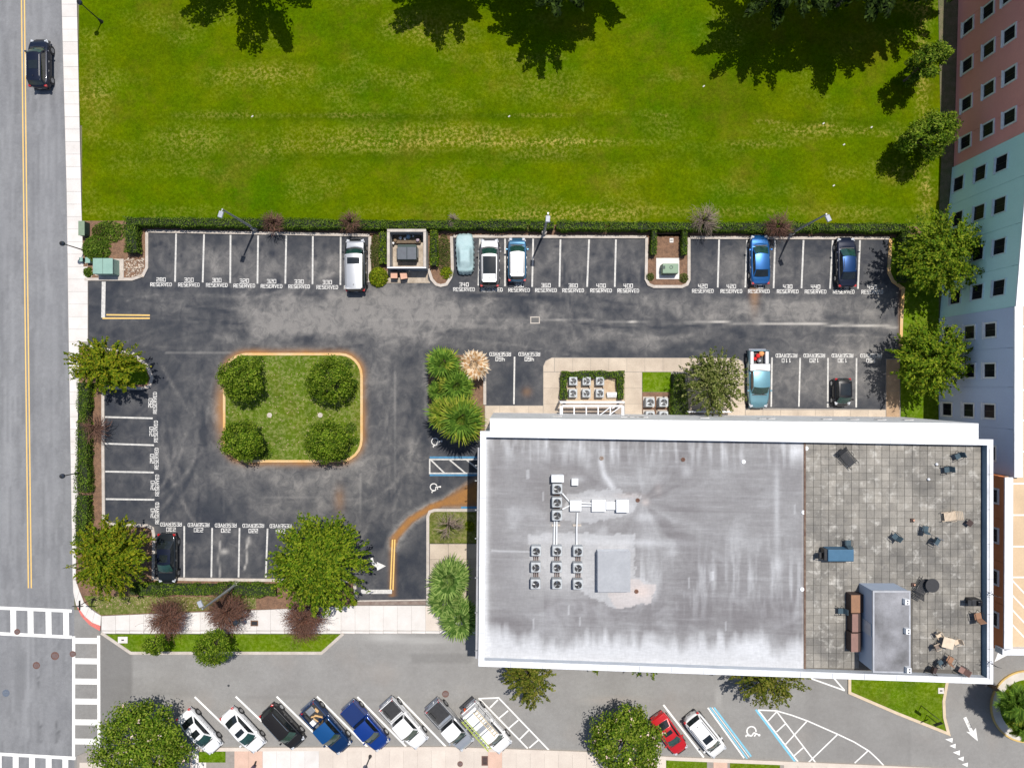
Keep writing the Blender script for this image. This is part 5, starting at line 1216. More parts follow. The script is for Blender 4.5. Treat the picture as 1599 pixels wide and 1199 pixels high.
def vehicle(kind, label, cx, cy, heading, body, roof=None, cat="car", name="parked_car", group=None, sunroof=None, rails=None, wagon=False, scale=1.0, hoodmat=None, tonneau=None, cap=None, stripes=False, rear=None):
    S = CARS[kind]; L, W, H = S['L'], S['W'], S['H']; hw = W / 2; roof = roof or body
    wx, wy = P(cx, cy, .85)
    root = thing(name, (wx, wy, .02), label, cat, group, R(heading))
    root.scale = (scale,) * 3
    def bw(x): 
        t = min(1, abs(2 * x / L)); return hw * (1 - t ** (7 if x > 0 else 9)) ** .30 * (1 - .05 * max(0, x / L * 2) ** 2)
    def tz(x, f): return hermite(S['top'], x) + .05 * (1 - f * f) - .03
    xs = [(-1 + 2 * k / 30) for k in range(31)]; xs = [L / 2 * math.sin(v * math.pi / 2) * .996 for v in xs]
    if kind in ('pickup', 'truck'):
        xb = S['rwb'] - .04; xs = sorted([x for x in xs if abs(x - xb) > .08] + [xb - .005, xb + .005])
    m_ = MB(); fr = [1, .97, .86, .55, 0, -.55, -.86, -.97, -1]; V = []; npt = None
    for x in xs:
        w = max(bw(x), .35); ring = []
        ring.append((x, w * .88, .24))
        ring.append((x, w * 1.0, .42)); ring.append((x, w * 1.0, max(.5, tz(x, 1) - .28)))
        for f in fr: ring.append((x, w * f * (.985 if abs(f) == 1 else 1), tz(x, f) - (.10 if abs(f) == 1 else .025 if abs(f) == .97 else 0)))
        ring.append((x, -w * 1.0, max(.5, tz(x, 1) - .28))); ring.append((x, -w * 1.0, .42)); ring.append((x, -w * .88, .24))
        V += ring; npt = len(ring)
    n = len(xs)
    F = [(i * npt + k, i * npt + (k + 1) % npt, (i + 1) * npt + (k + 1) % npt, (i + 1) * npt + k) for i in range(n - 1) for k in range(npt)]
    F = [f[::-1] for f in F]
    F += [tuple(range(npt)), tuple((n - 1) * npt + k for k in range(npt))[::-1]]
    m_.add(V, F); m_.build("body", body, root, world=False, smooth=kind not in ('pickup', 'truck'))
    if kind in ('pickup', 'truck'):
        for p in root.children[-1].data.polygons: p.use_smooth = abs(p.center.x - (S['rwb'] - .04)) > .02 and p.center.x > S['rwb']
    # front and rear lower trim
    for sx in (1, -1): MB().box((sx * (L / 2 - .12), 0, .36), (.22, W * .78, .2)).build("bumper", mBLKPL if kind in ('suv', 'boxsuv') else body, root, world=False, bevel=.03)
    # cabin
    bz = lambda x: hermite(S['top'], x)
    wsb, wst, rwt, rwb = S['wsb'], S['wst'], S['rwt'], S['rwb']; wb = hw * .90; wr = hw * S['wr'] / .66 * .70 if False else hw * (S['wr'] + .10)
    rd = S['rdrop']
    def loop(x0, x1, w_, z0, z1):   # rounded-ish rectangle loop
        return [(x0, -w_ * .93, z0), (x0 + (.05 if x0 > 0 else .05), 0, z0), (x0, w_ * .93, z0), (x1, w_ * .95, z1), (x1, 0, z1), (x1, -w_ * .95, z1)]
    # base: front (windscreen foot) bulges forward
    B0 = [(wsb, -wb * .93, bz(wsb) - .02), (wsb + .14, -wb * .45, bz(wsb + .1) + .0), (wsb + .18, 0, bz(wsb + .1) + .01), (wsb + .14, wb * .45, bz(wsb + .1) + .0), (wsb, wb * .93, bz(wsb) - .02)]
    B1 = [(rwb, wb * .93, bz(rwb) - .02), (rwb - .05, wb * .45, bz(rwb)), (rwb - .07, 0, bz(rwb)), (rwb - .05, -wb * .45, bz(rwb)), (rwb, -wb * .93, bz(rwb) - .02)]
    T0 = [(wst, -wr * .95, H - .05), (wst + .07, -wr * .5, H - .02), (wst + .09, 0, H - .01), (wst + .07, wr * .5, H - .02), (wst, wr * .95, H - .05)]
    T1 = [(rwt, wr * .93, H - .05 - rd), (rwt - .03, wr * .5, H - .02 - rd), (rwt - .04, 0, H - .01 - rd), (rwt - .03, -wr * .5, H - .02 - rd), (rwt, -wr * .93, H - .05 - rd)]
    c = MB(); c.add(B0 + B1 + T0 + T1, [(i, (i + 1) % 10, 10 + (i + 1) % 10, 10 + i) for i in range(10)])
    c.build("cabin_frame", body, root, world=False)
    # roof as curved grid
    g = MB(); nx_, ny_ = 8, 6; V = []
    for i in range(nx_ + 1):
        t = i / nx_; x0 = wst + .10 + (rwt - .05 - wst - .10) * t
        wloc = wr * (1.0 - .02 * t)
        for j in range(ny_ + 1):
            f = -1 + 2 * j / ny_
            xx = x0 - (.10 * f * f * (1 - t)) + .03 * f * f * t
            V.append((xx, wloc * f, H - rd * t + .03 * (1 - (2 * t - 1) ** 2) - .055 * f * f))
    F = [(i * (ny_ + 1) + j, (i + 1) * (ny_ + 1) + j, (i + 1) * (ny_ + 1) + j + 1, i * (ny_ + 1) + j + 1) for i in range(nx_) for j in range(ny_)]
    g.add(V, F); ro = g.build("roof", roof, root, world=False, smooth=True)
    def panel(name, quad_rows, mat, out, m0=.06, m1=.94, v0=.08, v1=.92, par=root):
        lo, hi = quad_rows; k = len(lo); V = []
        for row in (0, 1):
            v = v0 if row == 0 else v1
            for i in range(k):
                u = m0 + (m1 - m0) * i / (k - 1); p = u * (k - 1); i0 = min(int(p), k - 2); t = p - i0
                a = Vector(lo[i0]).lerp(Vector(lo[i0 + 1]), t); b_ = Vector(hi[i0]).lerp(Vector(hi[i0 + 1]), t)
                q = a.lerp(b_, v) + Vector(out); V.append(tuple(q))
        F = [(i, i + 1, k + i + 1, k + i) for i in range(k - 1)]
        return MB().add(V, F).build(name, mat, par, world=False, smooth=True)
    panel("windscreen", (B0, T0), mWIND, (.012, 0, .012), .04, .96, .03, .98)
    panel("rear_window", (B1, T1), rear or mCARGL, (-.012, 0, .012), .06, .94, .10, .95)
    sideL = ([B0[4], ((wsb + rwb) / 2, wb * .95, bz(0)), B1[0]], [T0[4], ((wst + rwt) / 2, wr * .96, H - .05 - rd / 2), T1[0]])
    sideR = ([B1[4], ((wsb + rwb) / 2, -wb * .95, bz(0)), B0[0]], [T1[4], ((wst + rwt) / 2, -wr * .96, H - .05 - rd / 2), T0[0]])
    panel("side_window", sideL, mCARGL, (0, .012, .006), .07, .95, .08, .92); panel("side_window", sideR, mCARGL, (0, -.012, .006), .05, .93, .08, .92)
    # bonnet and boot panels, slightly proud
    def patch(name, x0, x1, wf, mat, up=.012, taper=.9):
        V = []; a, b_ = 6, 6
        for i in range(a + 1):
            x = x0 + (x1 - x0) * i / a
            for j in range(b_ + 1):
                f = -1 + 2 * j / b_; V.append((x + (.12 * (1 - f * f) if i == 0 and x0 > 0 else 0), hw * wf * (taper if i == a else 1) * f, tz(x, f * wf) + up))
        F = [(i * (b_ + 1) + j, i * (b_ + 1) + j + 1, (i + 1) * (b_ + 1) + j + 1, (i + 1) * (b_ + 1) + j) for i in range(a) for j in range(b_)]
        return MB().add(V, F).build(name, mat, root, world=False, smooth=True)
    patch("bonnet", wsb + .16, L / 2 - .30, .80, hoodmat or body)
    for sgn in (-1, 1): MB().box((wsb + .3 + (L / 2 - wsb - .5) / 2, sgn * hw * .80, tz((wsb + L / 2) / 2, .8) + .004), (L / 2 - wsb - .55, .018, .03)).build("bonnet_seam", mBLKPL, root, world=False)
    MB().box((wsb + .17, 0, tz(wsb + .17, 0) - .0), (.09, W * .7, .05)).build("cowl", mBLKPL, root, world=False)
    for sgn in (-1, 1): MB().tube([(wsb + .16, sgn * .1 + .2, tz(wsb, 0) + .05), (wsb - .12, sgn * .1 + .35 * sgn, bz(wsb) + .16)], .012, 4).build("wiper", mBLKPL, root, world=False)
    if kind in ('sedan', 'coupe'): patch("boot_lid", rwb - .12, -L / 2 + .12, .78, body)
    # wheels
    wxp = L / 2 - .92 if L > 3 else L / 2 - .52; wr_ = .35 if kind in ('suv', 'boxsuv', 'pickup', 'truck') else .32
    for sx in (1, -1):
        for sy in (1, -1):
            t = MB(); cx_, cy_ = sx * wxp, sy * (hw - .085)
            Mx = Matrix.Rotation(math.pi / 2, 4, 'X')
            pts = [(cx_, cy_ - .11, wr_), (cx_, cy_ + .11, wr_)]
            t.tube(pts, wr_, 18); ty = t.build("wheel", mRUBBER, root, world=False)
            MB().tube([(cx_, cy_ + sy * .105, wr_), (cx_, cy_ + sy * .118, wr_)], wr_ * .66, 12).build("rim", mRIM, ty, world=False)
            MB().tube([(cx_, sy * (hw - .004), wr_), (cx_, sy * (hw + .012), wr_)], wr_ + .07, 14).build("wheel_arch", mBLKPL, root, world=False)
    for sy in (1, -1):
        MB().box((wsb - .22, sy * (hw + .10), bz(wsb) + .06), (.16, .20, .14)).build("mirror", body, root, world=False, bevel=.03)
        MB().box((L / 2 - .30, sy * hw * .72, tz(L / 2 - .30, .8) - .045), (.34, .30, .14), rz=-sy * .35).build("headlight", mHEAD, root, world=False, bevel=.03)
        zt_ = (1.0 if kind in ('pickup', 'truck') else tz(-L / 2 + .12, .8) - .02)
        MB().box((-L / 2 + .13, sy * hw * .80, zt_ - .08), (.22, .22, .22), rz=sy * .25).build("taillight", mTAIL, root, world=False, bevel=.03)
        for xx in (.15, -.75): 
            if L > 3.2 and not (kind == 'truck' and xx < -.5): MB().box((xx, sy * (hw + .008), .86), (.17, .03, .03)).build("door_handle", mCHROME if not stripes else body, root, world=False)
            if L > 3.2: MB().box((xx + .3, sy * (hw * .999), .70), (.015, .012, .46)).build("door_seam", mBLKPL, root, world=False)
        if rails: MB().tube([(wst - .1, sy * wr * .86, H - .02), (wst - .2, sy * wr * .86, H + .05), (rwt + .25, sy * wr * .86, H + .03), (rwt + .15, sy * wr * .86, H - .05)], .02, 5).build("roof_rail", rails, root, world=False)
    MB().box((L / 2 - .02, 0, .55), (.06, W * .5, .16)).build("grille", mBLKPL, root, world=False)
    MB().box((-L / 2 - .005, 0, .62), (.03, .36, .14)).build("number_plate", mCHROME, root, world=False)
    if sunroof:
        x0, x1, wf = sunroof; V = []
        for i in range(5):
            x = x0 + (x1 - x0) * i / 4; t = (wst + .1 - x) / (wst + .1 - rwt)
            for f in (-wf, -wf / 2, 0, wf / 2, wf): V.append((x, wr * f, H - rd * t + .03 * (1 - (2 * t - 1) ** 2) - .055 * f * f + .012))
        MB().add(V, [(i * 5 + j, (i + 1) * 5 + j, (i + 1) * 5 + j + 1, i * 5 + j + 1) for i in range(4) for j in range(4)]).build("sunroof", mCARGL, ro, world=False, smooth=True)
    if kind in ('suv', 'boxsuv', 'hatch'):
        MB().box((rwt - .06, 0, H - rd - .03), (.16, wr * 1.7, .03)).build("rear_spoiler", roof, root, world=False, bevel=.01)
        MB().tube([(rwt + .35, 0, H), (rwt + .2, 0, H + .08)], .02, 5).build("aerial", mBLKPL, root, world=False)
    if kind in ('pickup', 'truck'):
        xb = S['rwb'] - .06; bl = L / 2 + xb; x0 = -L / 2 + .04
        for sy in (1, -1):
            MB().box(((x0 + xb) / 2, sy * (hw - .09), .90), (xb - x0, .15, .52)).build("bed_side", body, root, world=False, bevel=.03)
            MB().box(((x0 + xb) / 2, sy * (hw - .09), 1.165), (xb - x0 - .04, .09, .015)).build("bed_rail", mBLKPL, root, world=False)
            MB().box((-wxp, sy * (hw - .28), .76), (.75, .22, .2)).build("wheel_housing", mBLKPL, root, world=False)
        MB().box((x0 + .03, 0, .90), (.08, W - .32, .5)).build("tailgate", body, root, world=False, bevel=.02)
        MB().box((xb - .04, 0, .92), (.06, W - .34, .5)).build("bulkhead", body, root, world=False)
        MB().box(((x0 + xb) / 2, 0, .685), (xb - x0 - .16, W - .36, .03)).build("bed_floor", tonneau if tonneau and cap != 'cover' else mBLKPL, root, world=False)
        MB().box((x0 - .1, 0, .52), (.18, W * .85, .12)).build("rear_bumper", mCHROME, root, world=False, bevel=.02)
        for k in range(7): MB().box(((x0 + xb) / 2, -.66 + .22 * k, .705), (xb - x0 - .2, .04, .012)).build("bed_rib", mGALV if False else mBLKPL, root, world=False)
        if cap == 'cover': MB().box(((x0 + xb) / 2, 0, 1.17), (xb - x0 - .12, W - .24, .03)).build("bed_cover", tonneau, root, world=False, bevel=.01)
    return root
W_ = paint("white car paint", (0.80, 0.80, 0.80), metal=0, rough=.3); SV = paint("silver car paint", (0.55, 0.56, 0.57), metal=.6, rough=.3)
NVY = paint("navy black car paint", (0.008, 0.012, 0.028), metal=.2); BLK = paint("black car paint", (0.008, 0.008, 0.010), metal=.1)
BLU = paint("bright blue car paint", (0.01, 0.10, 0.30), metal=.5); DKB = paint("dark blue car paint", (0.008, 0.04, 0.13), metal=.5); ROY = paint("royal blue car paint", (0.006, 0.045, 0.26), metal=.4)
TEA = paint("pale teal car paint", (0.12, 0.27, 0.33), metal=.4); REDP = paint("red car paint", (0.50, 0.008, 0.010), metal=.1); GRN = paint("charcoal green car paint", (0.014, 0.018, 0.022), metal=.3)
BRN = paint("dark olive brown car paint", (0.016, 0.014, 0.013), metal=.1); STB = paint("steel blue car paint", (0.05, 0.15, 0.26), metal=.5)
PT = "cars parked in the reserved stalls"; PS = "vehicles parked at an angle along the street"
vehicle('suv', "black car driving up the road in the right lane", 61, 99, 90, NVY, name="moving_car", rails=mCHROME, sunroof=(-.1, -.9, .6))
vehicle('boxsuv', "long silver van-like suv with black rails parked left of the dumpster bay", 555.5, 414, 90.5, GRN, SV, group=PT, sunroof=(.55, -.05, .72), rails=mBLKPL, hoodmat=SV)
vehicle('suv', "white suv with long dark glass roof parked right of the covered car", 764.5, 410, 90, paint("shaded white side paint", (0.10, 0.10, 0.11)), W_, hoodmat=W_, group=PT, sunroof=(.45, -1.2, .82), rails=mBLKPL)  # dark grey body paints the shade on the white car's sides
vehicle('hatch', "blue small suv with white roof parked in the stall marked 350", 807.5, 405, 90, STB, W_, group=PT, rails=mBLKPL)
vehicle('sedan', "bright blue sedan parked in the stall marked 430", 1187, 405, 91, BLU, group=PT)
vehicle('sedan', "dark navy sedan parked in the stall marked 440 nearest the tree", 1322.5, 409, 91, NVY, DKB, group=PT, rails=mCHROME)
vehicle('micro', "tiny black city car parked near the right end of the lower stalls", 1315.5, 612, -90, BLK, group=PT, stripes=True, sunroof=(.3, -.8, .75))
vehicle('sedan', "dark green black sedan parked beside the yellow green tree at lower left", 260, 872, -90, GRN, NVY, group=PT, sunroof=(.2, -.5, .6))
TP = vehicle('pickup', "pale teal pickup with white tool chest parked beside the olive tree", 1184, 592, -90, TEA, cat="pickup truck", name="parked_pickup", group=PT, hoodmat=TEA)
A = -47
vehicle('sedan', "white pickup-like suv half under the big left crape myrtle", 311, 1143, -48, W_, group=PS, sunroof=(.15, -.45, .6))
vehicle('sedan', "pearl white sedan with dark sunroof, left of the black suv", 379, 1141, -47, W_, group=PS, sunroof=(.15, -.35, .68))
vehicle('suv', "black suv parked between the white sedan and the loaded blue pickup", 441.5, 1135, -47, BLK, BRN, group=PS, hoodmat=BRN, rails=mCHROME)
TD = vehicle('pickup', "dark blue pickup with lumber in its open bed", 509.5, 1136.5, -48, DKB, BLU, cat="pickup truck", name="parked_pickup", group=PS)
vehicle('pickup', "royal blue pickup with a blue bed cover", 571, 1134.5, -48, ROY, cat="pickup truck", name="parked_pickup", group=PS, tonneau=paint("blue bed cover", (0.01, 0.03, 0.13), rough=.6), cap='cover', scale=.95)
vehicle('pickup', "white pickup with an open dark bed right of the royal blue pickup", 631, 1130.5, -48, W_, cat="pickup truck", name="parked_pickup", group=PS, scale=.96)
vehicle('truck', "silver white pickup with a long open dark bed left of the ladder truck", 703, 1133, -48, SV, W_, cat="pickup truck", name="parked_pickup", group=PS, scale=.98)
TL = vehicle('truck', "white work truck carrying ladders beside the hatched bay", 761, 1136, -48, W_, cat="pickup truck", name="parked_pickup", group=PS, cap='cover', tonneau=W_)
vehicle('coupe', "red coupe parked beside the pink flowering tree", 1046, 1147, -55, REDP, group=PS, sunroof=(-.25, -.65, .7), scale=.92)
vehicle('suv', "white suv with dark sunroof parked left of the blue lines", 1101.5, 1147.5, -51, W_, group=PS, sunroof=(.3, -.3, .62), rails=mBLKPL)
# things carried by the pickups
def on_veh(root, p):  # local -> world
    m_ = root.matrix_basis; return m_ @ Vector(p)
def cargo(root, name, label, cat, p, dims, mat, rz=0, bevel=.02):
    w = on_veh(root, p); t = MB().box((0, 0, dims[2] / 2), dims).build(name, mat, bevel=bevel)
    t.location = w; t.rotation_euler = (0, 0, root.rotation_euler.z + rz); return tag(t, label, cat)
tc = thing("tool_chest", on_veh(TP, (-1.12, 0, 1.17)), "white tool chest across the bed of the teal pickup", "tool chest", rz=TP.rotation_euler.z)
MB().box((0, 0, .1), (.62, 1.86, .2)).build("chest_body", W_, tc, world=False, bevel=.02); MB().box((0, 0, .215), (.64, 1.88, .03)).build("lid", W_, tc, world=False, bevel=.01)
for sy in (-1, 1): MB().box((0, sy * .6, .235), (.12, .05, .02)).build("latch", mCHROME, tc, world=False)
for sy in (-1, 1): cargo(TP, "bed_liner_box", ("upper" if sy < 0 else "lower") + " narrow white side box in the teal pickup bed" if False else ("narrow white side box in the teal pickup bed, " + ("left one in the photo" if sy < 0 else "right one in the photo")), "side box", (-2.05, sy * .72, .72), (1.15, .28, .48), W_)
def lump(root, name, label, cat, p, r, mat):
    w = on_veh(root, p); m_ = MB(); m_.ball((0, 0, r * .7), r, 10, 7, .75); t = m_.build(name, mat, smooth=True)
    for v in t.data.vertices: v.co *= 1 + .25 * (random.random() - .5)
    t.location = w; return tag(t, label, cat)
lump(TP, "sack", "orange sack at the tail end of the teal pickup bed", "sack", (-2.45, .28, .72), .27, M("orange sack cloth", (0.75, 0.33, 0.12), None, 5, .9))
lump(TP, "sack", "red sack beside the orange one in the teal pickup bed", "sack", (-2.25, -.05, .72), .24, M("red sack cloth", (0.6, 0.02, 0.02), None, 5, .9))
lump(TP, "sack", "small red sack nearest the tool chest in the teal pickup bed", "sack", (-1.95, -.35, .72), .2, M("red sack cloth", (0.6, 0.02, 0.02)))
lump(TP, "bucket_pile", "grey bundle in the middle of the teal pickup bed", "bundle", (-1.75, .1, .72), .24, mGALV)
mWOOD = M("yellow pine wood", (0.62, 0.40, 0.18), (0.5, 0.3, 0.13), 6, .8)
for k, (p, d, rz) in enumerate((((-1.35, .2, .72), (.8, .14, .12), .6), ((-1.6, -.1, .72), (.7, .12, .1), 1.1), ((-1.25, -.2, .8), (.6, .1, .08), .2), ((-1.9, .45, .72), (.45, .3, .12), .3))):
    cargo(TD, "lumber_piece", ("longest offcut", "slanting offcut", "thin topmost offcut", "flat square offcut")[k] + " of yellow lumber in the dark blue pickup", "lumber", p, d, mWOOD, rz, .005)
cargo(TD, "white_box", "white box in the bed corner of the dark blue pickup behind its cab", "box", (-1.25, -.55, .72), (.5, .45, .3), W_)
cargo(TD, "grey_crate", "grey crate at the tail of the dark blue pickup bed", "crate", (-2.25, 0, .72), (.6, .8, .22), mGALV)
# ladder truck equipment
cp_ = MB().box((0, 0, .3), (2.1, 1.75, .6), taper=.94).build("camper_top", W_, TL, world=False, bevel=.05); cp_.location = (-1.6, 0, 1.17)
MB().box((-.55, 0, 1.80), (.5, 1.6, .02)).build("camper_hatch", SV, TL, world=False)
rk = MB()
for x_ in (-2.3, -1.3, -.2): rk.tube([(x_, -.98, 1.1), (x_, -.92, 2.0), (x_, .92, 2.0), (x_, .98, 1.1)], .03, 5)
for y_ in (-.9, .9): rk.tube([(-2.6, y_, 2.0), (1.0, y_, 2.0)], .03, 5)
rk.build("ladder_rack", mGALV, TL, world=False)
def ladder(label, root, x0, x1, y, z, w, mat, rungs):
    c = on_veh(root, ((x0 + x1) / 2, y, z)); t = thing("ladder", c, label, "ladder", "ladders on the work truck", root.rotation_euler.z); L = (x1 - x0) / 2
    for s in (-1, 1): MB().box((0, s * w / 2, 0), (2 * L, .05, .09)).build("rail", mat, t, world=False)
    for k in range(rungs): MB().box((-L + .15 + (2 * L - .3) * k / (rungs - 1), 0, 0), (.04, w - .05, .04)).build("rung", mat, t, world=False)
ladder("lime yellow ladder on the left rack of the white work truck", TL, -2.5, 1.3, -.78, 2.09, .36, M("lime yellow fibreglass", (0.45, 0.55, 0.05), None, 4, .5), 12)
ladder("cream ladder on the right rack of the white work truck", TL, -2.4, .7, .62, 2.09, .40, M("cream fibreglass", (0.72, 0.58, 0.36), None, 4, .6), 10)
cn = thing("traffic_cone", on_veh(TL, (-2.85, -.35, 1.0)), "orange cone at the tail of the white work truck", "traffic cone")
MB().box((0, 0, .02), (.3, .3, .04)).build("base", mBLKPL, cn, world=False); MB().cyl((0, 0), .12, .04, .5, 12, .03).build("cone", M("orange cone plastic", (0.85, 0.12, 0.02), None, 4, .5), cn, world=False)
MB().box((-2.95, 0, .5), (.35, 1.7, .06)).build("step_plate", mBLKPL, TL, world=False)
# covered car: draped sheet
cvt = thing("covered_car", (*P(726, 396, .6), 0), "car hidden under a pale blue green cover left of the white suv", "covered car")
nx_, ny_ = 44, 24; V = []; Lc, Wc = 4.0, 1.75
for i in range(nx_ + 1):
    u = -1 + 2 * i / nx_
    for j in range(ny_ + 1):
        v = -1 + 2 * j / ny_
        su = math.sin(u * math.pi / 2) * .5 + u * .5; sv = math.sin(v * math.pi / 2) * .6 + v * .4
        x_ = su * Lc / 2; y_ = sv * Wc / 2 * (1.04 - (.16 if u < 0 else .10) * abs(u) ** 2 - .05 * math.exp(-((u + .2) / .25) ** 2))
        edge = max(abs(u), abs(v))
        prof = hermite([(-1, .80), (-.80, 1.0), (-.42, 1.42), (.02, 1.46), (.42, 1.0), (.8, .86), (1, .6)], su)
        cab = max(0, 1 - max(0, abs(v) - .38) / .30)
        z_ = min(prof, .98 + (prof - .98) * cab) if prof > .98 else prof
        z_ -= .22 * abs(v) ** 3
        skirt = max(0, (edge - .80) / .20)
        z_ = z_ * (1 - skirt ** 1.3) + .30 * skirt ** 1.3
        if skirt > 0: x_ += .03 * math.sin(j * 1.1) * skirt * (abs(u) > .8); y_ += .06 * math.sin(i * 1.3) * skirt * (abs(v) > .8)
        z_ += .012 * math.sin(i * .9 + j * .5) + .01 * (random.random() - .5)
        V.append((x_ * math.sqrt(1 - .16 * v ** 4), y_ * math.sqrt(1 - .30 * u ** 4), z_))
F = [(i * (ny_ + 1) + j, (i + 1) * (ny_ + 1) + j, (i + 1) * (ny_ + 1) + j + 1, i * (ny_ + 1) + j + 1) for i in range(nx_) for j in range(ny_)]
MB().add(V, F).build("car_cover", M("pale blue green car cover", (0.38, 0.50, 0.51), (0.32, 0.45, 0.46), 1.5, .7, fine=(8, .05)), cvt, world=False, smooth=True)
cvt.rotation_euler = (0, 0, R(92))
MB().tube([(-.3, 0, .05), (.3, 0, .05)], .3, 8).build("hidden_wheel", mRUBBER, cvt, world=False)

# ================================================================== STREET FURNITURE
def parking_lamp(label, tx, ty, h, hx, hy):
    wx, wy = P(tx, ty, h); t = thing("parking_lamp", (wx, wy, 0), label, "lamp post", "tall grey parking lamps")
    MB().cyl((0, 0), .28, 0, .7, 14, .26).build("base", mKERB, t, world=False)
    MB().tube([(0, 0, .7), (0, 0, h)], [.13, .075], 8).build("pole", mPOLE, t, world=False)
    hx_, hy_ = P(hx, hy, h); d = Vector((hx_ - wx, hy_ - wy))
    MB().tube([(0, 0, h - .05), (d.x * .5, d.y * .5, h + .02)], .04, 6).build("arm", mPOLE, t, world=False)
    MB().box((d.x, d.y, h), (.42, .62, .16), rz=math.atan2(d.y, d.x) - math.pi / 2, taper=.85).build("lamp_head", M("lamp head grey", (0.38, 0.40, 0.45), None, 3, .5), t, world=False, bevel=.03)
parking_lamp("tall grey parking lamp above the leftmost stalls", 347, 327, 7.7, 344.5, 335)
parking_lamp("tall grey parking lamp beside the car stall marked 360", 856, 333, 7.7, 855.5, 342)
parking_lamp("tall grey parking lamp between the blue and the navy sedans", 1290.5, 334.5, 7.7, 1293.5, 341)
parking_lamp("tall grey parking lamp at the hedge below the lower left stalls", 316, 950.5, 7.7, 312.5, 943)
def street_lamp(label, tx, ty, h=3.6):
    wx, wy = P(tx, ty, h); t = thing("street_lamp", (wx, wy, 0), label, "street lamp", "black ornamental street lamps")
    MB().cyl((0, 0), .2, 0, .3, 12, .14).cyl((0, 0), .14, .3, .6, 12, .08).build("base", mBLACK, t, world=False)
    MB().tube([(0, 0, .5), (0, 0, h - .35)], [.06, .045], 8).build("pole", mBLACK, t, world=False)
    MB().ball((0, 0, h - .12), .24, 12, 8, 1.1).build("globe", M("dark lamp globe", (0.03, 0.04, 0.06), None, 3, .3), t, world=False, smooth=True)
    MB().cyl((0, 0), .15, h + .1, h + .22, 12, .03).build("cap", mBLACK, t, world=False)
street_lamp("black street lamp on the pavement at the top left frame edge", 123, 3)
street_lamp("black street lamp leaning over the road by the rocky bed", 96, 380)
street_lamp("black street lamp leaning over the road beside the left hedge", 96, 743.5)
street_lamp("black street lamp on the pavement between the reddish shrubs", 367, 973)
street_lamp("black street lamp on the lower pavement below the royal blue pickup", 566, 1212)
def sign_post(label, tx, ty, h, blades, mat=mBLACK):
    wx, wy = P(tx, ty, h); t = thing("sign_post", (wx, wy, 0), label, "sign post")
    MB().tube([(0, 0, 0), (0, 0, h)], .035, 6).build("post", mat, t, world=False)
    for k, (a, L, hh, m_) in enumerate(blades): MB().box((0, 0, h - .12 - k * .28), (L, .03, hh), rz=R(a)).build("sign_blade", m_, t, world=False)
mGRNS = M("dark green sign", (0.02, 0.07, 0.05), None, 3, .4)
sign_post("street name post with crossed blades at the rounded pavement corner", 120, 947, 2.9, [(0, 1.0, .22, mBLACK), (90, .9, .22, mBLACK)])
sign_post("plain dark sign post beside the lower left tree by the road", 103, 886, 2.6, [(15, .5, .5, mBLACK)])
sign_post("thin dark post in the dry verge near the corner tree", 143, 938, 2.0, [(70, .5, .3, mBLACK), (160, .5, .2, mBLACK)])
sign_post("black square sign on the triangular grass island", 1461, 1119, 2.4, [(-35, .75, .75, mBLACK)])
sign_post("second sign with angled plate near the tip of the grass triangle", 1466, 1131, 2.0, [(20, .8, .4, mBLACK)])
def manhole(label, px_, py_, r, mat, z):
    c = P(px_, py_); t = thing("manhole_cover", (c[0], c[1], z), label, "manhole cover", "manhole covers"); r *= MPP
    MB().ring((0, 0), r * .88, r, 0, .012, 24).build("rim", mat, t, world=False); MB().cyl((0, 0), r * .86, 0, .008, 20).build("lid", mat, t, world=False)
    for k in range(-2, 3): MB().box((k * r * .28, 0, .011), (r * .08, r * 1.1 * (1 - .08 * k * k), .006)).build("tread", mGALV, t, world=False)
mMH = M("rusty cast iron", (0.17, 0.085, 0.065), (0.11, 0.06, 0.05), 8, .8); mMH2 = M("bluish cast iron", (0.12, 0.15, 0.20), None, 8, .7)
manhole("largest rusty manhole cover between the two crossings", 86, 1023.5, 6.4, mMH, .014); manhole("rusty manhole cover at the centre of the junction", 57, 1038.4, 5.6, mMH, .014)
manhole("rusty cover touching the vertical crossing line", 114, 1020.5, 4.8, mMH, .028); manhole("rusty cover on the upper crossing", 27, 986, 4.6, mMH, .028); manhole("bluish manhole cover by the left frame edge", 9.5, 1081.6, 5.6, mMH2, .014)
manhole("rusty manhole cover in the street above the silver white pickup", 695.7, 1083, 5.4, mMH, .010); manhole("rusty cover in the lower pavement left of the brown grate", 718.6, 1191, 4.4, mMH, .131)
manhole("tiny dark cover in the street above the black suv", 357, 1070, 1.8, mBLACK, .010)
def grate(label, px_, py_, w, h, z, rz=0, frame=mKERB, n=5, bar=mBLACK):
    c = P(px_, py_); t = thing("drain_grate", (c[0], c[1], z), label, "drain grate", None, rz); w *= MPP; h *= MPP
    MB().box((0, 0, .006), (w, h, .012)).build("pit", mBLACK, t, world=False)
    f = MB(); b_ = .09
    for s in (-1, 1): f.box((s * (w / 2 + b_ / 2), 0, .012), (b_, h + 2 * b_, .024)); f.box((0, s * (h / 2 + b_ / 2), .012), (w - .004, b_, .024))
    f.build("frame", frame, t, world=False)
    for k in range(n): MB().box((0, -h / 2 + h * (k + .5) / n, .018), (w - .01, h / n * .35, .012)).build("bar", mMH if n == 6 else mBLKPL, t, world=False)
grate("storm drain grate in the middle of the parking lot", 835.5, 500, 12, 8, .022)
grate("brown rectangular grate in the pink pavement strip", 757, 1186, 7, 12, .131, 0, mMH, 6)
grate("small tan drain plate in the pavement right of the street lamp", 398, 972, 9, 6, .131, 0, mMULCH, 3)
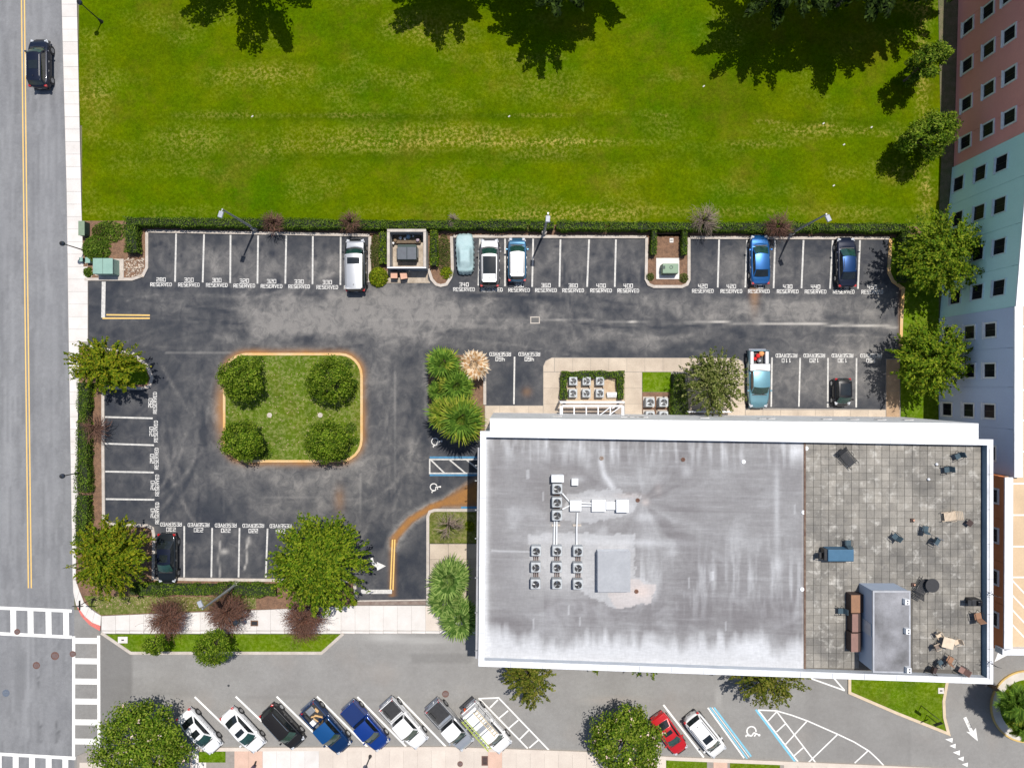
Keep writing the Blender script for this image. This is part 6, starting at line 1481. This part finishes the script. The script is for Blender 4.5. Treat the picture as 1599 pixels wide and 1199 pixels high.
for x_, l_ in ((421.5, "left"), (500.5, "right")):
    c = P(x_, 648); t = MB().cyl(c, .24, .08, .135, 14).cyl(c, .09, .135, .16, 8).build("valve_cap", mKERB); tag(t, l_ + " round white valve cap in the grass of the square island", "valve cap", "valve caps on the island")
for x_, y_, w_, h_, l_ in ((193, 998, 15, 10, "white utility plate in the left tip of the tapered grass island"), (1468, 1077, 9, 9, "white utility plate in the triangular grass island by the roof corner"), (1048, 376, 6, 7, "small white valve box in the transformer island")):
    c = P(x_, y_); t = thing("utility_plate", (c[0], c[1], .1), l_, "utility plate"); MB().box((0, 0, .03), (w_ * MPP, h_ * MPP, .06)).build("slab", mSIDE, t, world=False, bevel=.01); MB().box((0, 0, .065), (.25, .12, .012)).build("lid", mBLACK, t, world=False)
# green cabinets
mGRN = M("pale green enamel", (0.24, 0.38, 0.32), (0.20, 0.33, 0.28), 2, .55, obj=True); mGRD = M("dark green enamel", (0.03, 0.06, 0.05), None, 2, .6)
t = thing("transformer_box", (*P(175, 420), 0.1), "pale green utility transformer on a slab in the rocky corner bed", "transformer")
MB().box((.0, 0, .04), (2.45, 1.9, .08)).build("pad", mKERB, t, world=False); MB().box((-.1, .05, .65), (1.85, 1.45, 1.15), taper=.98).build("cabinet", mGRN, t, world=False, bevel=.03)
MB().box((-.1, .05, 1.245), (1.9, 1.5, .04)).build("lid", mGRN, t, world=False, bevel=.02); MB().box((-.1, .05, 1.27), (.02, 1.5, .02)).build("seam", mGRD, t, world=False)
MB().box((-.1, -.69, .62), (1.7, .03, .95)).build("door", mGRN, t, world=False)
t = thing("utility_cabinet", (*P(137, 360), 0.06), "narrow green cabinet standing between pavement and lawn", "cabinet")
MB().box((0, 0, .45), (.55, 1.35, .9)).build("cabinet", mGRD, t, world=False, bevel=.02); MB().box((0, 0, .915), (.6, 1.4, .04)).build("lid", M("sage enamel", (0.20, 0.27, 0.18), None, 3, .6), t, world=False, bevel=.01); MB().box((.285, 0, .45), (.02, 1.1, .7)).build("door", mGRD, t, world=False)
t = thing("transformer_box", (*P(1042, 420), 0.09), "green transformer on a white slab in its mulch island", "transformer")
MB().box((0, 0, .05), (2.25, 2.05, .1)).build("pad", mSIDE, t, world=False, bevel=.01); MB().box((.05, -.15, .6), (1.55, .95, 1.0), taper=.97).build("cabinet", M("moss green enamel", (0.17, 0.27, 0.17), None, 3, .55), t, world=False, bevel=.03)
MB().ring((.1, -.05), .12, .17, 1.10, 1.12, 14).build("emblem_ring", mGRD, t, world=False); MB().box((-.6, -.05, 1.11), (.25, .3, .03)).build("hatch", mGRD, t, world=False); MB().box((.05, -.64, .6), (1.4, .03, .8)).build("door", mGRD, t, world=False)
for x_, y_, s, l_ in ((143, 408, .42, "small light green junction box below the spiky shrub"), (132.5, 407, .3, "small dark green junction box beside the pavement")):
    c = P(x_, y_); t = thing("junction_box", (c[0], c[1], .1), l_, "junction box"); MB().box((0, 0, .25), (s, s * 1.2, .5)).build("box", mGRN if s > .35 else mGRD, t, world=False, bevel=.02); MB().box((0, 0, .51), (s * 1.1, s * 1.3, .03)).build("lid", mGRN, t, world=False)
# dumpster bay
bay = thing("dumpster_enclosure", (*P(635, 392), 0), "grey block wall enclosure open to the sky around the dumpster", "enclosure")
mBLOCK = M("grey block wall", (0.42, 0.40, 0.37), (0.34, 0.32, 0.30), 1.5, .9, fine=(8, .1)); mGATE = M("slate blue gate", (0.14, 0.19, 0.25), (0.11, 0.15, 0.20), 2, .6)
EH = 1.9; eo = [P(605, 358.5, EH), P(665, 358.5, EH), P(665, 417, EH), P(605, 417, EH)]
ex0, ey1, ex1, ey0 = eo[0][0], eo[0][1], eo[1][0], eo[2][1]
for j in range(10):   # block courses
    z0 = .19 * j
    for (a, b_, c, d) in ((ex0, ey1 - .2, ex1, ey1), (ex0, ey0, ex0 + .2, ey1 - .203), (ex1 - .2, ey0, ex1, ey1 - .203)):
        MB().box(((a + c) / 2, (b_ + d) / 2, z0 + .095), (c - a - (j % 2) * .006, d - b_ - (j % 2) * .006, .183)).build("block_course", mBLOCK, bay)
MB().box(((ex0 + ex1) / 2, ey1 - .1, EH + .03), (ex1 - ex0 + .04, .26, .06)).build("wall_cap", mKERB, bay); 
for xx in (ex0 + .1, ex1 - .1): MB().box((xx, (ey0 + ey1) / 2 - .12, EH + .03), (.26, ey1 - ey0 - .28, .06)).build("wall_cap", mKERB, bay)
for s, xx in ((-1, (ex0 + ex1) / 2 - .93), (1, (ex0 + ex1) / 2 + .93)):
    gt = MB().box((xx, ey0 - .06, .98), (1.82, .07, 1.75)).build("gate", mGATE, bay)
    MB().box((xx, ey0 - .06, 1.88), (1.84, .12, .06)).build("gate_rail", mCOPE, gt)
MB().tube([((ex0 + ex1) / 2 + .05, ey0 - .12, .9), ((ex0 + ex1) / 2 + .2, ey0 - .25, 1.3)], .03, 6).build("latch", mGALV, bay)
dmp = thing("dumpster", (*P(636, 395, 1.0), .05), "dark slate dumpster with two lids inside the block enclosure", "dumpster")
MB().box((0, 0, .62), (1.75, 1.35, 1.1), taper=1.05).build("bin", M("dark green bin steel", (0.02, 0.055, 0.045), None, 3, .6), dmp, world=False, bevel=.02)
for s in (-1, 1): MB().box((s * .46, -.08, 1.22), (.9, 1.22, .05), taper=.98).build("lid", M("slate plastic lid", (0.055, 0.07, 0.09), (0.04, 0.05, 0.07), 3, .5), dmp, world=False, bevel=.02)
for s in (-1, 1): MB().box((s * 1.0, 0, .8), (.12, .9, .1)).build("fork_pocket", mBLACK, dmp, world=False)
MB().box((0, .68, 1.17), (1.7, .12, .08)).build("hinge_bar", mGRD, dmp, world=False)
for x_, y_, r_, m_, l_ in ((626, 373, .17, W_, "leftmost white rubbish bag behind the dumpster"), (633, 374, .14, W_, "second white rubbish bag behind the dumpster"), (638.5, 371, .24, M("pale blue bag", (0.35, 0.5, 0.62), None, 4, .5), "pale blue rubbish bag behind the dumpster"),
                       (646, 370, .11, W_, "tiny white bag near the right corner behind the dumpster"), (653, 376, .2, M("mauve bag", (0.42, 0.33, 0.38), None, 4, .6), "mauve bag at the right of the dumpster"), (618, 377, .18, M("brown bag", (0.25, 0.17, 0.10), None, 4, .8), "brown bag at the left of the dumpster"), (615, 381, .13, W_, "white bag against the left wall of the enclosure")):
    c = P(x_, y_, .2); t = MB().ball((0, 0, r_ * .7), r_, 9, 6, .8).build("rubbish_bag", m_, smooth=True)
    for v in t.data.vertices: v.co *= 1 + .3 * (random.random() - .5)
    t.location = (c[0], c[1], .45); tag(t, l_, "rubbish bag", "rubbish around the dumpster")
o = MB().box((*P(636, 374, .25), .26), (2.6, .8, .4)).build('cardboard_heap', M('flattened cardboard', (0.20, 0.14, 0.09), (0.10, 0.08, 0.06), 5, .95)); tag(o, 'low heap of flattened cardboard under the rubbish bags behind the dumpster', 'cardboard')
mSAL = M("salmon plastic", (0.60, 0.33, 0.22), (0.52, 0.28, 0.19), 3, .6)
for x_, y_, rz, l_ in ((615.5, 430, 0, "left salmon coloured bin in front of the dumpster gate"), (630.5, 431, .15, "right salmon coloured bin in front of the dumpster gate")):
    c = P(x_, y_, .8); t = thing("wheelie_bin", (c[0], c[1], .05), l_, "bin", "bins in front of the gate", rz)
    MB().box((0, 0, .42), (.55, .5, .78), taper=1.12).build("bin", M("brown bin plastic", (0.12, 0.06, 0.045), None, 3, .6), t, world=False, bevel=.02); MB().box((0, 0, .85), (.68, .64, .07), taper=.93).build("lid", mSAL, t, world=False, bevel=.02)
    MB().box((0, .35, .82), (.5, .06, .05)).build("handle", mBLACK, t, world=False)
# condensers
mCOND = M("light grey condenser steel", (0.46, 0.48, 0.49), (0.40, 0.42, 0.43), 3, .55)
def condenser(x, y, z0, label, group, s=.84, h=.8, pad=True):
    t = thing("condenser_unit", (x, y, z0), label, "condenser unit", group)
    if pad: MB().box((0, 0, .03), (s * 1.25, s * 1.25, .06)).build("pad", mKERB, t, world=False)
    MB().box((0, 0, h / 2 + .05), (s, s, h)).build("housing", mCOND, t, world=False, bevel=.09 * s)
    MB().cyl((0, 0), s * .39, h + .05, h + .062, 20).build("fan_well", mBLACK, t, world=False)
    MB().ring((0, 0), s * .37, s * .42, h + .05, h + .11, 20).build("fan_guard", mCOND, t, world=False)
    a0 = random.uniform(0, 2); 
    for k in range(3):
        a = a0 + k * 2.094; v = []
        for (rr, aa) in ((.08, -.3), (.34, -.32), (.36, .18), (.10, .5)): v.append((rr * s * math.cos(a + aa), rr * s * math.sin(a + aa), h + .075 + .02 * aa))
        MB().add(v, [(0, 1, 2, 3)]).build("fan_blade", mCHROME if k == 0 else mGALV, t, world=False)
    MB().cyl((0, 0), .08 * s, h + .062, h + .10, 10).build("hub", mGALV, t, world=False)
    g_ = MB()
    for k in range(6): g_.box((0, 0, h + .105), (s * .8, .012, .01), rz=math.pi * k / 6)
    g_.build("wire_grille", mBLACK, t, world=False)
    for k in range(4): MB().box((0, -s / 2 - .004, .2 + k * .15), (s * .7, .012, .05)).build("louvre", mGALV, t, world=False)
    return t
cn_ = ("left", "middle", "right")
for i, x_ in enumerate((895, 916, 937)):
    for j, y_ in enumerate((595, 614)):
        c = P(x_ - .3 * j, y_, .85); condenser(c[0], c[1], .145, "ground condenser in the hedged bed, %s unit of the %s row" % (cn_[i], ("upper", "lower")[j]), "condensers in the hedged bed", .80, .75)
for x_, l_ in ((1015, "left ground condenser on the bare soil beside the flat hedge"), (1036, "right ground condenser on the bare soil beside the flat hedge")):
    c = P(x_, 628, .85); condenser(c[0], c[1], .145, l_, "condensers beside the flat hedge", .86, .85)
for x_, l_ in ((1015, "left rear ground condenser tucked against the white gallery wall"), (1036, "right rear ground condenser tucked against the white gallery wall")):
    c = P(x_, 649, .85); condenser(c[0], c[1], .145, l_, "condensers beside the flat hedge", .86, .85)
for x_, y_ in ((897, 604), (918, 604.5), (939, 604), (1023, 637)):
    c = P(x_, y_); t = MB().tube([(c[0], c[1] + .2, .5), (c[0] + .08, c[1], .3), (c[0] + .18, c[1] - .3, .18)], .035, 6).build("refrigerant_pipe", mBLACK); tag(t, {897: "black pipe below the left upper ground condenser", 918: "black pipe below the middle upper ground condenser", 939: "black pipe below the right upper ground condenser", 1023: "dark pipe below the left condenser on bare soil"}[x_], "pipe")
c = P(955, 615, .4); t = thing("garden_bench", (c[0], c[1], .145), "white bench at the right end of the condenser bed", "bench")
MB().box((0, 0, .42), (.95, .32, .07)).build("seat", mCOPE, t, world=False)
for s in (-1, 1): MB().box((s * .4, 0, .2), (.07, .28, .38)).build("leg", mCOPE, t, world=False)
for j, y_ in enumerate((0, 0, 0)):
    MB().box((0, -.2 - .06 * j, .45), (.9, .035, .03)).build("slat", mCOPE, t, world=False)
# white post and beam canopy frame
t = thing("canopy_frame", (*P(925, 640), 0), "white open beam frame over the gravel beside the gallery wall", "canopy frame"); FH = 2.6
x0w, yw0 = P(876.5, 627.5, FH); x1w, yw1 = P(974, 631, FH); yb = gal[0][1] - .0
for (a, b_) in (((875, 626.5), (975, 629)), ((878, 633.5), (972, 634))): 
    pa, pb_ = P(*a, FH), P(*b_, FH); MB().box(((pa[0] + pb_[0]) / 2, (pa[1] + pb_[1]) / 2, FH), (pb_[0] - pa[0], .16, .14)).build("long_beam", mCOPE, t)
for x_, w_ in ((876.5, .28), (896.5, .10), (915.5, .10), (934, .10), (953, .10), (972.5, .24)):
    pa = P(x_, 634, FH); pb_ = P(x_, 655, FH); MB().box((pa[0], (pa[1] + pb_[1]) / 2, FH - .01), (w_, pa[1] - pb_[1], .10)).build("cross_beam", mCOPE, t)
for a, b_ in (((937, 648), (955, 634)), ((951, 648), (969, 635)), ((956, 638), (963, 633))):
    pa, pb_ = P(*a, FH), P(*b_, FH); MB().tube([(*pa, FH + .0), (*pb_, FH + .0)], .05, 5).build("brace", mCOPE, t)
for x_ in (876.5, 973): 
    pa = P(x_, 628, FH); MB().box((pa[0], pa[1], FH / 2), (.18, .18, FH)).build("post", mCOPE, t)
pa = P(882, 640, 2); MB().box((*P(881, 630, 2.3), 2.3), (.25, .2, .3)).build("lantern", mBLACK, t)
o = MB().prism(pxs([(878, 628), (973, 628), (973, 660), (878, 660)], .146), .12, .146).build("gravel_patch", M("grey brown gravel", (0.26, 0.21, 0.17), (0.34, 0.28, 0.23), 1.2, .95, fine=(9, .2))); tag(o, "gravel under the white beam frame", kind='structure')
# balustrade near the olive tree
t = thing("balustrade", (*P(1107, 646), .13), "white slatted balustrade at the foot of the olive tree", "balustrade")
a_, b2 = P(1073, 643, 1.0), P(1143, 644, 1.0); 
MB().box(((a_[0] + b2[0]) / 2, a_[1], 1.0), (b2[0] - a_[0], .12, .08)).build("top_rail", mCOPE, t); MB().box(((a_[0] + b2[0]) / 2, a_[1], .2), (b2[0] - a_[0], .10, .06)).build("bottom_rail", mCOPE, t)
for k in range(26):
    xx = a_[0] + (b2[0] - a_[0]) * (k + .5) / 26; MB().box((xx, a_[1], .58), (.05, .05, .75)).build("baluster", mCOPE, t)

# ---- roof equipment
def RB(px_, py_, z=ZD + .9): return P(px_, py_, z)
cols = (("left", ((837.4, 860.5), (836.7, 886), (836.3, 912.2))), ("middle", ((870.3, 860.5), (870, 886.2), (870, 912))), ("right", ((903, 861), (902.8, 887), (902.8, 913))))
for nm, pts in cols:
    for r_, (x_, y_) in zip(("top", "middle", "bottom"), pts):
        c = RB(x_, y_); condenser(c[0], c[1], ZD, "rooftop condenser, %s unit of the %s column of three" % (r_, nm), "rooftop condensers in a block of nine", .80, .85, pad=False)
for r_, (x_, y_) in zip(("top", "middle", "bottom"), ((870.3, 763.4), (870, 784.4), (870, 805))):
    c = RB(x_, y_); condenser(c[0], c[1], ZD, "rooftop condenser, %s unit of the single column below the white box" % r_, "rooftop condensers in a single column", .82, .85, pad=False)
for x_, ys in ((837, (873.5, 899)), (870, (873.5, 899)), (903, (874, 900)), (869.5, (774, 794.5))):
    for k, y_ in enumerate(ys):
        for s in (-1, 0, 1):
            c = P(x_ + s * 3, y_, ZD + .3); 
            if s == 0: t = MB()
            t = t if s else t
            if s == -1: t0 = MB()
            t0.tube([(c[0], c[1] + .35, ZD + .35), (c[0], c[1], ZD + .12), (c[0], c[1] - .35, ZD + .35)], .035, 5)
        nm = {837: "left column of the nine", 870: "middle column of the nine", 903: "right column of the nine", 869.5: "single column"}[x_]
        tag(t0.build("pipe_bundle", mTWIG), "%s pipe bundle between the rooftop condensers of the %s" % (("upper", "lower")[k], nm), "pipe bundle", "pipe bundles between rooftop condensers")
def rbox(name, label, cat, x0, y0, x1, y1, h, mat, cap=None, z0=ZD):
    a, b_ = P(x0, y0, z0 + h), P(x1, y1, z0 + h); c = ((a[0] + b_[0]) / 2, (a[1] + b_[1]) / 2); t = thing(name, (c[0], c[1], z0), label, cat)
    MB().box((0, 0, h / 2), (b_[0] - a[0] - .06, a[1] - b_[1] - .06, h - .04)).build("casing", mat, t, world=False); MB().box((0, 0, h - .02), (b_[0] - a[0], a[1] - b_[1], .05)).build("lid", cap or mat, t, world=False, bevel=.015)
    return t
mWB = M("white coated steel", (0.72, 0.73, 0.74), (0.62, 0.63, 0.64), 2, .6)
rbox("equipment_box", "white rectangular box at the top of the single condenser column", "equipment box", 861, 741.5, 880.5, 753, .9, mWB)
rbox("equipment_box", "small square white box right of the topmost equipment box", "equipment box", 892.5, 747, 903, 758, .45, mWB)
rbox("duct_box", "white duct box where the condenser pipes meet", "duct box", 890, 781, 908, 798, .5, mWB)
rbox("duct_box", "long white duct box running to the right", "duct box", 924, 780, 946, 799, .4, mWB)
rbox("duct_box", "narrow white duct box linking the long one to the hatch", "duct box", 946.5, 783, 961, 796, .3, mWB)
rbox("roof_hatch", "bright white square roof hatch right of the ducts", "roof hatch", 962.5, 780.5, 982, 800, .6, mCOPE)
t = rbox("skylight_house", "large grey topped rooftop box right of the nine condensers", "rooftop box", 933.5, 861, 984.5, 924.5, 1.0, mCOPE, M("grey box roofing", (0.36, 0.37, 0.39), (0.30, 0.31, 0.33), .8, .6, fine=(5, .06)))
for pts, l_ in ((((866, 812), (865, 850)), "left pipe run between the two condenser groups"), (((869.5, 812), (869, 850)), "second pipe run between the two condenser groups"), (((901.5, 800), (900.5, 825), (900.5, 850)), "right pipe run down to the right condenser column"),
                (((878, 770), (890, 784), (945, 787)), "upper curved conduit from the single column to the ducts"), (((878, 795), (890, 789), (945, 790)), "lower curved conduit from the single column to the ducts")):
    w_ = [(*P(a, b_, ZD + .2), ZD + .2) for a, b_ in pts]; t = MB().tube(w_, .075, 6).build("pipe_run", mWB); tag(t, l_, "pipe")
    for k in (0,):
        pass
for x_, y_ in ((868, 820), (901, 820)):
    c = P(x_, y_, ZD + .1); t = MB().box((c[0], c[1], ZD + .06), (.7, .16, .12)).build("pipe_support", mKERB); tag(t, ("left" if x_ < 900 else "right") + " wooden block under the roof pipe runs", "support block")

# ---- terrace furniture
mWICK = M("black wicker", (0.018, 0.018, 0.020), (0.035, 0.035, 0.038), 20, .6, obj=True); mSLING = M("blue grey sling fabric", (0.05, 0.085, 0.11), (0.04, 0.07, 0.09), 8, .8, obj=True); mBRN = M("brown wicker", (0.055, 0.03, 0.025), (0.035, 0.02, 0.018), 12, .7, obj=True)
mCUSH = M("tan brown cushion", (0.30, 0.16, 0.09), (0.24, 0.13, 0.08), 4, .85, obj=True); mCUSH2 = M("dusty rose cushion", (0.27, 0.155, 0.13), (0.22, 0.13, 0.11), 4, .85, obj=True); mBEI = M("beige plastic", (0.62, 0.50, 0.37), (0.55, 0.44, 0.32), 3, .6, obj=True)
ZP = ZD + .042
def patio_chair(label, px_, py_, rz, frame, fabric, s=1.0, group="patio chairs on the terrace"):
    c = P(px_, py_, ZP + .5); t = thing("patio_chair", (c[0], c[1], ZP), label, "chair", group, R(rz)); t.scale = (s, s, s)
    MB().box((0, 0, .42), (.46, .48, .04)).build("seat", fabric, t, world=False, bevel=.015)
    MB().box((-.27, 0, .68), (.05, .46, .5), M=Matrix.Rotation(-.28, 4, 'Y')).build("backrest", fabric, t, world=False, bevel=.015)
    for sx in (-1, 1):
        for sy in (-1, 1): MB().tube([(sx * .2, sy * .24, .42), (sx * .27, sy * .28, 0)], .018, 5).build("leg", frame, t, world=False)
    for sy in (-1, 1): MB().tube([(.24, sy * .26, .42), (.26, sy * .28, .64), (-.1, sy * .29, .66), (-.3, sy * .25, .62)], .022, 5).build("armrest", frame, t, world=False)
    return t
patio_chair("blue grey chair at the top right of the terrace, upper of two", 1497, 712, 205, mBLACK, mSLING)
patio_chair("blue grey chair at the top right of the terrace, lower of two", 1480, 733, 185, mBLACK, mSLING)
patio_chair("blue grey chair in the middle group, nearest the beige lounger", 1446, 826, 80, mBLACK, mSLING)
patio_chair("blue grey chair in the middle group, leftmost", 1399, 838, 140, mBLACK, mSLING)
patio_chair("blue grey chair in the middle group, lowest one with a curved arm", 1463, 845, -30, mGALV, mSLING, 1.1)
patio_chair("grey chair tucked at the top of the blue covered table", 1325, 848, 90, mBLACK, mSLING)
patio_chair("black chair at the left end of the blue covered table", 1283, 867, 0, mBLACK, mWICK)
patio_chair("teal grey chair left of the brown sofas", 1314, 954, 180, mBLACK, mSLING)
patio_chair("beige chair above the beige table in the lower right group", 1467, 992, -60, mBEI, mBEI, .9)
patio_chair("beige chair right of the beige table in the lower right group", 1495, 1003, 200, mBEI, mBEI, .9)
patio_chair("beige chair left of the beige table in the lower right group", 1464, 1010, 20, mBEI, mTWIGG, .9)
patio_chair("brown seated chair just below the beige table", 1484, 1030, 60, mBLACK, mCUSH, 1.1)
patio_chair("brown seated chair at the lower right corner of the terrace", 1503, 1046, 150, mBLACK, mCUSH2, 1.1)
patio_chair("folded dark chair by the lower parapet", 1459, 1046, -20, mBLACK, mBRN, 1.1)
patio_chair("thin dark chair between the folded chair and the beige table", 1470, 1035, 40, mBLACK, mSLING, .85)
patio_chair("tan backed chair beside the black grill at the right parapet", 1527, 962, 100, mBLACK, mCUSH, 1.2)
def lounger(label, px_, py_, rz, frame, fabric, L=1.6, W=.72):
    c = P(px_, py_, ZP + .4); t = thing("lounger", (c[0], c[1], ZP), label, "lounger", "loungers on the terrace", R(rz))
    n = 9
    for k in range(n): MB().box((-.12 - L * .30 + (L * .62) * k / (n - 1) + .12, 0, .36), (L * .62 / n * .86, W * .9, .03)).build("slat", fabric, t, world=False)
    for k in range(5): MB().box((-L * .34 - .09 * k, 0, .40 + .075 * k), (.075, W * .9, .03), M=Matrix.Rotation(.7, 4, 'Y')).build("back_slat", fabric, t, world=False)
    for s in (-1, 1): MB().tube([(L * .5, s * W / 2, .34), (-L * .3, s * W / 2, .36), (-L * .58, s * W / 2, .72)], .025, 5).build("side_rail", frame, t, world=False)
    for sx in (-1, 1):
        for sy in (-1, 1): MB().tube([(sx * L * .36, sy * W / 2, .34), (sx * L * .4, sy * W / 2, 0)], .022, 5).build("leg", frame, t, world=False)
    for s in (-1, 1): MB().tube([(.1, s * W * .56, .36), (0, s * W * .58, .58), (-.35, s * W * .58, .60)], .022, 5).build("armrest", frame, t, world=False)
lounger("black wicker lounger near the top left of the terrace", 1325, 716, -48, mBLACK, mWICK, 1.75, .82)
lounger("black recliner beside the round black table", 1441, 917, 60, mBLACK, mWICK, 1.6, .85)
lounger("beige plastic lounger near the right parapet", 1484, 806, 188, mBEI, mBEI, 1.35, .7)
t = thing("round_table", (*P(1456, 914, ZP + .7), ZP), "round black table beside the black recliner", "table"); MB().cyl((0, 0), .56, .68, .72, 20).build("tabletop", mWICK, t, world=False); MB().cyl((0, 0), .06, .02, .68, 8).build("pedestal", mBLACK, t, world=False); MB().cyl((0, 0), .3, 0, .03, 14).build("foot", mBLACK, t, world=False)
t = thing("square_table", (*P(1481, 1004, ZP + .7), ZP), "beige square table in the lower right chair group", "table", None, R(-15)); MB().box((0, 0, .7), (.95, .85, .05)).build("tabletop", M("pale beige top", (0.68, 0.56, 0.42), None, 3, .6), t, world=False, bevel=.02)  # tabletop slightly paler than the beige legs
for sx in (-1, 1):
    for sy in (-1, 1): MB().box((sx * .4, sy * .35, .34), (.06, .06, .68)).build("leg", mBEI, t, world=False)
t = thing("covered_table", (*P(1313.5, 867, ZP + 1.0), ZP), "long table under a slate blue cover left on the terrace", "covered table"); mCOV = M("slate blue cover", (0.045, 0.13, 0.22), (0.035, 0.11, 0.19), 2, .6)
MB().box((0, 0, .5), (2.1, .98, .98), taper=.985).build("cover", mCOV, t, world=False, bevel=.04); MB().box((-1.13, 0, .42), (.3, .9, .84)).build("end_panel", mBLACK, t, world=False, bevel=.02)
for s in (-1, 1): MB().box((0, s * .49, .96), (2.0, .02, .04)).build("hem", mBLACK, t, world=False)
for k, (x0, y0, x1, y1, m_, l_) in enumerate(((1329, 928.5, 1343, 957, mCUSH, "topmost brown wicker sofa section beside the stair house"), (1330.5, 958, 1340, 987, mCUSH2, "middle brown wicker sofa section beside the stair house"), (1329, 988.5, 1340, 1018, mCUSH2, "lowest brown wicker sofa section beside the stair house"))):
    zt_ = ZP + .85; a, b_ = P(x0, y0, zt_), P(x1, y1, zt_); w_, d_ = b_[0] - a[0], a[1] - b_[1]
    t = thing("sofa_section", ((a[0] + b_[0]) / 2, (a[1] + b_[1]) / 2, ZP), l_, "sofa", "brown sofa sections")
    MB().box((0, 0, .4), (w_ + .02, d_, .78)).build("base", mBRN, t, world=False); MB().box((0, 0, .83), (w_, d_ - .04, .09)).build("cushion", m_, t, world=False, bevel=.02)
    MB().box((w_ / 2 + .16, 0, .38), (.28, d_, .74)).build("backrest", mBRN, t, world=False)
t = thing("grill", (*P(1525, 941, ZP + .8), ZP), "black grill with a shiny lid against the right parapet", "grill"); MB().box((0, 0, .45), (.8, .5, .85)).build("cart", mBLACK, t, world=False, bevel=.03); MB().box((.15, 0, .98), (.45, .46, .22), taper=.75).build("lid", paint("glossy black enamel", (.01, .01, .012)), t, world=False, bevel=.05); MB().box((-.55, 0, .8), (.3, .45, .04)).build("shelf", mBLACK, t, world=False)
t = thing("floor_mat", (*P(1509.5, 815, ZP), ZP), "dark brown square side table right of the beige lounger", "side table", None, R(50)); MB().box((0, 0, .40), (.45, .45, .04)).build("tabletop", mBRN, t, world=False)
for sx in (-1, 1):
    for sy in (-1, 1): MB().box((sx * .18, sy * .18, .2), (.04, .04, .38)).build("leg", mBRN, t, world=False)
t.name = "side_table"
for x_, y_, l_ in ((1424, 812, "small lantern above the middle chairs"), (1425.5, 912.5, "small lantern left of the black recliner")):
    t = thing("lantern", (*P(x_, y_, ZP), ZP), l_, "lantern", "small lanterns on the terrace"); MB().box((0, 0, .04), (.3, .3, .08)).build("base", mBRN, t, world=False); MB().cyl((.05, .03), .08, .08, .22, 10).build("glass", mSAL, t, world=False)
for x_, y_, l_ in ((1461.5, 724.5, "white ball shaped floor cap left of the upper right chairs"), (1449, 748, "tiny white floor cap below the ball shaped one")):
    c = P(x_, y_, ZP); t = MB().ball((c[0], c[1], ZP + .1), .12, 10, 7).build("vent_cap", mCOPE, smooth=True); tag(t, l_, "vent cap")
for y_, l_ in ((925, "upper thin tripod aerial on the right parapet"), (1033, "lower thin tripod aerial on the right parapet")):
    c = P(1543.5, y_, ZT); t = thing("tripod_aerial", (c[0], c[1], ZT), l_, "aerial", "aerials on the right parapet")
    MB().tube([(0, 0, 0), (0, 0, 1.1)], .025, 5).build("mast", mBLACK, t, world=False)
    for k in range(3): a = 2.1 * k + .5; MB().tube([(.25 * math.cos(a), .25 * math.sin(a), 0), (0, 0, .5)], .018, 5).build("leg", mBLACK, t, world=False)
    MB().tube([(-.35, .1, 1.0), (.35, -.1, 1.0)], .018, 5).build("crossbar", mBLACK, t, world=False)
# scooter at the lower frame edge
t = thing("scooter", (*P(398, 1198), .13), "dark scooter with its handlebar pointing up, cut by the lower frame edge", "scooter", None, R(75))
MB().box((0, 0, .35), (1.0, .26, .12), taper=.9).build("deck", mBLACK, t, world=False, bevel=.03); MB().box((-.3, 0, .62), (.55, .26, .3), taper=.8).build("seat", M("purple grey vinyl", (0.10, 0.08, 0.14), None, 4, .5), t, world=False, bevel=.06)
MB().tube([(.45, 0, .3), (.35, 0, .95)], .05, 6).build("column", mBLACK, t, world=False); MB().tube([(.33, -.32, .98), (.33, .32, .98)], .03, 6).build("handlebar", mBLACK, t, world=False); MB().box((.48, 0, .65), (.08, .34, .45)).build("front_shield", M("purple grey vinyl", (0.1, 0.08, 0.14)), t, world=False, bevel=.03)
for x_ in (-.5, .6): MB().tube([(x_, -.05, .22), (x_, .05, .22)], .22, 14).build("wheel", mRUBBER, t, world=False)
# litter specks on the lawn
for x_, y_, l_ in ((1361, 199, "white scrap on the lawn left of the fuller young tree"), (1318, 226, "white scrap on the lawn, lower left of the fuller young tree"), (1302, 290, "lowest white scrap on the right part of the lawn"), (1286, 193, "pale scrap on the lawn track line"), (1099, 135, "tiny white scrap right of the lawn centre"), (795, 182, "tiny white scrap above the dry streak"), (394, 182, "tiny white scrap at the left of the lawn")):
    c = P(x_, y_, .06); t = MB().box((c[0], c[1], .08), (.22, .12, .03), rz=.6, taper=.7).build("paper_scrap", mSIDE); tag(t, l_, "litter", "paper scraps on the lawn")
